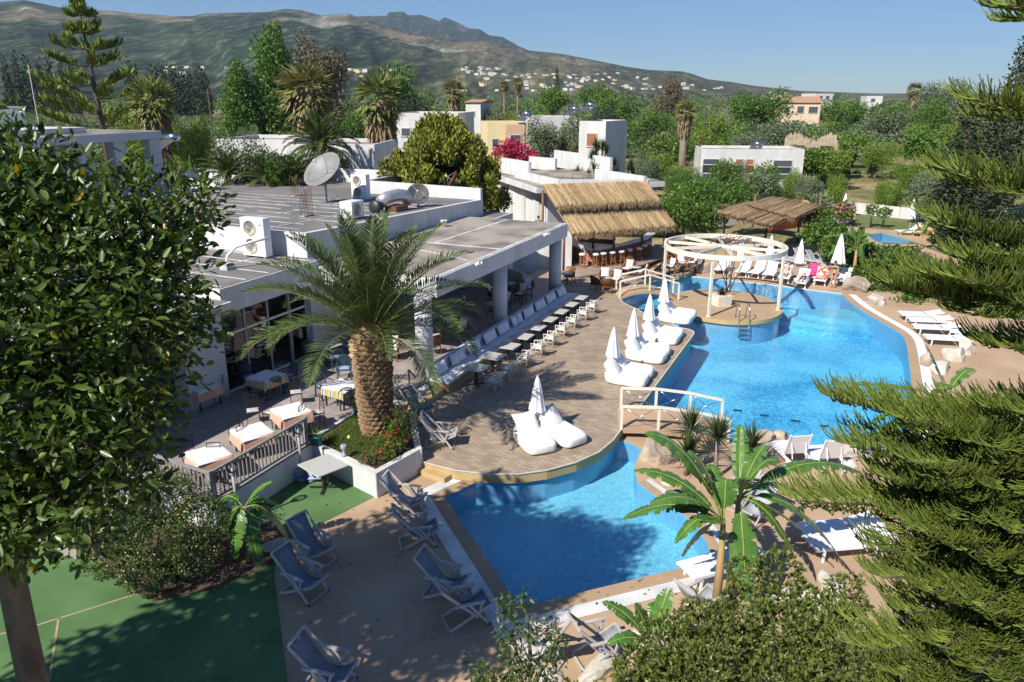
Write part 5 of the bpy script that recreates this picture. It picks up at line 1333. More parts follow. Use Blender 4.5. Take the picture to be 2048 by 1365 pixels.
lcl = [(1443, 549, 'white sun lounger beside the boulder across the pool'), (1487, 553, 'white sun lounger standing apart left of the close pair, across the pool'), (1514, 556, 'white sun lounger, left one of the close pair across the pool'), (1540, 559, 'white sun lounger, right one of the close pair across the pool'),
       (1569, 566, 'white sun lounger under the reclining sunbather'), (1603, 576, 'white sun lounger under the sunbather with bare legs'), (1622, 564, 'white sun lounger under the bright pink towel'), (1641, 571, 'white sun lounger under the orange patterned towel'), (1686, 572, 'white sun lounger right of the standing woman')]
LP = []
for (x, y, lab) in lcl: p = G(x, y - 4, 0); LP.append(p); put(lw, lwu, lab, p, R(FA) + random.uniform(-.08, .08), 'white loungers across the pool', 1.04)
for k, (x, y, a) in enumerate([(1548, 531, -70), (1577, 529, -55), (1607, 527, -50), (1632, 531, -48), (1657, 540, -50)]):
    put(lg, lgu, 'grey sun lounger in the rear row across the pool, ' + ORD[k] + ' from the pergola', G(x, y, 0), R(a), 'grey loungers in the rear row', 1.05)
for k, (x, y, a) in enumerate([(1838, 641, 172), (1856, 653, 172), (1868, 668, 170), (1893, 690, 168), (1945, 680, 150)]):
    put(lf, lfu, ['white lounger closest to the boulders on the right pool side', 'second white lounger below the boulders on the right pool side', 'third white lounger below the boulders on the right pool side', 'white lounger standing in front of the row on the right pool side', 'white lounger behind the row under the pine branches'][k], G(x, y, 0), R(a), 'white loungers on the right pool side', 1.05)
lb, lbu = make_lounger(M_plastic, 62), [False]
put(lb, lbu, 'white lounger facing the pool, the one nearer the yuccas', G(1580, 925, 0), R(97), 'upright loungers at the pool edge', (.8, 1.2, 1.15)); put(lb, lbu, 'white lounger facing the pool, the one nearer the pine', G(1649, 935, 0), R(96), 'upright loungers at the pool edge', (.8, 1.2, 1.15))
for k, (x, y, a, lab) in enumerate([(1675, 1080, 190, 'white lounger in dappled shade beside the pine, the far one'), (1690, 1105, 188, 'white lounger in dappled shade beside the pine, the near one'), (1440, 1150, 202, 'white lounger beside the tall banana stems')]):
    put(lf, lfu, lab, G(x, y, 0), R(a), 'loungers near the pine', 1.1)
for k, (x, y, a, lab) in enumerate([(1665, 452, -150, 'white lounger by the far pool, left of a pair'), (1680, 452, -150, 'white lounger by the far pool, right of a pair'), (1815, 470, 180, 'white lounger by the far pool beside the second parasol')]):
    put(lw, lwu, lab, G(x, y, 0), R(a), 'loungers by the far pool')
put(pa_, pau, 'closed white parasol standing behind the pink-towel lounger', G(1595, 560, 0), 0, 'folded parasols across the pool', 1.15)
put(pa_, pau, 'large closed white parasol behind the standing woman', G(1671, 566, 0), 0, 'folded parasols across the pool', (1.6, 1.6, 1.35))
put(pa_, pau, 'closed white parasol seen through the right half of the pergola', G(1537, 540, 0), 0, 'folded parasols across the pool', 1.05)
put(pa_, pau, 'closed white parasol seen through the middle of the pergola', G(1478, 545, 0), 0, 'folded parasols across the pool', 1.05)
put(pa_, pau, 'closed white parasol by the far pool next to the lounger pair', G(1684, 450, 0), 0, 'folded parasols at the far pool', 1.25)
put(pa_, pau, 'closed white parasol by the far pool beside the white wall', G(1818, 465, 0), 0, 'folded parasols at the far pool', 1.25)
# towels on two loungers
def towel(lp, mat, label, w=.62):
    f = R(FA); t = MB(); vs = []
    prof = [(.6, .40), (.2, .395), (-.1, .395), (-.27, .40), (-.5, .61), (-.78, .87), (-.86, .90), (-.9, .7)]
    for (x, z) in prof: vs += [(x, -w / 2, z + .02), (x, w / 2, z + .02)]
    o = t.add(vs, [(2 * i, 2 * i + 2, 2 * i + 3, 2 * i + 1) for i in range(len(prof) - 1)], True).build('beach_towel', mat)
    o.location = lp; o.rotation_euler = (0, 0, f); o.scale = (1.04, 1.04, 1.04); s = o.modifiers.new('t', 'SOLIDIFY'); s.thickness = .015
    tag(o, label, 'towel', 'beach towels')
towel(LP[6], pmat('pink_towel', (.72, .07, .22), (.62, .05, .18), 4, .9), 'bright pink towel covering a lounger backrest')
towel(LP[7], pmat('orange_pattern_towel', (.75, .10, .07), (.75, .62, .5), 5, .9, contrast=(.46, .54)), 'orange and white patterned towel over a lounger')
towel(LP[5], M_clothw, 'white towel draped over the lounger with bare legs')

# ------------------------------------------------------------------ railing, lamps, planter, small things of the terrace
rail = thing('terrace_railing', 'grey wooden railing along the dining terrace edge', 'railing', W(-11.4, -.15, TE))
RLO = Vector(rail.location)
M_railw = pmat('grey_painted_wood', (.30, .29, .28), (.24, .235, .23), 6, .6)
def rl(b, name): o = b.build(name, M_railw, rail); o.matrix_parent_inverse = Matrix.Translation(-RLO); return o
runs = [((-11.4, -.18), (-7.35, -.18)), ((-11.4, -.18), (-11.2, -2.4)), ((-11.2, -2.4), (-12.9, -2.55))]
for (a, c) in runs:
    p, q = W(*a, TE), W(*c, TE); L = (q - p).length
    rl(MB().bar(p + Vector((0, 0, .92)), q + Vector((0, 0, .92)), .09, .06), 'top_rail'); rl(MB().bar(p + Vector((0, 0, .1)), q + Vector((0, 0, .1)), .05, .06), 'bottom_rail')
    n = int(L / .155)
    for k in range(1, n): c_ = p.lerp(q, k / n); rl(MB().bar(c_ + Vector((0, 0, .08)), c_ + Vector((0, 0, .9)), .045, .035), 'baluster')
for (u, v) in ((-11.4, -.18), (-7.35, -.18), (-11.2, -2.4), (-12.9, -2.55)): p = W(u, v, TE); rl(MB().box(p + Vector((0, 0, .49)), (.12, .12, .98), rz=ANG), 'post')
struct(MB().bar(W(-11.5, -.08, .42), W(-7.0, -.08, .42), .03, .86).build('terrace_wall', M_wall))
struct(MB().bar(W(-11.47, -.1, .42), W(-11.47, -2.4, .42), .03, .86).build('terrace_wall', M_wall))
M_globe = glassmat('clear_globe', (.9, .92, .92), refl=.12)
for k, ((x, y), lab) in enumerate([((470, 1003), 'grey lamp post with clear globe before the railing corner'), ((597, 941), 'grey lamp post with clear globe at the upper railing end')]):
    p = W(-10.9, .16, .012) if k == 0 else W(-8.1, .16, .012); t = thing('globe_lamp', lab, 'lamp post', p, 0, 'globe lamps at the railing')
    MB().tube([(0, 0, 0), (0, 0, 1.55)], .04, 10).build('pole', M_greymetal, t); MB().lathe([(.1, 0), (.1, .05), (.05, .08)], 14).build('base', M_greymetal, t)
    MB().lathe([(.05, 1.53), (.09, 1.57), (.09, 1.61), (.05, 1.63)], 14).build('collar', M_greymetal, t)
    MB().ball((0, 0, 1.77), .17, 20, 12).build('globe', M_globe, t); MB().lathe([(.03, 1.6), (.035, 1.72), (.01, 1.76)], 10).build('bulb', M_plastic, t)
p = G(165, 1060, 0); t = thing('globe_lamp', 'white globe garden lamp beside the lantana bush', 'lamp post', p)
MB().tube([(0, 0, 0), (0, 0, .8)], .04, 8).build('pole', M_greymetal, t); MB().ball((0, 0, .95), .2, 20, 12).build('globe', M_plastic, t)
# planter with the palm
plan = [(-7.95, 2.85), (-6.95, -.45), (-3.3, -.42), (-2.75, .9), (-6.05, 3.18)]
pl = thing('white_planter', 'white walled raised bed holding the big palm', 'planter', W(-5.5, 1.2, 0)); PO = Vector(pl.location)
def plp(b, name, mat): o = b.build(name, mat, pl); o.matrix_parent_inverse = Matrix.Translation(-PO); return o
for i in range(len(plan)):
    p, q = W(*plan[i]), W(*plan[(i + 1) % len(plan)]); d = (q - p).normalized() * .1
    plp(MB().bar((p.x - d.x, p.y - d.y, .40), (q.x + d.x, q.y + d.y, .40), .2 + .002 * i, .84 + .004 * i), 'wall', M_wall)
plp(MB().prism(wpoly(plan), .3, .74), 'soil', M_soil)
p = G(646, 932, .76); p.z = 0.012; t = put(pt, pu, 'grey pedestal table standing over the blue cushions on the turf', p, ANG - R(20), 'tables along the sofa', (1.25, 1.25, 1.06)); t['group'] = 'table on the turf'
stk = G(616, 962, .0)
pm2 = pillow_mesh(.46, .46, .13).mesh('seat_cushion'); pm2.materials.append(M_seatpad)
for k in range(9):
    o = bpy.data.objects.new('seat_cushion', pm2); COL.objects.link(o)
    s_ = 0 if k < 4 else 1; lev = k if k < 4 else k - 4
    o.location = (stk.x - .25 + .45 * s_ + random.uniform(-.04, .04), stk.y + .15 - .1 * s_ + random.uniform(-.04, .04), .08 + .085 * lev); o.rotation_euler = (random.uniform(-.08, .08), random.uniform(-.08, .08), random.uniform(0, 1))
    tag(o, 'blue seat cushion under the turf table, ' + ORD[lev] + ' up in the ' + ('pile at the table leg' if s_ else 'heap at the wall'), 'cushion', 'blue cushions under the table')
p = G(820, 797, DE); t = thing('arrow_sign', 'black upward arrow sign at the terrace steps', 'sign', p, R(-10))
MB().bar((0, 0, 0), (0, 0, 1.15), .05).build('shaft', M_black, t)
for s in (-1, 1): MB().bar((0, 0, 1.18), (s * .26, 0, .86), .03, .09, up=(0, 1, 0)).build('arrow_head', M_black, t)
t = thing('step_box', 'ochre step block leading down from the terrace beside the sofa end', 'step', W(-1.4, .75, DE), ANG)
MB().box((0, 0, .12), (1.7, .75, .24)).build('step', M_yellow, t); MB().box((.4, .25, .3), (.9, .26, .12)).build('riser', M_greywall, t)
# ------------------------------------------------------------------ foliage tools
TPL = {
    'oval': (np.array([(0, 0, 0), (.28, .42, .04), (.68, .40, .05), (1, 0, -.06), (.68, -.40, .05), (.28, -.42, .04)]), [(0, 1, 2, 3), (0, 3, 4, 5)]),
    'diamond': (np.array([(0, 0, 0), (.45, .5, .05), (1, 0, -.05), (.45, -.5, .05)]), [(0, 1, 2, 3)]),
    'blade': (np.array([(0, .5, 0), (1, 0, 0), (0, -.5, 0)]), [(0, 1, 2)]),
}
def unit(a): return a / (np.linalg.norm(a, axis=-1, keepdims=True) + 1e-9)
def leaf_arrays(pos, d, nrm, L, Wd, tpl='diamond'):
    """pos, d (along the leaf), nrm (N,3); L, Wd (N,)"""
    P, Fs = TPL[tpl]; n = len(pos); k = len(P)
    d = unit(d); side = unit(np.cross(d, nrm)); up = np.cross(side, d)
    v = pos[:, None, :] + d[:, None, :] * (L[:, None] * P[None, :, 0])[..., None] + side[:, None, :] * (Wd[:, None] * P[None, :, 1])[..., None] + up[:, None, :] * (L[:, None] * P[None, :, 2])[..., None]
    f = np.array(Fs)[None] + (np.arange(n) * k)[:, None, None]
    return v.reshape(-1, 3), f.reshape(-1, len(Fs[0]))
def cat(parts):
    vs, fs, o = [], [], 0
    for v, f in parts: vs.append(v); fs.append(f + o); o += len(v)
    return np.concatenate(vs), np.concatenate(fs)
def blob_leaves(blobs, dens, L, Wd, tpl='diamond', up=.35, out=.5, shell=.55, rng=RNG, whorl=1, droop=0.0):
    """leaves spread through a set of ellipsoids, thicker near the surface; dens = leaves per square metre of surface"""
    parts = []
    for bl in blobs:
        c = np.array(bl[:3]); r = np.array(bl[3:6] if len(bl) >= 6 else (bl[3],) * 3)
        area = 4 * math.pi * (np.prod(r) ** (2 / 3)); n = max(6, int(dens * area))
        dirs = unit(rng.normal(size=(n, 3))); rad = shell + (1.05 - shell) * rng.random((n, 1)) ** .6
        # clumpy outline
        rad *= 1 + .16 * np.sin(dirs[:, :1] * 7 + c[0] * 3) * np.sin(dirs[:, 1:2] * 6 + c[1] * 5) + .10 * np.sin(dirs[:, 2:] * 11 + c[2] * 7)
        p = c + dirs * r * rad
        p = np.repeat(p, whorl, 0); dr = np.repeat(dirs, whorl, 0); m = len(p)
        d = dr * out + rng.normal(size=(m, 3)) * .6 + np.array((0, 0, up - droop))
        nr = unit(dr * .6 + rng.normal(size=(m, 3)) * .45 + np.array((0, 0, .6)))
        s = .7 + .6 * rng.random(m)
        parts.append(leaf_arrays(p, d, nr, L * s, Wd * s, tpl))
    return cat(parts)
def leaf_obj(name, arr, mat, parent=None, smooth=False):
    return link(name, npmesh(name, arr[0], arr[1], smooth), mat, parent)
M_bark = pmat('grey_bark', (.30, .245, .19), (.19, .15, .115), 3, .9, bump=.6, bscale=12, stretch=(1, 1, .4))
M_barkdark = pmat('dark_bark', (.12, .09, .065), (.07, .05, .04), 4, .95, bump=.6, bscale=14)
M_palmbark = pmat('palm_leaf_base', (.34, .22, .12), (.16, .10, .06), 7, .95, bump=.5, bscale=20)
M_palmcut = pmat('palm_cut_stub', (.52, .36, .20), (.36, .24, .13), 7, .9)
L_ficus = leafmat('ficus_leaf', (.032, .056, .010), (.115, .18, .032), rough=.36, trans=.25, yellow=(.42, .26, .02), spec=.45, yfrac=.003)
L_date = leafmat('date_palm_leaflet', (.045, .072, .022), (.115, .16, .048), rough=.36, trans=.18)
L_rachis = pmat('frond_rib', (.22, .22, .06), (.16, .17, .05), 4, .5)
L_arau = leafmat('araucaria_twig', (.085, .125, .02), (.22, .285, .05), rough=.6, trans=0.12)
L_banana = pmat('banana_leaf', (.085, .19, .028), (.05, .125, .02), 3, .35, spec=.5)
L_pitto = leafmat('pittosporum_leaf', (.08, .11, .02), (.23, .275, .075), rough=.4, trans=.3, spec=.4)
L_yucca = leafmat('yucca_blade', (.035, .06, .02), (.09, .12, .04), rough=.4, trans=.1)
L_lantana = leafmat('lantana_leaf', (.05, .08, .02), (.12, .17, .05), rough=.6, trans=.25)
L_bright = leafmat('bright_leaf', (.06, .10, .014), (.16, .24, .04), rough=.5, trans=.3)
L_hedge = leafmat('creeper_leaf', (.05, .10, .014), (.13, .22, .035), rough=.5, trans=.25)
M_flower = pmat('pink_flower', (.72, .34, .28), (.75, .52, .2), 30, .8)
M_red = pmat('red_flower', (.65, .03, .04), (.5, .02, .05), 30, .8)

# ------------------------------------------------------------------ big ficus in front
def trunk_tube(b, pts, r0, r1, n=10):
    k = len(pts); b.tube(pts, [r0 + (r1 - r0) * i / (k - 1) for i in range(k)], n)
fic = thing('ficus_tree', 'large dark glossy-leaved ficus tree in front of the restaurant', 'tree', (-6.9, 8.95, 0))
FO = np.array((-6.9, 8.95, 0))
fb = []
for (px, py, y, r) in [(30, 380, 9.6, .9), (-60, 360, 9.6, 1.0), (175, 480, 9.6, .95), (305, 440, 9.8, .78), (405, 408, 9.9, .36), (90, 560, 9.0, 1.4), (260, 520, 9.3, 1.05), (370, 470, 9.6, .3), (50, 800, 8.5, 1.3), (210, 700, 8.8, 1.1), (300, 620, 9, .7), (350, 660, 9, .38), (120, 970, 8, .85), (210, 880, 8.3, .75), (10, 1030, 7.8, .75), (185, 1075, 7.5, .36), (280, 800, 8.6, .5), (-150, 600, 9, 1.6), (-120, 900, 8.2, 1.3), (250, 960, 8.0, .35)]:
    p = A(px, py, y * 1.12); fb.append((p.x - FO[0], p.y - FO[1], p.z, r * 1.1))
for k in range(60):      # sprigs that break the outline
    q = fb[k % 20]; dd = unit(RNG.normal(size=3) + np.array((.5, -.6, .2))); fb.append((q[0] + dd[0] * q[3] * 1.08, q[1] + dd[1] * q[3] * 1.08, q[2] + dd[2] * q[3] * 1.08, random.uniform(.12, .24)))
right = [q for q in fb if q[0] > 1.6]; left_ = [q for q in fb if q[0] <= 1.6]
arr = cat([blob_leaves(left_, 84, .165, .074, 'oval', up=.15, out=.7, shell=.2), blob_leaves(right, 56, .16, .07, 'oval', up=.15, out=.7, shell=.15)])
leaf_obj('crown', arr, L_ficus, fic, True)
ob = [(-9.5, 10.6, 9.5, 1.9), (-9.2, 8.6, 9.4, 1.6), (-11.5, 8.6, 9.5, 2.0), (-13.4, 7.2, 9.5, 2.0), (-15.6, 5.4, 9.3, 1.9), (-11.6, 9.8, 9.4, 1.3), (-8.6, 12.2, 9.9, 1.15), (-13.5, 5.5, 9, 1.9), (-10.5, 5.8, 8.8, 1.7), (-8.0, 10.9, 9.8, 1.1), (-9.8, 4.9, 8.6, .9)]
arr = blob_leaves([(x - FO[0], y - FO[1], z, r) for x, y, z, r in ob], 30, .34, .17, 'oval', up=.1, shell=.3)
leaf_obj('rear_crown', arr, L_ficus, fic, True)
tw = MB()
for q in fb[:20]:
    for k in range(9):
        dd = unit(RNG.normal(size=3) + np.array((0, -.3, .2))); c0 = np.array(q[:3]); c1 = c0 + dd * q[3] * .55 + np.array((0, 0, -.08)); c2 = c0 + dd * q[3] * 1.02; tw.tube([tuple(c0), tuple(c1), tuple(c2)], [.018, .012, .006], 4)
tw.build('twigs', M_bark, fic)['kind'] = 'stuff'
b = MB(); trunk_tube(b, [(0, 0, -.1), (.02, 0, .5), (.05, .0, 2.5), (.08, 0, 4.5), (.05, .1, 6.2), (-.05, .3, 7.5)], .23, .15, 12)
b.build('trunk', pmat('ficus_bark', (.19, .14, .105), (.09, .068, .052), 4, .9, bump=.8, bscale=14, stretch=(1, 1, .35)), fic)
for (x, y, z, r) in [f_[:4] for f_ in fb[:14]] + [(p[0] - FO[0], p[1] - FO[1], p[2], p[3]) for p in ob[:8]]:
    s = Vector((.05, .1, 5.0 + random.uniform(0, 2.2))); e = Vector((x, y, z)); m = s.lerp(e, .5) + Vector((0, 0, .35))
    MB().tube([s, m, e], [.09, .05, .02], 7).build('limb', M_bark, fic)

# ------------------------------------------------------------------ date palm
def frond_arrays(base, az, el, length, bend, nl=62, lw=.028, ll=.55, twist=0.0, rng=RNG, seg=14):
    """returns rachis points and leaflet arrays of one pinnate frond"""
    pts = []; p = np.array(base, float); ds = length / seg; a = el
    h = np.array((math.cos(az), math.sin(az), 0))
    for i in range(seg + 1):
        pts.append(p.copy()); d = h * math.cos(a) + np.array((0, 0, math.sin(a))); p = p + d * ds; a -= bend / seg * (.5 + 1.1 * i / seg)
    pts = np.array(pts); t = np.linspace(.10, .985, nl); idx = t * seg; i0 = np.clip(idx.astype(int), 0, seg - 1); fr = (idx - i0)[:, None]
    pos = pts[i0] * (1 - fr) + pts[i0 + 1] * fr; tan = unit(pts[i0 + 1] - pts[i0]); side = np.array((-h[1], h[0], 0)); up = unit(np.cross(tan, side) * -1)
    up = np.where(up[:, 2:3] < 0, -up, up) if el > 0.3 else up
    parts = []
    for s in (-1, 1):
        env = np.sin(np.clip(t * 1.05, 0, 1) * math.pi) ** .55 * .8 + .2
        L = ll * env * (.85 + .3 * rng.random(nl))
        d = tan * .70 + side * s * .74 + up * (.34 + .10 * rng.normal(size=(nl, 1))) + np.array((0, 0, -.06)) + rng.normal(size=(nl, 3)) * .05
        parts.append(leaf_arrays(pos, d, up + side * s * -.3, L, np.full(nl, lw), 'diamond'))
    return pts, cat(parts)
def make_frond(parent, base, az, el, length, bend, mat=None, rib=None, **kw):
    pts, arr = frond_arrays(base, az, el, length, bend, **kw)
    o = leaf_obj('frond', arr, mat or L_date, parent)
    b = MB(); k = len(pts); b.tube([tuple(p) for p in pts[::2]], [.035 * (1 - .8 * i / (k // 2)) for i in range(len(pts[::2]))], 5)
    b.build('rib', rib or L_rachis, o); return o
pp = W(-5.35, 1.15, .74)
palm = thing('date_palm', 'big date palm with thick scaly trunk in the white planter', 'palm', pp)
PT = 3.55
b = MB().lathe([(.44, -.05), (.46, .3), (.52, 1.2), (.57, 2.2), (.58, 3.0), (.52, 3.5), (.36, 3.75)], 24)
ptr = b.build('trunk', M_palmbark, palm)
sm = MB(); sm.add([(0, -.115, -.10), (0, .115, -.10), (0, .125, .02), (0, 0, .13), (0, -.125, .02), (.075, -.07, -.03), (.085, .07, -.03), (.12, 0, .055)], [(0, 1, 6, 5), (1, 2, 6), (2, 3, 7, 6), (3, 4, 5, 7), (4, 0, 5), (5, 6, 7)])
sme = sm.mesh('leaf_base'); sme.materials.append(M_palmbark); sm2 = sm.mesh('leaf_base'); sm2.materials.append(M_palmcut)
zr = 0; row = 0
while zr < 3.6:
    rad = float(np.interp(zr, [0, .3, 1.2, 2.2, 3.0, 3.5, 3.75], [.44, .46, .52, .57, .58, .52, .38])); n = 15
    for j in range(n):
        a = 2 * math.pi * (j + .5 * (row % 2)) / n + random.uniform(-.03, .03)
        if math.cos(a + math.pi / 2 - .1) < -.45: continue
        o = bpy.data.objects.new('leaf_base', sm2 if (zr > 2.75 and random.random() < .7) else sme); COL.objects.link(o); o.parent = ptr
        o.location = (rad * math.cos(a) * .99, rad * math.sin(a) * .99, zr + random.uniform(-.02, .02)); o.rotation_euler = (0, random.uniform(-.25, .1), a); k = random.uniform(.85, 1.2); o.scale = (k * (1.5 if zr > 2.8 else 1), k, k)
    zr += .165; row += 1
NF = 46
for k in range(NF):
    t = (k + .5) / NF; az = k * 2.39996 + .3; el = R(87) - R(66) * t ** .85 + random.uniform(-.07, .07)
    make_frond(palm, (.16 * math.cos(az), .16 * math.sin(az), PT + .15 - .35 * t), az, el, random.uniform(3.9, 4.4) * (.92 if t < .2 else 1), R(14 + 82 * t + random.uniform(-8, 8)), nl=74, lw=.045, ll=.72)

# ------------------------------------------------------------------ araucaria (Norfolk pine) in front on the right
ar = thing('araucaria_tree', 'araucaria with sweeping plumes of green twigs filling the near right side', 'tree', (6.9, 8.6, 0)); ARO = Vector((6.9, 8.6, 0))
b = MB(); trunk_tube(b, [(0, 0, 0), (.05, 0, 5), (0, .05, 10), (0, 0, 14.5)], .26, .06, 12); b.build('trunk', M_barkdark, ar)
def plume(base, tip, sag=.25, n_per_m=105, rl=.40, seed=0, start=.22, thick=.0105):
    """rope-like twigs rising from both sides of a branch that sags and lifts at the tip"""
    rng = np.random.default_rng(seed); base, tip = np.array(base), np.array(tip); L = np.linalg.norm(tip - base)
    def cpt(t): return base * (1 - t)[:, None] + tip * t[:, None] + np.array((0, 0, -1)) * (sag * 4 * t * (1 - t))[:, None] * L * .25
    n = int(L * n_per_m); t = start + (1 - start) * np.sort(rng.random(n)) ** .9; p = cpt(t); tan = unit(cpt(np.minimum(t + .02, 1.02)) - p)
    side = unit(np.cross(tan, np.array((0, 0, 1.0)))); s = np.where(rng.random(n) < .5, -1, 1)[:, None]
    lat = .16 * (1 - (t[:, None] - .55) ** 2 * 1.6) * rng.random((n, 1))      # spread of side branchlets
    p = p + side * s * lat * 1.5 + tan * rng.normal(size=(n, 1)) * .03
    ln = rl * (.55 + .6 * rng.random(n)) * (.6 + .5 * np.sin(np.clip((t - start) / (1 - start), 0, 1) * math.pi * .8 + .35))
    d0 = unit(tan * .75 + side * s * (.55 + .35 * rng.random((n, 1))) + np.array((0, 0, .10)) + rng.normal(size=(n, 3)) * .14)
    d1 = unit(tan * .35 + side * s * .18 + np.array((0, 0, 1.0)) + rng.normal(size=(n, 3)) * .16)
    K = 5; V = []; 
    q = p.copy()
    rings = []
    for i in range(K):
        f = i / (K - 1); d = unit(d0 * (1 - f) + d1 * f); r = thick * (1 - .5 * f)
        a = unit(np.cross(d, np.array((.3, .2, .93)))); bb = np.cross(d, a)
        rings.append(np.stack([q + a * r, q - a * r * .5 + bb * r * .87, q - a * r * .5 - bb * r * .87], 1))
        q = q + d * (ln / (K - 1))[:, None]
    V = np.stack(rings, 1).reshape(n, K * 3, 3)
    F = []
    for i in range(K - 1):
        for j in range(3): F.append((i * 3 + j, i * 3 + (j + 1) % 3, (i + 1) * 3 + (j + 1) % 3, (i + 1) * 3 + j))
    F = np.array(F)[None] + (np.arange(n) * K * 3)[:, None, None]
    tt = np.linspace(0, 1, 9); return cpt(tt), (V.reshape(-1, 3), F.reshape(-1, 4))
tips = [(2015, -16, 8.3, .2), (1952, 172, 8.2, .30), (1898, 312, 8.0, .34), (1875, 412, 8.0, .36), (1775, 540, 8.0, .34), (1668, 772, 7.9, .25), (1700, 868, 7.6, .3), (1590, 975, 7.7, .25), (1770, 930, 7.4, .3), (1790, 1010, 7.5, .3), (1765, 1130, 7.2, .3), (1720, 1275, 7.4, .3),
        (1855, 520, 7.6, .3), (1930, 490, 7.5, .3), (1915, 530, 7.2, .3), (1800, 810, 7.3, .3), (1900, 830, 7.4, .3), (1830, 900, 7.0, .3), (1830, 970, 8.0, .3), (1900, 960, 7.2, .3), (1850, 1040, 7.0, .3), (1940, 1080, 6.9, .3), (1840, 1080, 7.6, .3), (1860, 1160, 6.9, .3), (1960, 1190, 6.7, .3), (1810, 1200, 7.2, .3), (1880, 1270, 6.8, .3), (1800, 1330, 7.1, .3), (1960, 1320, 6.6, .3), (1780, 1380, 7.4, .3), (2010, 670, 7.4, .3), (1985, 900, 7.2, .3), (2040, 1040, 6.8, .3), (2030, 560, 7.6, .3), (2040, 800, 7.2, .3), (1830, 1410, 7.0, .3)]
for k, (px, py, y, sag) in enumerate(tips):
    tip = A(px, py + 26, y) - ARO; L0 = math.hypot(tip.x, tip.y); base = Vector((0, 0, tip.z - .10 * L0 + random.uniform(.1, .4)))
    cl, arr = plume(base, tip, sag, 125 if k < 13 else 112, .50 if k < 5 else .42 if k < 13 else .40, seed=k, start=.15)
    o = leaf_obj('branch_plume', arr, L_arau, ar)
    MB().tube([tuple(p) for p in cl], [.035 * (1 - .75 * i / 8) for i in range(9)], 6).build('branch', M_barkdark, o)
    # two side branches give each plume its fan shape
    for s in (-1, 1):
        i0 = 4; bpt = Vector(cl[i0]); dirn = (Vector(cl[-1]) - Vector(cl[0])).normalized(); sd = dirn.cross(Vector((0, 0, 1))).normalized()
        tp = bpt + dirn * L0 * .33 + sd * s * L0 * .20 + Vector((0, 0, random.uniform(-.05, .12)))
        _, a2 = plume(bpt, tp, .2, 100, .34, seed=k * 7 + s + 3, start=.05); leaf_obj('side_plume', a2, L_arau, o)

# ------------------------------------------------------------------ bananas
def banana_leaf(parent, base, tip, apex, width, seed, name='leaf', mat=None, tears=7):
    rnd = random.Random(seed); base, tip = Vector(base), Vector(tip); mid = (base + tip) / 2 + Vector((0, 0, apex * 1.55))
    n = 34; vs = []; fs = []; ctr = []
    def q(t): return base * (1 - t) ** 2 + mid * 2 * t * (1 - t) + tip * t * t
    chord = Vector((tip.x - base.x, tip.y - base.y, 0)); side0 = Vector((-chord.y, chord.x, 0)).normalized() if chord.length > .05 else Vector((1, 0, 0))
    notch = set(rnd.sample(range(5, n - 3), tears))
    b = MB()
    rows = {1: [], -1: []}
    for i in range(n):
        t = i / (n - 1); c = q(t); tan = (q(min(1, t + .01)) - q(max(0, t - .01))).normalized(); side = side0; up = tan.cross(side).normalized() * -1
        if up.z < 0: up = -up
        ctr.append(c)
        s0 = max(0, (t - .16) / .84); w = width * 1.35 * (math.sin(math.pi * min(1, s0) ** .75) ** .55 if s0 > 0 else 0.02) * .5
        for s in (1, -1):
            e = c + side * s * w * .86 + up * (w * .22 - w * w * .6 * (1 + t)) + tan * w * .25 + Vector((0, 0, -.12 * w * rnd.random()))
            rows[s].append((c, e))
    for s in (1, -1):
        for i in range(n - 1):
            (c0, e0), (c1, e1) = rows[s][i], rows[s][i + 1]
            if i in notch: e1 = e1.lerp(c1, rnd.uniform(.25, .6)); e0 = e0.lerp(c0, .1)
            m0, m1 = c0.lerp(e0, .5) + Vector((0, 0, .02)), c1.lerp(e1, .5) + Vector((0, 0, .02))
            b.add([c0, c1, m1, m0, e1, e0], [(0, 1, 2, 3), (3, 2, 4, 5)] if s > 0 else [(3, 2, 1, 0), (5, 4, 2, 3)], False)
    o = b.build(name, mat or L_banana, parent)
    MB().tube([tuple(c) for c in ctr[::3]], [.022 * (1 - .8 * i / len(ctr[::3])) for i in range(len(ctr[::3]))], 5).build('midrib', pmat('banana_rib', (.30, .34, .08), None, 3, .5), o)
    return o
M_bstem = pmat('banana_stem', (.42, .26, .12), (.25, .28, .09), 5, .8, stretch=(1, 1, .2))
def banana(label, foot, height, tips_px, depth_off, rad=.11, group='banana plants', scale_w=.52):
    t = thing('banana_plant', label, 'banana plant', foot, 0, group); f = Vector(foot)
    MB().tube([(0, 0, 0), (.02, 0, height * .5), (.0, .02, height)], [rad, rad * .85, rad * .5], 10).build('stem', M_bstem, t)
    for k, (px, py, dy, apex, w) in enumerate(tips_px):
        tip = A(px, py, f.y + dy) - f; banana_leaf(t, (0, 0, height - .05), tip, apex, w, k + int(abs(f.x) * 10))
    return t
banana('tall banana plant before the small pool, the stem nearer the water', G(1430, 1225, 0), 2.45, [(1245, 1040, .3, .55, .5), (1268, 942, .8, .5, .5), (1290, 868, .5, .75, .62), (1350, 1088, -.3, .5, .4), (1365, 1115, .9, .4, .42), (1330, 985, .6, .3, .5), (1420, 930, 1.2, .3, .45), (1395, 1040, -.8, .1, .5), (1300, 1010, -.6, .5, .45), (1450, 960, .3, .4, .5), (1375, 905, .2, .5, .5)], 0)
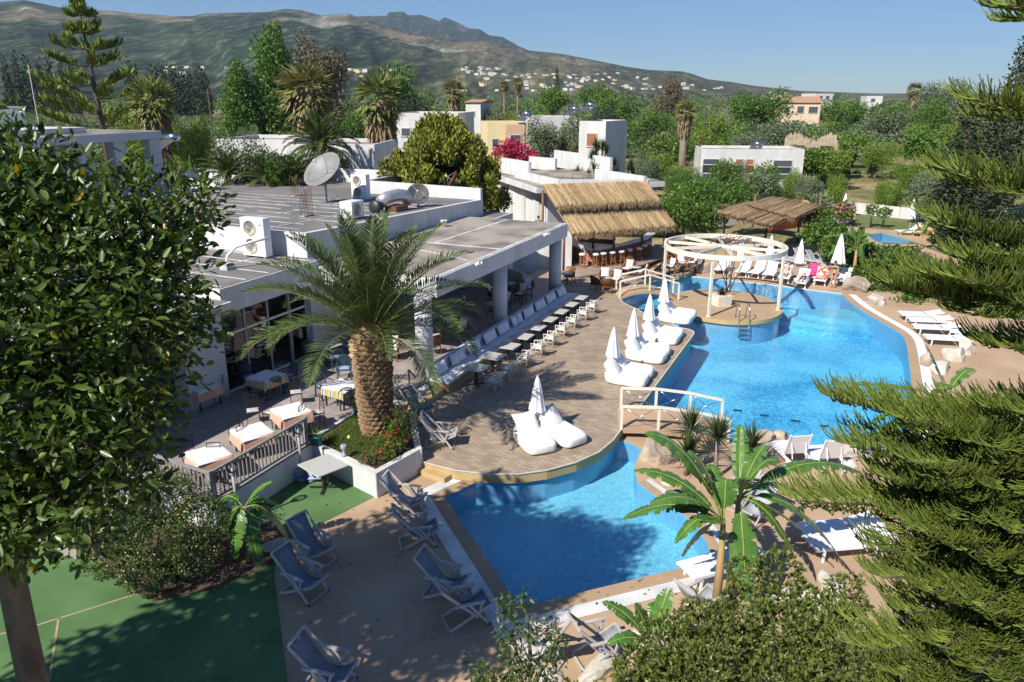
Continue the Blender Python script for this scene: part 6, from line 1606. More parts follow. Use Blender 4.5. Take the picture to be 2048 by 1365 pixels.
banana('tall banana plant before the small pool, the stem nearer the sling chairs', G(1458, 1195, 0), 2.75, [(1530, 893, .3, .3, .42), (1725, 950, .5, .75, .5), (1690, 1135, -.2, .85, .5), (1492, 1205, -1.2, .25, .55), (1645, 1108, .5, .4, .42), (1480, 850, 1.0, .2, .35), (1560, 1010, .8, .55, .45), (1590, 1120, -.6, .5, .4), (1560, 925, -.3, .5, .45), (1620, 1010, 1.0, .6, .45), (1500, 960, -.8, .3, .5)], 0)
banana('small banana plant half buried in the bushes by the rocks', G(1300, 1360, 0), .9, [(1205, 1205, .4, .25, .36), (1270, 1208, .2, .1, .4), (1340, 1180, .3, .3, .36), (1215, 1290, -.2, .25, .36), (1310, 1205, .6, .2, .34)], 0, .07)
banana('banana plant in the shade beside the lantana bush', G(500, 1115, 0), 1.5, [(545, 965, .2, .2, .32), (430, 1020, .3, .5, .5), (440, 1090, -.3, .5, .5), (470, 1120, -.6, .5, .45), (580, 1085, .2, .6, .45), (565, 1020, .6, .4, .4), (520, 1140, -.5, .45, .4)], 0, .09)
banana('banana plant growing among the creeper below the far pool', G(1705, 560, 0), 2.0, [(1640, 480, .3, .8, .5), (1655, 515, -.4, .9, .5), (1740, 470, .3, .6, .5), (1755, 510, 0, .9, .5), (1700, 450, .5, .4, .5), (1725, 455, -.5, .5, .45), (1680, 470, -.4, .6, .5), (1725, 540, -.6, .9, .5), (1660, 545, -.5, .9, .5)], 0, .13)
banana('banana plant showing between the pine branches beside the pool edge', G(1880, 860, 0), 1.3, [(1850, 690, .2, .3, .5), (1660, 770, -.5, .3, .4), (1880, 780, -.5, .5, .5), (1740, 850, -.3, .4, .5), (1950, 740, .3, .5, .5), (1715, 905, -.8, .3, .45), (1860, 800, .8, .5, .45)], 0, .1)
banana('small banana plant beside the far pool kerb', G(1838, 500, 0), 1.2, [(1820, 430, 0, .3, .4), (1900, 485, .3, .7, .4), (1860, 440, .2, .3, .4), (1795, 470, .3, .5, .4)], 0, .09)

# ------------------------------------------------------------------ yuccas
def rosette(n, L, w, rng, el0=-.2, tpl='blade'):
    az = rng.random(n) * 2 * math.pi; el = el0 + (1.5 - el0) * rng.random(n); d = np.stack([np.cos(az) * np.cos(el), np.sin(az) * np.cos(el), np.sin(el)], 1)
    p = d * .03; nr = np.cross(d, np.stack([-np.sin(az), np.cos(az), 0 * az], 1)); return leaf_arrays(p, d, nr, L * (.75 + .4 * rng.random(n)), np.full(n, w), tpl)
def yucca(label, foot, h, L=.62, n=85, lean=(0, 0), group='yuccas', dens=1):
    t = thing('yucca_plant', label, 'yucca', foot, 0, group)
    MB().tube([(0, 0, 0), (lean[0] * .4, lean[1] * .4, h * .5), (lean[0], lean[1], h)], [.09, .065, .06], 8).build('trunk', M_bark, t)
    v, f = rosette(n, L, .075, RNG); v = v + np.array((lean[0], lean[1], h)); leaf_obj('blades', (v, f), L_yucca, t); return t
yucca('spiky yucca behind the boulder, left one of the upper pair', G(1376, 925, 0), 1.15, .95, 120)
yucca('spiky yucca on a bare slender trunk, right one of the upper pair', G(1429, 958, 0), 1.45, .85, 120)
yucca('low spiky yucca in front of the boulder', G(1372, 950, 0), .75, .95, 120)
yucca('spiky yucca beside the upright white loungers', G(1500, 935, 0), .75, .9, 120)
yucca('dark low yucca in the bed under the lantana', G(345, 1165, 0), .45, .75, 70)
# ------------------------------------------------------------------ shrubs
def shrub(name, label, cat_, foot, blobs_px, dens, L, Wd, mat, tpl='diamond', whorl=1, up=.35, out=.6, shell=.5, stems=6, flowers=None, group=None, smooth=False):
    foot = Vector(foot); t = thing(name, label, cat_, foot, 0, group); bl = []
    for q in blobs_px:
        p = (A(q[0], q[1], q[2]) - foot); bl.append((p.x, p.y, p.z) + tuple(q[3:]))
    leaf_obj('foliage', blob_leaves(bl, dens, L, Wd, tpl, up, out, shell, whorl=whorl), mat, t, smooth)
    b = MB()
    for q in bl[:stems]: b.tube([(random.uniform(-.1, .1), random.uniform(-.1, .1), 0), (q[0] * .5, q[1] * .5, q[2] * .55), (q[0], q[1], q[2])], [.035, .025, .01], 5)
    b.build('stems', M_barkdark, t)
    if flowers:
        m, n, s = flowers; rng = RNG; vs = MB()
        for k in range(n):
            q = bl[k % len(bl)]; d = unit(rng.normal(size=3) + np.array((-.2, -.5, .6))); r = np.array(q[3:6] if len(q) >= 6 else (q[3],) * 3); c = np.array(q[:3]) + d * r * 1.05
            vs.ball(tuple(c), s * random.uniform(.7, 1.2), 5, 3)
        vs.build('flowers', m, t)['kind'] = 'stuff'
    return t
shrub('pittosporum_bush', 'large light green pittosporum bush filling the bottom of the picture', 'bush', (2.8, 10.6, 0),
      [(1495, 1225, 11.6, .5), (1555, 1150, 12.0, .42), (1405, 1262, 11.3, .5), (1335, 1295, 10.9, .5), (1270, 1350, 10.5, .4), (1430, 1310, 10.6, .75), (1570, 1280, 10.8, .7), (1680, 1300, 10.6, .75), (1720, 1380, 10, .7), (1560, 1400, 10, .85), (1400, 1400, 10, .8), (1250, 1420, 9.8, .5), (1130, 1410, 9.9, .3), (1620, 1230, 11.3, .45), (1480, 1140, 12.1, .2), (1340, 1370, 10.2, .5), (1000, 1400, 9.8, .35), (1690, 1190, 11.6, .35)],
      95, .10, .036, L_pitto, 'diamond', whorl=7, up=.5, out=.9, shell=.72, stems=16)
yt = thing('young_tree', 'slender young tree with drooping leaves at the lower picture edge', 'tree', (.32, 10.3, 0)); YO = np.array((.32, 10.3, 0)); yb = []
for (px, py, y, r) in [(1012, 1215, 10.4, .16), (1050, 1195, 10.3, .13), (1015, 1270, 10.3, .22), (1060, 1260, 10.2, .17), (1100, 1255, 10.3, .16), (1110, 1300, 10.2, .2), (1030, 1330, 10.1, .25), (1085, 1350, 10, .25), (1060, 1400, 9.9, .3), (960, 1350, 10, .2)]:
    p = A(px, py, y); yb.append((p.x - YO[0], p.y - YO[1], p.z, r, r, r * 1.5))
leaf_obj('crown', blob_leaves(yb, 260, .10, .036, 'diamond', up=-.5, out=.6, shell=.1), leafmat('young_leaf', (.035, .065, .02), (.10, .15, .045), rough=.4, trans=.25, spec=.5), yt)
b = MB(); b.tube([(0, 0, 0), (.0, 0, 1.2), (-.02, 0, 2.4), (-.05, .05, 3.3)], [.05, .04, .03, .012], 7); b.build('trunk', M_barkdark, yt)
for q in yb[:7]: MB().tube([(0, 0, q[2] * .72), tuple(q[:3])], [.015, .006], 5).build('limb', M_barkdark, yt)
shrub('lantana_bush', 'broad lantana bush with pink and yellow flowers below the railing', 'bush', G(310, 1150, 0), [(240, 1060, 16.8, .75, .7, .55), (330, 1000, 17.6, .8, .8, .6), (320, 1090, 16.6, .85, .8, .6), (400, 1040, 17.2, .7, .7, .55), (215, 1120, 16.2, .55, .5, .4), (290, 1150, 15.9, .55, .5, .35), (390, 1110, 16.5, .6, .6, .45)], 620, .065, .045, L_lantana, shell=.78, flowers=(M_flower, 240, .021))
shrub('white_leaf_shrub', 'pale silvery shrub between the ficus and the railing corner', 'shrub', G(240, 1000, 0), [(245, 985, 18.5, .4), (275, 965, 18.8, .3), (215, 1005, 18.3, .3)], 120, .14, .05, leafmat('silver_leaf', (.45, .47, .45), (.7, .72, .7), trans=.1))
# planter planting
shrub('geranium_bush', 'bright green geranium with red flowers in the planter corner', 'bush', W(-5.9, 2.35, .74), [(785, 880, 22.3, .42, .4, .3), (765, 905, 21.8, .35, .35, .25), (800, 860, 22.6, .35)], 330, .075, .07, L_bright, flowers=(M_red, 40, .035))
shrub('dark_planter_shrub', 'dark green shrub with red blooms right behind the palm trunk', 'bush', W(-4.2, 1.7, .74), [(800, 815, 23.9, .55, .5, .6), (815, 850, 23.2, .4), (785, 835, 23.5, .4)], 260, .07, .04, L_lantana, flowers=(M_red, 16, .03))
shrub('rose_bush', 'low dark rose bush at the planter wall before the palm', 'bush', W(-7.0, 1.9, .74), [(745, 915, 21.4, .3, .3, .22), (775, 910, 21.6, .3, .3, .22), (730, 920, 21.3, .2, .2, .16)], 260, .06, .04, L_lantana, flowers=(M_red, 8, .03))
t = thing('yellow_rose', 'single yellow rose beside the palm foot', 'flower', W(-6.9, 1.15, .74)); MB().tube([(0, 0, 0), (.01, 0, .42)], .008, 5).build('stem', L_yucca, t); MB().ball((.01, 0, .45), .06, 10, 6).build('bloom', pmat('yellow_petal', (.75, .62, .15), None, 10, .7), t)
g = wpoly([(-7.4, 2.2), (-6.8, -.2), (-3.5, -.2), (-3.3, .6), (-5.6, 2.0)]); pos = []
while len(pos) < 9000:
    x, y = RNG.uniform(min(p[0] for p in g), max(p[0] for p in g)), RNG.uniform(min(p[1] for p in g), max(p[1] for p in g))
    if inside(x, y, g): pos.append((x, y, .735))
pos = np.array(pos); n = len(pos); d = RNG.normal(size=(n, 3)) * .45 + np.array((0, 0, 1))
o = leaf_obj('grass', leaf_arrays(pos, d, RNG.normal(size=(n, 3)), .08 + .12 * RNG.random(n), np.full(n, .014), 'blade'), L_bright); tag(o, 'short bright green ground cover around the palm foot', 'grass', kind='stuff')
def pot(label, foot, mat, h=.28, r=.14, bl=None):
    t = thing('potted_plant', label, 'potted plant', foot, 0, 'potted plants')
    MB().lathe([(r * .75, 0), (r, h), (r * 1.1, h), (r * 1.1, h + .03), (r * .9, h + .03), (r * .85, h - .02), (.01, h - .02)], 16).build('pot', mat, t)
    leaf_obj('foliage', blob_leaves([(0, 0, h + .16, .17)], 260, .10, .035, up=.7), L_lantana, t)
pot('small plant in a teal pot at the railing end, left one', G(627, 889, TE), pmat('teal_pot', (.03, .17, .2), None, 4, .4)); pot('small plant in a teal pot at the railing end, right one', G(637, 890, TE), pmat('teal_pot', (.03, .17, .2), None, 4, .4))
pot('plant in a tall white pot beside the arrow sign', G(795, 795, TE), M_plastic, .5, .16); pot('small teal pot on the terrace beside the palm trunk', G(714, 830, TE), pmat('teal_pot', (.03, .17, .2), None, 4, .4), .22, .12)
p = W(-7.45, 1.35, .84); t = thing('garden_spotlight', 'short grey garden light on the planter wall', 'lamp', p); MB().lathe([(.1, 0), (.1, .03), (.06, .05), (.06, .2), (.1, .24), (.11, .34), (.08, .36)], 14).build('body', M_greymetal, t)
# ivy bank, pergola climber and island planter
shrub('creeper_bank', 'thick green creeper spilling over the bank right of the standing woman', 'creeper', G(1740, 570, 0), [(1650, 470, 55, 1.6, 1.2, .9), (1690, 500, 52, 1.6, 1.2, 1.0), (1740, 520, 51, 1.7, 1.2, 1.0), (1790, 545, 49, 1.6, 1.3, 1.0), (1770, 585, 47, 1.6, 1.2, 1.0), (1725, 560, 49, 1.3, 1.1, .9), (1830, 580, 47, 1.6, 1.3, 1.0), (1640, 440, 59, 1.2, 1, .8), (1810, 520, 52, 1.4, 1, .8), (1820, 620, 44, 1.3, 1.2, .8), (1870, 560, 48, 1.5, 1.2, 1), (1850, 596, 45.5, 1.3, 1, .9), (1895, 596, 45, 1.5, 1.1, 1), (1945, 604, 44, 1.5, 1.1, 1), (1995, 618, 42.5, 1.5, 1.1, 1), (1930, 560, 47.5, 1.6, 1.2, 1), (2040, 640, 41, 1.4, 1.1, 1)], 95, .24, .17, L_hedge, stems=4)
t = thing('island_planter', 'square white planter box with dark plant under the pergola', 'planter', G(1441, 610, .2), R(18)); MB().box((0, 0, .3), (.85, .85, .6), taper=1.08).build('box', M_cream, t); leaf_obj('plant', rosette(90, .55, .05, RNG) if False else (rosette(90, .55, .05, RNG)[0] + np.array((0, 0, .6)), rosette(90, .55, .05, RNG)[1]), leafmat('purple_blade', (.03, .012, .015), (.07, .03, .03), trans=.05), t)
shrub('pergola_climber', 'thin bougainvillea stems climbing the post into the pergola centre', 'climber', G(1456, 585, .2), [(1480, 482, 44.5, .8, .7, .22), (1450, 480, 45, .6, .6, .2), (1510, 492, 44, .4, .4, .15), (1425, 492, 44.3, .3)], 40, .12, .08, leafmat('faded_bract', (.10, .055, .05), (.2, .08, .09), trans=.2), stems=4)

# ------------------------------------------------------------------ boulders
def boulder(label, loc, sx, sy, sz, seed, rz=0.0, name='boulder', mat=None):
    rnd = random.Random(seed); bm = bmesh.new(); bmesh.ops.create_icosphere(bm, subdivisions=4, radius=1.0)
    cuts = [(Vector((rnd.gauss(0, 1), rnd.gauss(0, 1), rnd.gauss(0, .8))).normalized(), rnd.uniform(.55, .85)) for _ in range(11)]
    for v in bm.verts:
        for (nn, dd) in cuts:
            e = v.co.dot(nn) - dd
            if e > 0: v.co -= nn * e * .92
        v.co += v.co.normalized() * (.10 * noise.noise(v.co * 1.8 + Vector((seed, 0, 0))) + .04 * noise.noise(v.co * 5 + Vector((seed, 3, 0))))
        v.co = Vector((v.co.x * sx, v.co.y * sy, max(-.25, v.co.z * sz)))
    me = bpy.data.meshes.new(name); bm.to_mesh(me); bm.free(); me.materials.append(mat or M_stone)
    o = bpy.data.objects.new(name, me); COL.objects.link(o); o.location = loc; o.rotation_euler = (0, 0, rz); o.location.z += sz * .45
    return tag(o, label, 'boulder', 'boulders round the pools')
M_stone2 = pmat('pale_limestone', (.60, .56, .48), (.42, .37, .30), 1.5, .9, bump=.9, bscale=5, detail=10)
for k, (x, y, sx, sy, sz, lab, mt) in enumerate([(1410, 549, .75, .6, .62, 'round tan boulder at the deck end near the white loungers', 0), (1713, 585, .85, .7, .72, 'big tan boulder at the pool corner beside the standing woman', 0), (1749, 612, .72, .6, .58, 'pale boulder on the beige edge below the tan one', 1), (1312, 925, .75, .62, .62, 'large mottled boulder under the footbridge', 0), (1335, 968, .5, .35, .24, 'flat grey rock below the mottled boulder', 1), (1905, 722, .7, .55, .55, 'grey boulder under the right-hand loungers', 1), (1880, 745, .85, .5, .35, 'flat pale boulder behind the banana leaf', 1), (1850, 735, .3, .35, .5, 'narrow brown rock on the white pool band', 0), (1930, 712, .45, .4, .6, 'grey-green upright rock right of the loungers', 1),
      (1528, 882, .5, .4, .3, 'low sandy rock between the yucca and the upright loungers', 0), (1560, 880, .35, .3, .25, 'small sandy rock at the near pool edge', 0), (1700, 915, .5, .45, .4, 'pale rock under the pine tip at the pool edge', 1), (1690, 935, .4, .3, .25, 'low flat rock right of the upright loungers', 1),
      (1200, 1345, .8, .35, .25, 'long flat grey rock at the bottom edge of the paving', 1), (1290, 1300, .7, .3, .25, 'flat grey rock leading into the bushes', 1), (1600, 1215, .8, .4, .3, 'pale slab rock behind the pittosporum', 1), (1660, 1185, .7, .35, .3, 'white-grey slab rock beside the pine', 1), (1330, 1260, .5, .3, .2, 'small grey rock under the tall banana', 1), (545, 1100, .45, .3, .2, 'pale rock at the bed edge under the shaded banana', 1), (1100, 1365, .5, .3, .2, 'grey rock beside the young tree', 1)]):
    boulder(lab, G(x, y, -.12), sx, sy, sz, k + 3, random.uniform(0, 3), mat=M_stone2 if mt else M_stone)
# ------------------------------------------------------------------ haze: thin air from the hotel to the mountains
hz = MB().prism([(-4600, -250), (5200, -250), (5200, 6700), (-4600, 6700)], -14, 640)
hm, ht = new_mat('thin_air'); ho = N(ht, 'ShaderNodeOutputMaterial'); hv = N(ht, 'ShaderNodeVolumePrincipled')
hv.inputs['Color'].default_value = (0.62, 0.82, 1.0, 1); hv.inputs['Density'].default_value = 0.000085; hv.inputs['Anisotropy'].default_value = 0.2
ht.links.new(hv.outputs[0], ho.inputs['Volume'])
hobj = hz.build('haze', hm); hobj['kind'] = 'stuff'

# ------------------------------------------------------------------ background leaf colours
L_green = leafmat('tree_leaf', (0.045, 0.098, 0.016), (0.145, 0.250, 0.042), rough=.6, trans=.2)
L_lime = leafmat('citrus_leaf', (0.09, 0.15, 0.018), (0.23, 0.33, 0.05), rough=.6, trans=.2)
L_olive = leafmat('olive_leaf', (0.09, 0.125, 0.062), (0.21, 0.255, 0.14), rough=.7, trans=.12)
L_grey = leafmat('eucalyptus_leaf', (0.07, 0.10, 0.045), (0.19, 0.225, 0.105), rough=.7, trans=.12)
L_cypress = leafmat('cypress_spray', (0.024, 0.039, 0.018), (0.063, 0.084, 0.036), rough=.8, trans=0.0)
L_brown = leafmat('brown_eucalyptus_leaf', (0.090, 0.078, 0.045), (0.195, 0.158, 0.090), rough=.8, trans=.1)
L_jun = leafmat('yellow_green_conifer', (0.060, 0.072, 0.008), (0.290, 0.300, 0.033), rough=.7, trans=.05)
L_dead = leafmat('dead_frond', (.20, .14, .075), (.36, .27, .16), rough=.9, trans=.1)
L_fan = leafmat('fan_palm_leaf', (0.105, 0.135, 0.038), (0.255, 0.285, 0.090), rough=.5, trans=.15)
L_wash = leafmat('washed_fan_leaf', (.16, .15, .05), (.28, .26, .10), rough=.6, trans=.15)
M_boug = leafmat('bougainvillea_bract', (.30, .02, .05), (.55, .05, .12), rough=.7, trans=.25)

def crown_blobs(kind, rnd):
    bl = []
    if kind == 'poplar':
        for k in range(16): z = .12 + .86 * k / 15; r = .13 * math.sin(math.pi * min(1, (z * .9 + .1))) ** .6 + .02; bl.append((rnd.uniform(-.05, .05), rnd.uniform(-.05, .05), z, r, r, r * 1.5))
    elif kind == 'cypress':
        for k in range(12): z = .06 + .92 * k / 11; r = .115 * (1 - abs(z - .38) ** 1.4 * 1.3) * (1 if z < .8 else .75); bl.append((rnd.uniform(-.015, .015), rnd.uniform(-.015, .015), z, max(.02, r), max(.02, r), .1))
    elif kind == 'pine':
        for k in range(14): a = rnd.uniform(0, 6.28); q = rnd.uniform(0, .40); bl.append((q * math.cos(a), q * math.sin(a), .82 - q * .35 + rnd.uniform(-.05, .05), .2, .2, .13))
    elif kind == 'euca':
        for k in range(16): a = rnd.uniform(0, 6.28); q = rnd.uniform(0, .28); bl.append((q * math.cos(a), q * math.sin(a), rnd.uniform(.35, .93), .13, .13, .15))
    else:
        for k in range(15): a = rnd.uniform(0, 6.28); q = rnd.uniform(.05, .34); z = rnd.uniform(.32, .82); q *= math.sin(math.pi * (z - .12) / .95) ** .5; bl.append((q * math.cos(a), q * math.sin(a), z, .19, .19, .17))
    return bl
TREES = {}
def tree_proto(kind, mat, leaf, dens, seed):
    key = (kind, mat.name, leaf, seed)
    if key in TREES: return TREES[key]
    rnd = random.Random(seed); rng = np.random.default_rng(seed); bl = crown_blobs(kind, rnd)
    v, f = blob_leaves(bl, dens / (leaf * leaf), leaf, leaf * .6, 'diamond', up=(.7 if kind in ('cypress', 'poplar') else -.35 if kind == 'euca' else .25), shell=.35, rng=rng)
    cm = npmesh('crown', v, f); cm.materials.append(mat)
    b = MB(); top = .9 if kind in ('poplar', 'cypress') else .55
    b.tube([(0, 0, -.05), (.01, 0, top * .5), (0, .01, top)], [.035, .026, .012], 7)
    if kind not in ('poplar', 'cypress'):
        for q in bl[:8]: b.tube([(0, 0, .22 + .2 * rnd.random()), (q[0] * .5, q[1] * .5, q[2] * .7), (q[0], q[1], q[2])], [.018, .012, .005], 5)
    tm = b.mesh('trunk'); tm.materials.append(M_barkdark if kind != 'euca' else M_bark)
    TREES[key] = (tm, cm); return TREES[key]
def tree(name, label, kind, mat, px, top_py, depth, wpx, group, leaf=.05, dens=1.7, seed=1, base_z=0.0, cat_='tree'):
    t_ = A(px, top_py, depth); h = t_.z - base_z; w = wpx * depth / 1536.0
    tm, cm = tree_proto(kind, mat, leaf, dens, seed)
    t = thing(name, label, cat_, (t_.x, depth, base_z), random.uniform(0, 6.28), group)
    link('trunk', tm, None, t); link('crown', cm, None, t)
    wf = {'poplar': .30, 'cypress': .24, 'pine': 1.1, 'euca': .75}.get(kind, .95)
    sx = w / wf; t.scale = (sx, sx, h); return t
GR = 'trees behind the hotel'
TL = [('poplar_tree', 'tall slender poplar beside the palms, the taller of two', 'poplar', L_green, 538, 58, 115, 82, .022), ('poplar_tree', 'short poplar left of the tall one', 'poplar', L_green, 472, 128, 112, 62, .025),
      ('eucalyptus_tree', 'large dark brown eucalyptus right of the tall poplar', 'euca', L_brown, 648, 82, 150, 135, .03), ('eucalyptus_tree', 'paler brown eucalyptus between poplar and dark eucalyptus', 'euca', L_brown, 590, 112, 158, 70, .035),
      ('broad_tree', 'round green tree above the big fan palm', 'round', L_green, 800, 116, 175, 120, .035), ('umbrella_pine', 'flat rounded umbrella pine before the village', 'pine', L_green, 1105, 168, 230, 88, .045), ('umbrella_pine', 'umbrella pine right of the flat one, the nearer', 'pine', L_green, 1195, 165, 220, 80, .045), ('broad_tree', 'dark round tree above the white house with solar tanks', 'round', L_green, 1240, 180, 180, 100, .04), ('broad_tree', 'dark round tree right of the white house', 'round', L_cypress, 1222, 208, 150, 75, .04),
      ('cypress_tree', 'single dark cypress standing before the village', 'cypress', L_cypress, 1114, 138, 330, 16, .04), ('broad_tree', 'tall tree on the skyline right of the village', 'round', L_brown, 1340, 148, 280, 62, .045), ('eucalyptus_tree', 'grey drooping tree before the yellow house', 'euca', L_grey, 1092, 238, 92, 95, .028), ('eucalyptus_tree', 'grey drooping tree between the yellow and white houses', 'euca', L_grey, 1140, 230, 95, 80, .028),
      ('citrus_tree', 'bright green rounded tree left of the utility pole', 'round', L_lime, 1425, 222, 135, 105, .03), ('broad_tree', 'large dark tree below the pale pink villa', 'round', L_green, 1525, 172, 190, 120, .035), ('broad_tree', 'dark spreading tree right behind the white cottage', 'round', L_olive, 1560, 238, 125, 110, .03), ('olive_tree', 'silvery olive left of the ruin', 'round', L_olive, 1500, 262, 118, 80, .03), ('broad_tree', 'green tree right of the pink villa', 'round', L_green, 1690, 195, 210, 90, .04), ('broad_tree', 'bright green tree right of the ruin', 'round', L_lime, 1712, 265, 130, 90, .03), ('broad_tree', 'grey-green tree in the middle of the right-hand wood', 'round', L_grey, 1775, 215, 170, 120, .035), ('broad_tree', 'green tree under the skyline fan palm', 'round', L_green, 1800, 205, 200, 90, .035), ('broad_tree', 'lime green tree low in the right-hand wood', 'round', L_lime, 1868, 245, 130, 110, .03), ('broad_tree', 'tall grey-green tree before the dark cypress', 'round', L_grey, 1905, 152, 160, 105, .03), ('broad_tree', 'green tree below the tall grey-green one', 'round', L_green, 1880, 190, 150, 90, .03),
      ('cypress_tree', 'broad dark cypress at the right edge, the lower', 'cypress', L_cypress, 1945, 232, 62, 110, .018), ('cypress_tree', 'broad dark cypress behind the pine branches, the wider', 'cypress', L_cypress, 1998, 215, 60, 120, .018), ('cypress_tree', 'tall dark cypress cut by the right picture edge', 'cypress', L_cypress, 2052, 98, 75, 90, .02),
      ('citrus_tree', 'low rounded citrus at the top of the dry field', 'round', L_lime, 1755, 283, 112, 78, .03), ('citrus_tree', 'small citrus on a bent trunk beside the lounger pair', 'round', L_lime, 1680, 346, 82, 50, .035), ('citrus_tree', 'small citrus in the dry field, left of two thin ones', 'round', L_lime, 1767, 356, 80, 36, .04), ('citrus_tree', 'small citrus in the dry field, right of two thin ones', 'round', L_lime, 1794, 360, 78, 40, .04), ('citrus_tree', 'yellow-green citrus right of the dry field', 'round', L_lime, 1828, 318, 92, 72, .03), ('citrus_tree', 'yellow-green citrus beside the white cottage end', 'round', L_lime, 1590, 336, 84, 62, .03), ('olive_tree', 'dark olive behind the thatched shelter', 'round', L_olive, 1620, 348, 80, 62, .03), ('broad_tree', 'green bush tree left of the dark olive', 'round', L_green, 1548, 338, 82, 70, .03), ('citrus_tree', 'citrus hedge tree above the dry field', 'round', L_lime, 1660, 300, 105, 70, .03), ('olive_tree', 'silvery olive under the wide cypress', 'round', L_olive, 1880, 340, 70, 95, .028),
      ('broad_tree', 'dense green tree right of the annex roof', 'round', L_green, 1375, 330, 74, 110, .025), ('broad_tree', 'dense green tree behind the shelter thatch', 'round', L_green, 1425, 350, 78, 80, .025), ('broad_tree', 'dense green tree low beside the bar roof', 'round', L_green, 1372, 380, 66, 90, .025), ('broad_tree', 'light green tree behind the white cottage roof, left', 'round', L_lime, 1325, 300, 100, 90, .03), ('olive_tree', 'silvery olive between the fan palm and annex', 'round', L_olive, 1290, 305, 90, 60, .03), ('broad_tree', 'green tree between annex and fan palm', 'round', L_green, 1345, 270, 120, 100, .03), ('broad_tree', 'dark green tree left of the lone fan palm', 'round', L_green, 1300, 215, 160, 110, .035), ('olive_tree', 'olive in front of the white cottage', 'round', L_olive, 1470, 318, 92, 60, .03),
      ('fig_tree', 'grey-leaved fig before the long white building', 'round', L_grey, 490, 268, 60, 150, .028), ('broad_tree', 'green shrub tree behind the restaurant parapet', 'round', L_green, 565, 298, 56, 80, .03), ('broad_tree', 'light green tree right of the skirted fan palm', 'round', L_lime, 365, 215, 80, 95, .028), ('broad_tree', 'small light tree under the Norfolk pine', 'round', L_lime, 250, 212, 85, 70, .03), ('olive_tree', 'silvery olive between the two poplars', 'round', L_olive, 500, 245, 95, 60, .03), ('broad_tree', 'green tree behind the date palm of the garden', 'round', L_green, 700, 205, 120, 100, .03), ('broad_tree', 'green tree left of the garden date palm', 'round', L_green, 585, 250, 90, 70, .03), ('broad_tree', 'dark tree between fan palm and white house', 'round', L_cypress, 835, 190, 160, 80, .035), ('broad_tree', 'dark tree behind the small fan palm', 'round', L_green, 955, 185, 170, 90, .035), ('olive_tree', 'grey olive right of the small fan palm', 'round', L_olive, 985, 205, 150, 60, .035), ('citrus_tree', 'lime tree behind the yellow house roof', 'round', L_lime, 1040, 215, 140, 70, .03)]
for k, (nm, lab, kd, mt, px, py, d, w, leaf) in enumerate(TL): tree(nm, lab, kd, mt, px, py, d, w, GR, leaf, seed=k % 3)
for k, px in enumerate([5, 28, 52, 75, 98, 118, 140, 258, 272, 300, 312, 326, 336, 346, 360, 378, 395, 410]):
    tree('cypress_tree', 'dark cypress in the far dark row behind the olive grove, ' + ORD[min(k, 19)] + ' from the picture edge', 'cypress', L_cypress, px + random.uniform(-3, 3), [118, 114, 120, 126, 118, 124, 130, 124, 132, 140, 136, 132, 138, 140, 142, 138, 142, 146][k], 330, random.uniform(20, 34), 'far row of dark cypresses', .05, seed=k % 2)

# ------------------------------------------------------------------ big yellow-green conifer behind the restaurant
jt = thing('bushy_conifer', 'huge yellow-green bushy conifer behind the restaurant roof', 'tree', A(880, 300, 56).xy.to_3d(), 0); jb = []; JO = Vector((A(880, 300, 56).x, 56, 0))
rnd = random.Random(4)
for k in range(330):
    a = rnd.uniform(0, 6.28); z = rnd.uniform(.6, 9.6); rr = 4.6 * math.sin(math.pi * min(1, (z + 1.6) / 12.0)) ** .7 * (1 if z < 7 else (1 - (z - 7) / 6)); q = rr * (rnd.uniform(.8, 1.0) if k < 190 else rnd.uniform(.3, .7))
    jb.append((q * math.cos(a), q * math.sin(a), z, .48, .48, .75))
v1 = blob_leaves(jb, 60, .30, .13, 'diamond', up=1.2, out=.6, shell=.35); leaf_obj('crown', v1, L_jun, jt)
MB().tube([(0, 0, 0), (0, 0, 4), (.1, 0, 8)], [.4, .3, .08], 8).build('trunk', M_barkdark, jt); jt.location = JO

# ------------------------------------------------------------------ far Norfolk pine
npn = thing('norfolk_pine', 'tall tiered Norfolk pine rising above the roof line', 'tree', A(190, 250, 72).xy.to_3d()); NO = Vector((A(185, 100, 72).x, 72, 0)); npn.location = NO
MB().tube([(0, 0, 0), (-.2, 0, 9), (-.7, 0, 20.5)], [.35, .25, .04], 8).build('trunk', M_barkdark, npn); parts = []
for k, (py, wpx) in enumerate([(12, 12), (28, 50), (62, 76), (92, 115), (125, 150), (160, 190), (185, 225), (215, 250), (240, 250)]):
    z = A(185, py, 72).z; Rr = wpx / 2 * 72 / 1536; nb = 5 if k > 1 else 4; cx = -.7 * z / 20
    for j in range(nb):
        a = 2 * math.pi * j / nb + k * .7; rj = Rr * random.uniform(.62, 1.1); tip = (cx + rj * math.cos(a), rj * math.sin(a), z + .12 * Rr + random.uniform(-.3, .25))
        cl, arr = plume((cx, 0, z - .1 * Rr), tip, .3, 46, .62, seed=200 + k * 9 + j, start=.5 if k > 1 else .1); v, f = arr
        # thicker twigs at this distance
        parts.append((v, f)); MB().tube([tuple(p) for p in cl], [.06 * (1 - .7 * i / 8) for i in range(9)], 5).build('branch', M_barkdark, npn)
        n = 60; tt = .35 + .65 * RNG.random(n) ** .8; cp_ = np.array((cx, 0, z - .1 * Rr)) * (1 - tt)[:, None] + np.array(tip) * tt[:, None] + np.array((0, 0, 1)) * -.25 * Rr * (tt * (1 - tt))[:, None]
        leaf_obj('foliage', leaf_arrays(cp_ + RNG.normal(size=(n, 3)) * .12, RNG.normal(size=(n, 3)) * .35 + np.array((math.cos(a) * .4, math.sin(a) * .4, 1)), RNG.normal(size=(n, 3)), .55 + .3 * RNG.random(n), np.full(n, .22), 'diamond'), L_arau, npn)
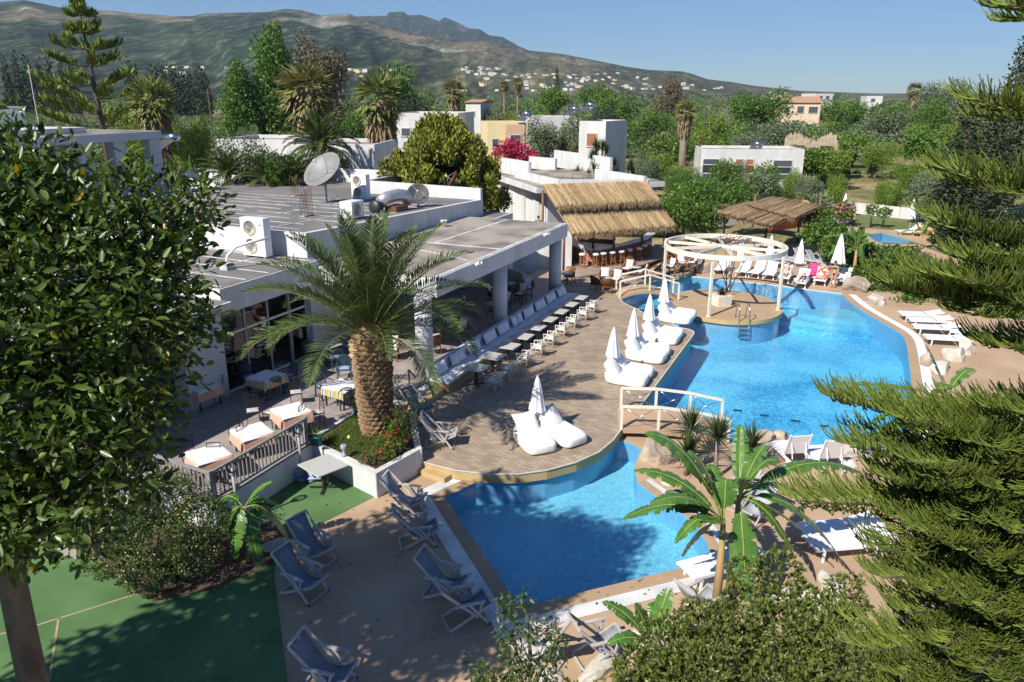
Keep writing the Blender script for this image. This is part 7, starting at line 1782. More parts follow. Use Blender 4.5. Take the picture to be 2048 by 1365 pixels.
leaf_obj('twigs', cat(parts), L_arau, npn)

# ------------------------------------------------------------------ fan palms and the garden date palm
def fan_crown(n, L, rng, up=.9):
    parts = []
    for k in range(n):
        az = k * 2.4 + rng.normal() * .25; el = up * (1.45 - 2.3 * k / n) + rng.normal() * .15; d = np.array((math.cos(az) * math.cos(el), math.sin(az) * math.cos(el), math.sin(el))); c = d * L * .5
        side = np.array((-math.sin(az), math.cos(az), 0)); m = 11; an = np.linspace(-1.15, 1.15, m)
        dr = d[None] * np.cos(an)[:, None] + side[None] * np.sin(an)[:, None] + np.array((0, 0, -.35 - .35 * k / n)) + rng.normal(size=(m, 3)) * .13
        parts.append(leaf_arrays(np.repeat(c[None], m, 0), dr, np.repeat(np.cross(side, d)[None], m, 0), L * (.45 + .3 * rng.random(m)), np.full(m, L * .085), 'diamond'))
    return cat(parts)
def washingtonia(label, px, top_py, trunk_top_py, depth, cr_px, skirt=1.0, trunk_r=.28, pale=False):
    zt_ = A(px, trunk_top_py, depth).z; x = A(px, trunk_top_py, depth).x; L = cr_px / 2 * depth / 1536 * 1.0
    t = thing('fan_palm', label, 'palm', (x, depth, 0), 0, 'fan palms')
    MB().tube([(0, 0, 0), (.05, 0, zt_ * .5), (0, 0, zt_)], [trunk_r * 1.1, trunk_r * .9, trunk_r * .8], 9).build('trunk', M_bark, t)
    v, f = fan_crown(46, L, RNG); leaf_obj('crown', (v + np.array((0, 0, zt_)), f), L_wash if pale else L_fan, t)
    n = int(260 * skirt); a = RNG.random(n) * 6.28; hz_ = RNG.random(n); sl = L * (1.1 + .6 * skirt)
    rr = trunk_r + .35 * L * (1 - hz_) ** .5 * .9; p = np.stack([rr * np.cos(a) * .6, rr * np.sin(a) * .6, zt_ + .1 * L - hz_ * sl * .8], 1)
    d = np.stack([np.cos(a) * .45, np.sin(a) * .45, -np.ones(n)], 1) + RNG.normal(size=(n, 3)) * .12
    leaf_obj('dead_skirt', leaf_arrays(p, d, np.stack([np.cos(a), np.sin(a), 0 * a], 1), L * (.55 + .3 * RNG.random(n)), np.full(n, L * .14), 'diamond'), L_dead, t); return t
washingtonia('fan palm with huge shaggy brown skirt left of the poplars', 305, 165, 205, 66, 105, 1.6, .42); washingtonia('fan palm with pale drooping leaves behind the garden date palm', 612, 150, 185, 88, 125, .9, .3, True); washingtonia('big fan palm with grey skirt left of the bushy conifer', 760, 155, 200, 72, 115, 1.5, .4)
washingtonia('small fan palm left of the red-roofed house', 907, 165, 182, 135, 50, 1.2, .35, True); washingtonia('lone fan palm with thick grey trunk before the orchard', 1370, 196, 222, 100, 48, 1.6, .5, True); washingtonia('tiny fan palm before the village, left of two', 1008, 162, 172, 260, 22, .8, .3, True); washingtonia('tiny fan palm before the village, right of two', 1035, 157, 167, 260, 26, .8, .3, True); washingtonia('fan palm on the skyline right of the far villas', 1830, 170, 182, 210, 36, .8, .4, True)
gp = thing('garden_date_palm', 'date palm with arching fronds behind the big dish', 'palm', A(640, 320, 60).xy.to_3d()); gp.location = (A(640, 300, 60).x, 60, 0)
zc = A(640, 292, 60).z; MB().tube([(0, 0, 0), (0, 0, zc)], [.4, .45], 10).build('trunk', M_palmbark, gp)
for k in range(38):
    tt = (k + .5) / 38; make_frond(gp, (0, 0, zc), k * 2.4, R(80) - R(85) * tt, random.uniform(3.0, 3.5), R(45 + 60 * tt), nl=34, lw=.10, ll=.6)
for (px, py, d, lab) in [(530, 358, 56, 'low bushy palm behind the roof bars'), (455, 350, 57, 'low dark palm beside the grey fig'), (590, 358, 57, 'low palm left of the garden date palm')]:
    t = thing('low_palm', lab, 'palm', (A(px, py, d).x, d, 0), 0, 'low palms behind the roof'); z = A(px, py, d).z
    MB().tube([(0, 0, 0), (0, 0, z)], .2, 7).build('trunk', M_palmbark, t)
    for k in range(30): make_frond(t, (0, 0, z), k * 2.4, R(85 - 2.6 * k), random.uniform(2.0, 2.6), R(65), nl=26, lw=.09, ll=.45)
def yclump(label, px, py, d, n, spread):
    t = thing('yucca_tree', label, 'yucca', (A(px, py, d).x, d, 0), 0, 'yuccas behind the annex'); zz = A(px, py, d).z; rn = random.Random(px)
    for k in range(n):
        a = rn.uniform(0, 6.28); q = rn.uniform(0, spread); x, y, z = q * math.cos(a), q * math.sin(a), zz * (1 - .45 * q / spread) - rn.uniform(0, .6)
        MB().tube([(x * .1, y * .1, 0), (x * .6, y * .6, z * .6), (x, y, z)], [.12, .09, .07], 5).build('trunk', M_bark, t); v, f = rosette(46, .95, .11, RNG); leaf_obj('blades', (v + np.array((x, y, z)), f), L_yucca, t)
yclump('clump of spiky yuccas right behind the annex roof', 1200, 280, 76, 24, 2.3); yclump('smaller yucca clump at the annex corner', 1262, 325, 74, 8, 1.2)
shrub('bougainvillea_bush', 'crimson bougainvillea glowing behind the annex parapet', 'bush', A(1030, 320, 82).xy.to_3d(), [(1010, 305, 82, 1.2, 1, .9), (1040, 308, 82, 1.2, 1, .9), (1025, 298, 83, 1.0), (1060, 318, 82, .8)], 46, .26, .2, M_boug)
for k, (px, py, d, r, mt, lab) in enumerate([(1350, 425, 60, 1.6, L_hedge, 'green bush against the fence right of the bar'), (1420, 430, 61, 1.3, L_hedge, 'bright green bush at the left corner of the shelter'), (1390, 395, 64, 1.7, L_green, 'dense green bush above the fence'), (1470, 385, 72, 1.6, L_green, 'green bush behind the shelter roof'), (1520, 368, 78, 1.5, L_olive, 'grey bush behind the shelter roof'), (1690, 420, 71, .9, L_green, 'oleander bush left end of the white wall'), (1640, 405, 73, 1.0, L_olive, 'grey-green bush at the shelter end'), (1900, 400, 66, 2.2, L_grey, 'grey feathery bush at the end of the white wall'), (1850, 385, 72, 1.6, L_grey, 'grey bush above the white wall'), (1450, 345, 88, 1.6, L_hedge, 'vine-covered bush before the white cottage, left'), (1530, 350, 86, 1.5, L_green, 'vine-covered bush before the white cottage, right'), (1770, 425, 70, .5, L_green, 'small shrub before the middle of the white wall'), (1745, 420, 70.4, .5, L_hedge, 'small climber on the white wall'), (1620, 300, 118, 1.8, L_olive, 'grey bush before the ruin'), (1680, 310, 112, 2.0, L_green, 'green bush right of the ruin'), (1840, 290, 110, 1.8, L_green, 'green hedge bush at the top of the dry field'), (1585, 318, 101, 1.9, L_olive, 'silvery bush hiding the left foot of the ruin'), (1625, 322, 100, 1.9, L_green, 'green bush hiding the middle foot of the ruin'), (1668, 320, 99, 1.9, L_lime, 'lime bush hiding the right foot of the ruin')]):
    shrub('garden_bush', lab, 'bush', A(px, py, d).xy.to_3d(), [(px, py, d, r, r, r * .8), (px + 600 * r / d, py + 200 * r / d, d, r * .7), (px - 600 * r / d, py + 300 * r / d, d - .3, r * .75)], 30, .26 if d < 100 else .4, .15 if d < 100 else .24, mt, stems=3, group='bushes beyond the pool', flowers=(pmat('oleander_pink', (.6, .14, .25), None, 20, .8), 60, .09) if 'oleander' in lab else None)

# ------------------------------------------------------------------ woods and groves too dense to count
def mass(name, label, n, dmin, dmax, px0, px1, mats, leaf, nl, hmin, hmax, avoid, seed, power=1.0):
    rng = np.random.default_rng(seed); by = {}
    for k in range(n):
        d = dmin + (dmax - dmin) * rng.random() ** power; px = px0 + (px1 - px0) * rng.random()
        if avoid(px, d): continue
        x = A(px, 190, d).x; h = rng.uniform(hmin, hmax); w = h * rng.uniform(.45, .65); m = mats[int(rng.integers(len(mats)))]
        gz = 0.0 if d < 600 else (d - 600) * .003
        m_ = nl; dirs = unit(rng.normal(size=(m_, 3))); dirs[:, 2] = np.abs(dirs[:, 2]) * 1.0 - .35
        rad = (.6 + .45 * rng.random((m_, 1))) * (1 + .22 * np.sin(dirs[:, :1] * 6 + k) * np.sin(dirs[:, 1:2] * 7 + k * 2))
        p = np.array((x, d, gz + h * .52)) + dirs * rad * np.array((w, w, h * .5)); lf = leaf * (.7 + .6 * rng.random(m_))
        by.setdefault(m.name, [m, []])[1].append(leaf_arrays(p, dirs * .5 + rng.normal(size=(m_, 3)) * .6 + np.array((0, 0, .3)), dirs + rng.normal(size=(m_, 3)) * .4, lf, lf * .65, 'diamond'))
    me_parts = [(m, cat(l)) for m, l in by.values()]; vs, fs, mi, o = [], [], [], 0
    for i, (m, (v, f)) in enumerate(me_parts): vs.append(v); fs.append(f + o); o += len(v); mi.append(np.full(len(f), i, dtype=np.int32))
    me = npmesh(name, np.concatenate(vs), np.concatenate(fs)); 
    for m, _ in me_parts: me.materials.append(m)
    me.polygons.foreach_set('material_index', np.concatenate(mi)); ob_ = link(name, me, None); tag(ob_, label, 'trees', kind='stuff'); return ob_
fieldfree = lambda px, d: (1630 < px < 1900 and d < 108) or (1380 < px < 1700 and d < 122) or (d < 125 and 960 < px < 1300) or (d < 100 and 780 < px < 960)
mass('olive_grove', 'silver green olive grove spreading towards the hills', 420, 95, 330, -150, 620, [L_olive, L_olive, L_grey, L_green], .42, 330, 4.0, 6.5, lambda px, d: d < 100 and px < 340, 11, 1.3)
mass('far_wood', 'mixed green wood between the hotel and the village', 430, 110, 340, 560, 2250, [L_green, L_green, L_olive, L_lime, L_cypress], .45, 330, 4.5, 7.5, fieldfree, 12, 1.2)
mass('far_wood', 'distant dark wood at the foot of the hills', 1500, 340, 1000, -300, 2400, [L_green, L_cypress, L_olive, L_green], 1.2, 70, 6, 10, lambda px, d: False, 13)
mass('slope_wood', 'scattered trees between the villas on the lower slope', 900, 1000, 1900, -200, 1700, [L_green, L_cypress, L_olive], 2.6, 34, 8, 13, lambda px, d: False, 14)
# low planting right behind the hotel
mass('garden_scrub', 'low green scrub around the hotel gardens', 150, 62, 110, -100, 1420, [L_green, L_olive, L_lime], .3, 260, 1.8, 3.4, lambda px, d: (d < 84 and px < 1340) , 15)
mass('field_scrub', 'low dry bushes at the edge of the orchard field', 70, 76, 118, 1400, 2000, [L_olive, L_grey, L_lime, L_green], .3, 200, .9, 1.8, lambda px, d: 1690 < px < 1900 and 84 < d < 108, 16)

# ------------------------------------------------------------------ neighbouring houses
M_hwhite = pmat('house_white', (.64, .63, .61), (.52, .51, .49), .8, .8, stretch=(1, 1, .25)); M_hcream = pmat('house_cream', (.72, .60, .34), (.66, .54, .3), .5, .8); M_hpink = pmat('house_pink', (.66, .42, .30), None, .5, .8)
M_tileroof = pmat('red_tile_roof', (.48, .27, .16), (.40, .22, .13), 2, .8); M_pane = pmat('dark_pane', (.09, .10, .11), None, 3, .15); M_shut = pmat('brown_shutter', (.36, .14, .06), None, 3, .6)
def house(name, label, px0, px1, top_py, depth, dz, rz, wins=(), mat=None, roof=None, base=0.0, depth_m=8.0, parapet=.35, z_top=None):
    """box house whose near face spans photo columns px0..px1 at the given distance"""
    a, c = A(px0, top_py, depth), A(px1, top_py, depth); w = (c - a).length; zt_ = a.z; mid = (a + c) / 2
    t = thing(name, label, 'house', (mid.x, depth, base), rz); H_ = zt_ - base; mat = mat or M_hwhite
    MB().box((0, depth_m / 2, H_ / 2), (w, depth_m, H_)).build('walls', mat, t)
    if roof == 'tile':
        rf = MB(); h = w * .16; rf.add([(-w / 2 - .3, -.4, H_), (w / 2 + .3, -.4, H_), (w / 2 + .3, depth_m + .4, H_), (-w / 2 - .3, depth_m + .4, H_), (-w / 2 - .3, depth_m / 2, H_ + h), (w / 2 + .3, depth_m / 2, H_ + h)], [(0, 1, 5, 4), (2, 3, 4, 5), (1, 2, 5), (3, 0, 4), (3, 2, 1, 0)]); rf.build('roof', M_tileroof, t)
    else:
        r = MB()
        for (x0, y0, x1, y1) in ((-w / 2, .1, w / 2, .1), (-w / 2, depth_m - .1, w / 2, depth_m - .1), (-w / 2 + .1, .2, -w / 2 + .1, depth_m - .2), (w / 2 - .1, .2, w / 2 - .1, depth_m - .2)): r.bar((x0, y0, H_ + parapet / 2), (x1, y1, H_ + parapet / 2), .2, parapet)
        r.build('parapet', mat, t); MB().box((0, depth_m / 2, H_ + .02), (w - .4, depth_m - .4, .04)).build('roof', M_roof2, t)
    wins = list(wins) + ([(fx, H_ - 2.5, ww, min(hh, 1.7), kd) for (fx, fz, ww, hh, kd) in wins] if H_ > 5.0 else [])
    for (fx, fz, ww, hh, kd) in wins:
        wx = (fx - .5) * w; m = {'p': M_pane, 's': M_shut, 'd': M_shut}[kd]
        o = MB().box((wx, -.02, fz + hh / 2), (ww, .12, hh)).build('door' if kd == 'd' else 'window', m, t)
        b = MB(); 
        for s in (-1, 1): b.bar((wx + s * ww / 2, -.06, fz), (wx + s * ww / 2, -.06, fz + hh), .08)
        b.bar((wx - ww / 2, -.06, fz + hh), (wx + ww / 2, -.06, fz + hh), .08); b.bar((wx - ww / 2 - .1, -.08, fz), (wx + ww / 2 + .1, -.08, fz), .1); b.build('frame', M_hwhite, o)
    return t
house('white_house', 'long low white house behind the bushy conifer', 790, 918, 232, 100, 0, R(-10), [(.15, 2.2, 1.2, 1.0, 'p'), (.35, 2.2, .9, 1.0, 'p'), (.6, 2.2, .9, 1.0, 'p')], depth_m=9)
house('yellow_house', 'cream yellow house with tall gridded window beside the bougainvillea', 975, 1052, 252, 95, 0, R(8), [(.66, 1.2, 1.6, 2.9, 'p'), (.2, 1.0, .8, 1.0, 'p')], M_hcream, depth_m=8)
t = house('pink_stair_tower', 'pink strip of the yellow house holding its tall window', 1012, 1050, 256, 94.2, 0, R(8), [(.5, 1.6, 1.3, 2.6, 'p')], M_hpink, depth_m=.7)
house('white_house', 'white cube house with brown shutter and solar tanks', 1156, 1214, 249, 92, 0, R(-30), [(.5, 2.4, 1.3, 1.5, 's')], depth_m=6.5)
house('white_house', 'low white house between the grey trees', 1060, 1165, 240, 108, 0, R(10), [(.3, 2.0, 1, 1, 'p'), (.7, 2.0, 1, 1, 'p')], depth_m=9)
house('white_cottage', 'long single-storey white cottage at the orchard edge', 1405, 1606, 305, 94, 0, R(-6), [(.1, 1.6, 1.9, 2.0, 'p'), (.38, 1.4, .9, 2.2, 's'), (.48, 1.4, .9, 2.2, 'd'), (.8, 1.8, 2.2, 1.6, 'p')], depth_m=7)
house('pink_villa', 'pale pink villa with balconies on the wooded rise', 1565, 1640, 206, 200, 0, R(-12), [(.15, 3.2, 1.3, 1.5, 'p'), (.5, 3.0, 1.6, 1.9, 'p'), (.82, 3.0, 2.2, 1.6, 'p')], pmat('villa_pink', (.72, .56, .40), None, .5, .8), 'tile', depth_m=10)
house('red_roofed_house', 'white house with red tiled edge above the conifer', 930, 962, 205, 150, 0, R(-20), [(.5, 3.5, .8, .9, 'p')], roof='tile', depth_m=7)
house('long_white_building', 'long white flat building half hidden behind palms', 430, 590, 288, 66, 0, R(-6), [(.6, 1.0, 1.2, 1.6, 'p'), (.8, 1.0, 1.2, 1.6, 'p')], depth_m=8)
house('long_white_building', 'white flat building between the two date palms', 575, 750, 298, 64, 0, R(-4), [(.25, .6, 1.5, 2.0, 'p'), (.6, .6, 1.5, 2.0, 'p')], depth_m=9)
house('white_villa', 'white villa on the skyline right of the pink one', 1630, 1668, 189, 420, 0, R(10), [(.3, 4, 2, 2, 'p'), (.7, 4, 2, 2, 'p')], depth_m=14); house('white_villa', 'white villa near the skyline fan palm', 1735, 1765, 194, 400, 0, R(-10), [(.4, 3, 2, 2, 'p')], depth_m=12); house('white_villa', 'white villa left of the pink villa on the skyline', 1556, 1585, 191, 450, 0, R(5), [(.4, 4, 2, 2, 'p')], depth_m=12)
# left building with the column canopy
lb_ = thing('left_building', 'white building with a slab canopy on square columns behind the ficus', 'house', A(200, 265, 46).xy.to_3d()); LO = Vector((A(200, 265, 46).x, 46, 0)); lb_.location = LO
p0, p1 = A(150, 275, 42), A(320, 268, 52); d_ = (p1 - p0); zc_ = 9.0
pz = [A(150, 272, 44), A(322, 262, 50)]
a0, a1 = pz[0] - LO, pz[1] - LO; zt_ = (a0.z + a1.z) / 2; dx = Vector((a1.x - a0.x, a1.y - a0.y, 0)).normalized(); dn = Vector((-dx.y, dx.x, 0))
MB().prism([(a0.x - dx.x * 5, a0.y - dx.y * 5), (a1.x, a1.y), (a1.x + dn.x * 7, a1.y + dn.y * 7), (a0.x - dx.x * 5 + dn.x * 7, a0.y - dx.y * 5 + dn.y * 7)], zt_ - .45, zt_).build('canopy_slab', M_greywall, lb_)
MB().prism([(a0.x - dx.x * 4.9 + dn.x * .15, a0.y - dx.y * 4.9 + dn.y * .15), (a1.x - .15 + dn.x * .15, a1.y + dn.y * .15), (a1.x + dn.x * 6.8 - .1, a1.y + dn.y * 6.8), (a0.x - dx.x * 4.9 + dn.x * 6.8, a0.y - dx.y * 4.9 + dn.y * 6.8)], zt_ + .001, zt_ + .02).build('canopy_roof', M_roof2, lb_)
for s in (.12, .5, .93):
    c_ = Vector((a0.x, a0.y, 0)).lerp(Vector((a1.x, a1.y, 0)), s) + dn * .5; MB().box((c_.x, c_.y, (zt_ - .45) / 2), (.9, .6, zt_ - .45), rz=math.atan2(dx.y, dx.x)).build('column', M_greywall, lb_)
c_ = Vector((a0.x, a0.y, 0)) - dx * 4; MB().box((c_.x - 4.5, c_.y + 4, (zt_ + .35) / 2), (8, 8, zt_ + .35), rz=math.atan2(dx.y, dx.x)).build('walls', M_wall, lb_); MB().box((c_.x - 5, c_.y + 6, zt_ + .9), (3, 3, 1.2), rz=math.atan2(dx.y, dx.x)).build('stair_head', M_wall, lb_)
# ruin
ru = thing('stone_ruin', 'roofless tan stone ruin among the trees', 'ruin', A(1625, 285, 128).xy.to_3d()); RU0 = Vector((A(1570, 285, 109).x, 109, 0)); RU1 = Vector((A(1680, 285, 106).x, 106, 0)); ru.location = RU0
M_ruin = pmat('ruin_stone', (.46, .37, .26), (.32, .25, .17), 2, .95, bump=.8, bscale=4); d_ = RU1 - RU0; topz = A(1600, 266, 109).z
NR = 44; rnr = random.Random(3)
for k in range(NR):
    s = (k + .5) / NR; p = d_ * s; hgt = topz * (.93 + .07 * math.sin(s * 9) + rnr.uniform(-.035, .035)) * min(1, .72 + (1 - s) * 3)
    MB().box((p.x, p.y, hgt / 2), (d_.length / NR + .03, .6 + .04 * (k % 3), hgt), rz=math.atan2(d_.y, d_.x)).build('wall_section', M_ruin, ru)
for s in (.30, .72, .84): p = d_ * s; MB().box((p.x, p.y - .05, topz * .62), (.9, .75, topz * .28), rz=math.atan2(d_.y, d_.x)).build('window_opening', M_dark, ru)
# village houses on the far slope
vm = []
for k in range(4):
    b = MB(); rn = random.Random(k); b.box((0, 0, 3), (12, 9, 6)); b.box((rn.uniform(-6, 6), rn.uniform(2, 5), 2), (8, 8, 4 + k)); me = b.mesh('villa_walls'); me.materials.append([M_hwhite, M_hwhite, M_hcream, M_hwhite][k])
    w = MB().box((0, .5, 6.05), (11, 8, .1)); wm = w.mesh('roof_terrace'); wm.materials.append(M_roof2); vm.append((me, wm))
def hill_z(px, r):
    el, az = sky_elev(px, NEAR); top = CAM_H + 3000 * math.tan(el); s = (r - 750) / 2250; x, y = r * math.sin(az), r * math.cos(az)
    return x, y, (-6 + (top + 6) * max(0, s) ** 1.5 + math.sin(min(1, max(0, s)) * math.pi) ** .8 * .55 * (fbm(x / 900, y / 900, 5) + .3 * (1 - 2 * abs(noise.noise(Vector((math.atan2(x, y) * 26, r / 2600, 1.3))))) + .12 * fbm(x / 160, y / 160, 3)) * max(25.0, top) * .28) if s > 0 else 0
rn = random.Random(21)
def row_of(x, y, z): fw = y * _c - (z - CAM_H) * _s; return 682.5 - 1536 * (y * _s + (z - CAM_H) * _c) / fw
spots = []
def villas(n, x0, x1, y0, y1, gauss=False):
    c = 0; tries = 0
    while c < n and tries < 4000:
        tries += 1; px = rn.gauss((x0 + x1) / 2, (x1 - x0) / 4) if gauss else rn.uniform(x0, x1); r = rn.uniform(620, 2300); x, y, z = hill_z(px, r); z = max(z, (r - 600) * .003)
        if y0 < row_of(x, y, z) < y1: spots.append((px, r)); c += 1
villas(80, 880, 1330, 146, 184, True); villas(22, 925, 1010, 136, 152); villas(10, 1330, 1500, 168, 184); villas(10, 690, 790, 140, 156); villas(10, 300, 480, 136, 150); villas(10, 1540, 1800, 180, 192)
for k, (px, r) in enumerate(spots):
    x, y, z = hill_z(px, r); k_ = rn.randrange(4)
    t = thing('hillside_villa', 'small pale villa in the village scattered over the far slope', 'house', (x, y, max(z, (r - 600) * .003 if r > 600 else 0) - .5), rn.uniform(-.6, .6), 'villas scattered over the far slope')
    link('walls', vm[k_][0], None, t); link('roof_terrace', vm[k_][1], None, t); s = rn.uniform(.45, .8) * (1.0 if r > 900 else .7); t.scale = (s, s, s * rn.uniform(.8, 1.3))
# poles, tanks, far wall, far pool
def pole(label, px, py_top, d, cat_='pole', arm=True):
    p = A(px, py_top, d); t = thing('utility_pole', label, cat_, (p.x, d, 0), 0, 'poles'); MB().tube([(0, 0, 0), (0, 0, p.z)], .085 if arm else .025, 6).build('shaft', M_barkdark if arm else M_greymetal, t)
    if arm: MB().bar((-.7, 0, p.z - .5), (.7, 0, p.z - .5), .1).build('cross_arm', M_barkdark, t)
pole('thin white aerial mast on the roof behind the ficus', 56, 130, 46, 'mast', False); pole('grey utility pole between ficus and poplars', 415, 178, 105); pole('utility pole left of the yellow house', 1001, 192, 140); pole('utility pole right of the lone fan palm', 1412, 200, 108)
def tank(label, px, py, d, z):
    p = A(px, py, d); t = thing('solar_water_heater', label, 'water heater', (p.x, d, p.z - 1.0), R(-30), 'solar water heaters')
    MB().tube([(-.7, 0, .9), (.7, 0, .9)], .3, 12).build('tank', M_steel, t); MB().add([(-.7, -1.5, .1), (.7, -1.5, .1), (.7, -.1, .75), (-.7, -.1, .75)], [(0, 1, 2, 3)]).build('collector', M_pane, t)
    for s in (-.6, .6):
        for (y0, z0) in ((0, .7), (-1.4, .1)): MB().bar((s, y0, 0), (s, y0, z0), .05).build('strut', M_greymetal, t)
tank('solar water tank on the yellow house roof', 1052, 226, 96, 0); tank('solar water tank on the white house, left', 1148, 216, 100, 0); tank('solar water tank on the white house, right', 1180, 208, 95, 0); tank('solar water tank at the cottage roof', 1515, 286, 97, 0); tank('solar water tank beside the skirted fan palm', 342, 272, 60, 0)
wl0, wl1 = G(1690, 425, 0), G(1870, 445, 0)
wt = thing('garden_wall', 'low white boundary wall beyond the far pool', 'wall', wl0); 
for k in range(8):
    p, q = (wl1 - wl0) * (k / 8), (wl1 - wl0) * ((k + 1) / 8 - .004); MB().bar((p.x, p.y, .55), (q.x, q.y, .55), .22, 1.1).build('wall_panel', M_hwhite, wt)
lawn = [G(x, y) for x, y in [(1640, 425), (1690, 428), (1880, 450), (1950, 480), (1900, 500), (1830, 465), (1650, 448)]]
struct(sheet('lawn', [(p.x, p.y) for p in lawn], .0, pmat('lawn_grass', (.10, .16, .035), (.16, .17, .06), 1.0, .95, bump=.5, bscale=60)))
terr2 = [G(x, y) for x, y in [(1640, 448), (1840, 466), (1930, 505), (1930, 540), (1820, 540), (1640, 480)]]
fp = [G(x, y) for x, y in [(1733, 470), (1765, 466), (1800, 476), (1850, 490), (1900, 507), (1880, 516), (1840, 512), (1790, 498), (1750, 482)]]
struct(sheet('far_terrace', [(p.x, p.y) for p in terr2], .005, M_beige, holes=[[(p.x, p.y) for p in fp]]))
pool('far_pool', fp, .8, M_tile, (.8, .95, 1), 'far pool')
bq = thing('white_barbecue', 'white masonry barbecue with tall tapering chimney at the far terrace', 'barbecue', G(1985, 500, 0), R(-10))
MB().box((0, 0, .45), (2.2, 1.1, .9)).build('base', M_hwhite, bq); MB().box((.2, .1, 2.1), (.95, .8, 2.6), taper=.55).build('chimney', M_hwhite, bq); MB().box((-.65, .1, 1.3), (.7, .8, .9), taper=.5).build('hood', M_hwhite, bq)
for k in range(5):
    b = MB().bar((.25 - .02 * k, -.42, .95 + .22 * k), (-.6 + .05 * k, -.42, .95 + .22 * k), .06, .05); b.build('grill_rack', M_greymetal, bq)
for k, (px, py) in enumerate([(1700, 445), (1835, 470), (1860, 480)]):
    t = thing('wooden_lounger', ['tan wooden backrest lounger right of the far parasol', 'tan wooden lounger at the far pool, middle one', 'tan wooden lounger at the far pool, nearest the pine'][k], 'sun lounger', G(px, py, 0), R(-120), 'tan loungers at the far pool')
    M_tan = pmat('tan_wood', (.55, .32, .14), None, 5, .6); MB().box((.4, 0, .3), (1.2, .65, .06)).build('seat', M_tan, t); MB().box((-.45, 0, .6), (.06, .65, .8), rot=Matrix.Rotation(R(-25), 3, 'Y')).build('backrest', M_tan, t)
    for x in (-.1, .9):
        for y in (-.28, .28): MB().bar((x, y, 0), (x, y, .3), .05).build('leg', M_tan, t)
fe = thing('timber_fence', 'thin timber post fence with rope between bar and shelter', 'fence', G(1345, 470, 0)); FE0 = Vector(fe.location)
for k, (px, py, zt2) in enumerate([(1352, 468, 2.6), (1388, 462, 2.6), (1420, 460, 2.6)]): p = G(px, py, 0) - FE0; MB().tube([(p.x, p.y, 0), (p.x, p.y, zt2)], .05, 6).build('post', M_barkdark, fe)
for z in (.6, 1.3, 2.1): p, q = G(1352, 468, 0) - FE0, G(1420, 460, 0) - FE0; MB().tube([(p.x, p.y, z), ((p.x + q.x) / 2, (p.y + q.y) / 2, z - .08), (q.x, q.y, z)], .025, 5).build('rope', M_barkdark, fe)
# ------------------------------------------------------------------ people
M_skin = pmat('tanned_skin', (.50, .28, .18), (.44, .24, .15), 6, .5); M_skin2 = pmat('light_skin', (.60, .38, .28), (.54, .33, .24), 6, .5)
M_hair = pmat('dark_hair', (.03, .018, .012), (.05, .03, .02), 10, .6); M_bikini = pmat('black_swimwear', (.015, .015, .017), None, 5, .6)
M_shirtk = pmat('black_shirt', (.03, .03, .032), (.05, .05, .05), 6, .8); M_shirtr = pmat('red_shirt', (.5, .03, .03), (.42, .02, .03), 6, .8); M_trous = pmat('pale_trousers', (.55, .53, .5), None, 6, .8); M_navy = pmat('navy_shorts', (.04, .05, .09), None, 6, .8)
def skin_mesh(parent, name, verts, edges, radii, mat, root=0):
    me = bpy.data.meshes.new(name); me.from_pydata(verts, edges, []); me.update(); o = link(name, me, mat, parent)
    o.modifiers.new('skin', 'SKIN').use_smooth_shade = True
    for i, r in enumerate(radii): me.skin_vertices[0].data[i].radius = (r, r); me.skin_vertices[0].data[i].use_root = (i == root)
    s = o.modifiers.new('sub', 'SUBSURF'); s.levels = 1; s.render_levels = 2; return o
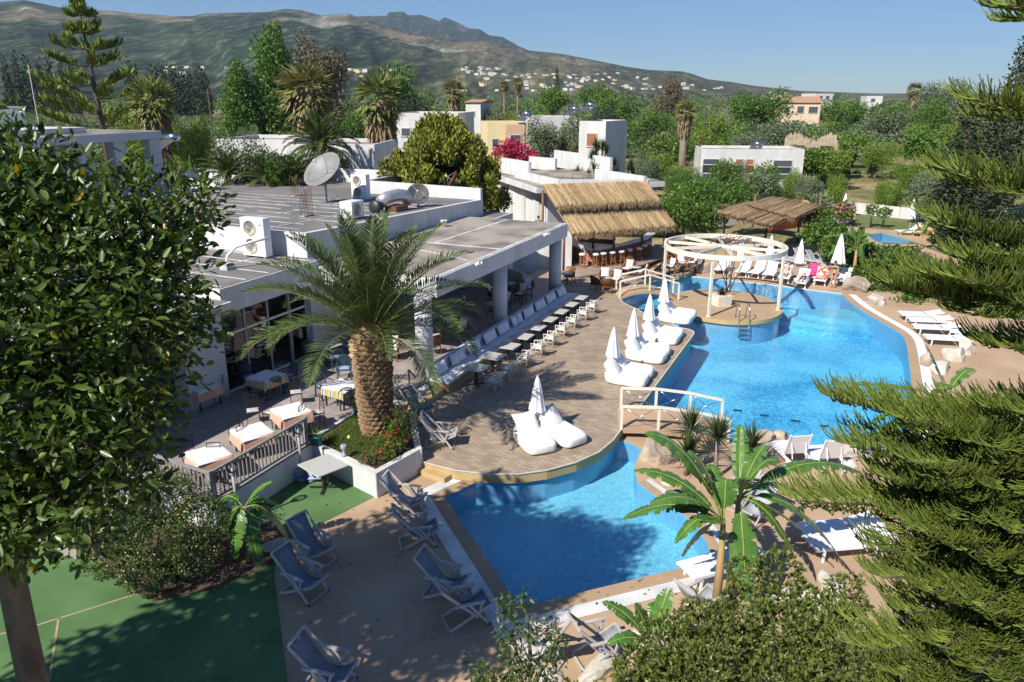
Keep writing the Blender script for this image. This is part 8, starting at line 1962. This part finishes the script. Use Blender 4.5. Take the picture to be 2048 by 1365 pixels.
def person(label, loc, rz, J, skin, hair, clothes=()):
    """J: joint name -> point; body is one skinned surface, hair and clothing are children"""
    t = thing('person', label, 'person', loc, rz); V = []; Ed = []; Rr = []; idx = {}
    def jv(k, p, r): idx[k] = len(V); V.append(tuple(p)); Rr.append(r)
    rad = dict(pelvis=.125, waist=.105, chest=.125, neck=.052, head0=.06, head1=.095, head2=.085)
    for k in ('pelvis', 'waist', 'chest', 'neck', 'head0', 'head1', 'head2'): jv(k, J[k], rad[k])
    for a, b in (('pelvis', 'waist'), ('waist', 'chest'), ('chest', 'neck'), ('neck', 'head0'), ('head0', 'head1'), ('head1', 'head2')): Ed.append((idx[a], idx[b]))
    for s in 'lr':
        for k, r in (('hip', .095), ('knee', .058), ('calf', .052), ('ankle', .036), ('toe', .03)): jv(k + s, J[k + s], r)
        Ed.append((idx['pelvis'], idx['hip' + s]))
        for a, b in (('hip', 'knee'), ('knee', 'calf'), ('calf', 'ankle'), ('ankle', 'toe')): Ed.append((idx[a + s], idx[b + s]))
        for k, r in (('sho', .058), ('elb', .038), ('wri', .026), ('palm', .032)): jv(k + s, J[k + s], r)
        Ed.append((idx['chest'], idx['sho' + s]))
        for a, b in (('sho', 'elb'), ('elb', 'wri'), ('wri', 'palm')): Ed.append((idx[a + s], idx[b + s]))
    body = skin_mesh(t, 'body', V, Ed, Rr, skin)
    for s in 'lr':      # five fingers rooted in each palm
        p = Vector(J['palm' + s]); d = (p - Vector(J['wri' + s])).normalized(); a = d.cross(Vector((.2, .9, .3))).normalized()
        for k, (off, ln) in enumerate(((-.026, .065), (-.009, .078), (.009, .072), (.026, .055))): MB().tube([p + a * off, p + a * off * 1.1 + d * ln * .6, p + a * off * 1.1 + d * ln + Vector((0, 0, -.012))], [.010, .009, .006], 5).build('finger', skin, body)
        MB().tube([p - a * .028, p - a * .055 + d * .03, p - a * .055 + d * .05], [.011, .009, .007], 5).build('thumb', skin, body)
    h = (Vector(J['head1']) + Vector(J['head2'])) / 2; up = (Vector(J['head2']) - Vector(J['head0'])).normalized(); f = Vector(J.get('look', (1, 0, 0))).normalized()
    MB().ball(h + up * .03 - f * .025, (.105, .1, .11), 14, 8).build('hair', hair, t)
    if J.get('bun'): MB().ball(h + up * .12 - f * .05, .05, 10, 6).build('hair_bun', hair, t)
    side = f.cross(up).normalized()
    MB().ball(h + f * .1 - up * .03, .018, 6, 4).build('nose', skin, body); MB().bar(h + f * .092 - up * .075 - side * .022, h + f * .092 - up * .075 + side * .022, .012, .01).build('mouth', M_shirtr, body)
    for s in (-1, 1): MB().ball(h + f * .088 + side * s * .034, .013, 6, 4).build('eye', M_bikini, body); MB().ball(h + side * s * .098 - up * .02, (.015, .02, .03), 6, 4).build('ear', skin, body)
    for (nm, keys, radii, mat) in clothes: skin_mesh(t, nm, [tuple(J[k]) for k in keys[0]], keys[1], radii, mat)
    return t
def V3(*a): return Vector(a)
st = dict(pelvis=V3(0, 0, .93), waist=V3(.01, 0, 1.08), chest=V3(0, 0, 1.26), neck=V3(0, 0, 1.42), head0=V3(.01, 0, 1.49), head1=V3(.015, 0, 1.56), head2=V3(.01, 0, 1.62), hipl=V3(0, .1, .86), hipr=V3(0, -.1, .86), kneel=V3(.03, .1, .49), kneer=V3(.10, -.09, .50), calfl=V3(0, .1, .33), calfr=V3(.05, -.08, .34), anklel=V3(-.02, .1, .08), ankler=V3(-.02, -.07, .1), toel=V3(.13, .12, .03), toer=V3(.1, -.09, .04),
          shol=V3(0, .17, 1.36), shor=V3(0, -.17, 1.36), elbl=V3(.06, .25, 1.12), elbr=V3(-.10, -.27, 1.14), wril=V3(.2, .2, 1.04), wrir=V3(-.02, -.2, .97), palml=V3(.26, .17, 1.05), palmr=V3(.04, -.17, .93), bun=True, look=(.9, .3, -.1),
          b0=V3(.01, -.11, 1.27), b1=V3(.09, -.06, 1.27), b2=V3(.09, .06, 1.27), b3=V3(.01, .11, 1.27), p0=V3(0, -.09, .91), p1=V3(.03, 0, .885), p2=V3(0, .09, .91))
person('woman in black bikini with dark bun standing beside the loungers', G(1665, 576, 0), R(-125), st, M_skin, M_hair, [('bikini_top', (['b0', 'b1', 'b2', 'b3'], [(0, 1), (1, 2), (2, 3)]), [.055, .062, .062, .055], M_bikini), ('bikini_bottom', (['p0', 'p1', 'p2'], [(0, 1), (1, 2)]), [.10, .125, .10], M_bikini)])
# reclining on a lounger: head at the raised back, feet forward
def recline(back=42, knees=0.0):
    c, s = math.cos(R(back)), math.sin(R(back)); z = .46; o = V3(-.22, 0, z)
    def bk(d, y=0, h=.06): return o + V3(-d * c - h * s * -0, y, d * s + h)
    return dict(pelvis=V3(-.2, 0, z + .04), waist=bk(.16), chest=bk(.36), neck=bk(.54), head0=bk(.6, 0, .08), head1=bk(.68, 0, .1), head2=bk(.74, 0, .1), hipl=V3(-.12, .1, z), hipr=V3(-.12, -.1, z), kneel=V3(.28, .12, z + .02 + knees), kneer=V3(.28, -.12, z + .02 + knees), calfl=V3(.45, .12, z + knees * .5), calfr=V3(.45, -.12, z + knees * .5), anklel=V3(.7, .11, z - .02), ankler=V3(.7, -.11, z - .02), toel=V3(.78, .12, z + .08), toer=V3(.78, -.12, z + .08),
                shol=bk(.48, .18), shor=bk(.48, -.18), elbl=bk(.25, .3, .02), elbr=bk(.25, -.3, .02), wril=bk(.06, .26, .1), wrir=bk(.06, -.26, .1), palml=bk(-.02, .22, .12), palmr=bk(-.02, -.22, .12), look=(.8, 0, .5),
                s0=V3(-.2, .05, z + .05), s1=V3(.05, .11, z + .02), s2=V3(.05, -.11, z + .02))
j = recline(); person('dark-haired sunbather reclining on a white lounger across the pool', LP[4] + V3(0, 0, .02), R(FA), j, M_skin2, M_hair, [('swim_shorts', (['s0', 's1', 's2'], [(0, 1), (0, 2)]), [.14, .09, .09], pmat('floral_shorts', (.6, .3, .3), (.75, .7, .68), 14, .9))])
j = recline(20, .1); person('sunbather with bare legs lying beside the pink towel', LP[5] + V3(0, 0, .02), R(FA), j, M_skin2, M_hair, [('swim_shorts', (['s0', 's1', 's2'], [(0, 1), (0, 2)]), [.14, .09, .09], M_navy)])
sd = dict(st); sd.update(bun=None, look=(1, 0, -.2), t0=V3(0, 0, .95), t1=V3(0, 0, 1.12), t2=V3(0, 0, 1.3), t3=V3(0, .17, 1.36), t4=V3(0, -.17, 1.36), t5=V3(.05, .24, 1.16), t6=V3(-.09, -.26, 1.17), q0=V3(0, 0, .95), q1=V3(0, .1, .86), q2=V3(.03, .1, .49), q3=V3(-.02, .1, .1), q4=V3(0, -.1, .86), q5=V3(.1, -.09, .5), q6=V3(-.02, -.07, .12))
SHIRT = (['t0', 't1', 't2', 't3', 't4', 't5', 't6'], [(0, 1), (1, 2), (2, 3), (2, 4), (3, 5), (4, 6)]); TROU = (['q0', 'q1', 'q2', 'q3', 'q4', 'q5', 'q6'], [(0, 1), (1, 2), (2, 3), (0, 4), (4, 5), (5, 6)])
person('person in red shirt and pale trousers under the lounge roof', W(13.9, -3.3, TE), R(-60), sd, M_skin2, M_hair, [('shirt', SHIRT, [.15, .13, .15, .075, .075, .055, .055], M_shirtr), ('trousers', TROU, [.145, .115, .08, .06, .115, .08, .06], M_trous)])
# seated person behind the lounge roof
z = .46
se = dict(pelvis=V3(0, 0, z + .1), waist=V3(.0, 0, z + .25), chest=V3(.06, 0, z + .44), neck=V3(.1, 0, z + .6), head0=V3(.12, 0, z + .67), head1=V3(.14, 0, z + .74), head2=V3(.14, 0, z + .8), hipl=V3(.05, .1, z + .06), hipr=V3(.05, -.1, z + .06), kneel=V3(.45, .13, z + .06), kneer=V3(.45, -.13, z + .06), calfl=V3(.46, .13, z - .12), calfr=V3(.46, -.13, z - .12), anklel=V3(.45, .13, .09), ankler=V3(.45, -.13, .09), toel=V3(.6, .14, .03), toer=V3(.6, -.14, .03),
          shol=V3(.06, .18, z + .53), shor=V3(.06, -.18, z + .53), elbl=V3(.2, .24, z + .3), elbr=V3(.2, -.24, z + .3), wril=V3(.4, .1, z + .35), wrir=V3(.4, -.1, z + .35), palml=V3(.46, .06, z + .37), palmr=V3(.46, -.06, z + .37), look=(1, 0, -.5),
          t0=V3(0, 0, z + .1), t1=V3(0, 0, z + .25), t2=V3(.06, 0, z + .46), t3=V3(.06, .18, z + .53), t4=V3(.06, -.18, z + .53), t5=V3(.17, .23, z + .34), t6=V3(.17, -.23, z + .34), q0=V3(0, 0, z + .1), q1=V3(.05, .1, z + .07), q2=V3(.45, .13, z + .06), q4=V3(.05, -.1, z + .07), q5=V3(.45, -.13, z + .06))
sp0 = A(1077, 440, 52.5); sp0.z = 0
sb_ = thing('white_sofa_chair', 'white cushioned seat under the seated person behind the lounge roof', 'chair', (sp0.x, sp0.y, 2.4), R(-95))
MB().box((-.05, 0, .22), (.75, .75, .42)).build('seat', M_cushion, sb_, bevel=.05); MB().box((-.42, 0, .6), (.18, .9, .75)).build('backrest', M_cushion, sb_, bevel=.05)
struct(MB().box((sp0.x, sp0.y + .3, 1.2), (4.5, 2.6, 2.38)).build('raised_landing', M_wall))
person('seated person in black shirt looking down behind the lounge roof', (sp0.x, sp0.y, 2.4), R(-95), se, M_skin2, M_hair, [('shirt', SHIRT, [.15, .13, .155, .08, .08, .06, .06], M_shirtk), ('shorts', (['q0', 'q1', 'q2', 'q4', 'q5'], [(0, 1), (1, 2), (0, 3), (3, 4)]), [.14, .11, .08, .11, .08], M_navy)])
# steel kegs beside the bar
for k, (px, py) in enumerate([(1083, 512), (1098, 508)]):
    t = thing('beer_keg', ['steel keg beside the bar, the one nearer the lounge', 'steel keg beside the bar, the one nearer the column'][k], 'keg', G(px, py, DE), 0, 'steel kegs'); MB().lathe([(.19, 0), (.2, .02), (.2, .12), (.19, .14), (.2, .16), (.2, .42), (.19, .44), (.2, .46), (.2, .56), (.17, .58), (.05, .56)], 18).build('barrel', M_steel, t); MB().lathe([(.03, .56), (.03, .6)], 8).build('valve', M_steel, t)

# fallen leaves on the turf and paving under the ficus
ll = []
while len(ll) < 260:
    x, y = RNG.uniform(-12, 4), RNG.uniform(12, 21)
    if inside(x, y, [(p.x, p.y) for p in small_pool]) or UV(Vector((x, y, 0)))[1] < .3 or inside(x, y, wpoly(plan)): continue
    ll.append((x, y, .03))
ll = np.array(ll); n = len(ll); d = RNG.normal(size=(n, 3)); d[:, 2] *= .1
o = leaf_obj('leaf_litter', leaf_arrays(ll, d, np.tile(np.array((0.05, 0, 1.0)), (n, 1)) + RNG.normal(size=(n, 3)) * .15, .06 + .08 * RNG.random(n), .03 + .03 * RNG.random(n), 'diamond'), leafmat('dry_leaf', (.16, .09, .03), (.34, .22, .08), trans=.1)); tag(o, 'dry fallen leaves scattered under the ficus', 'leaves', kind='stuff')
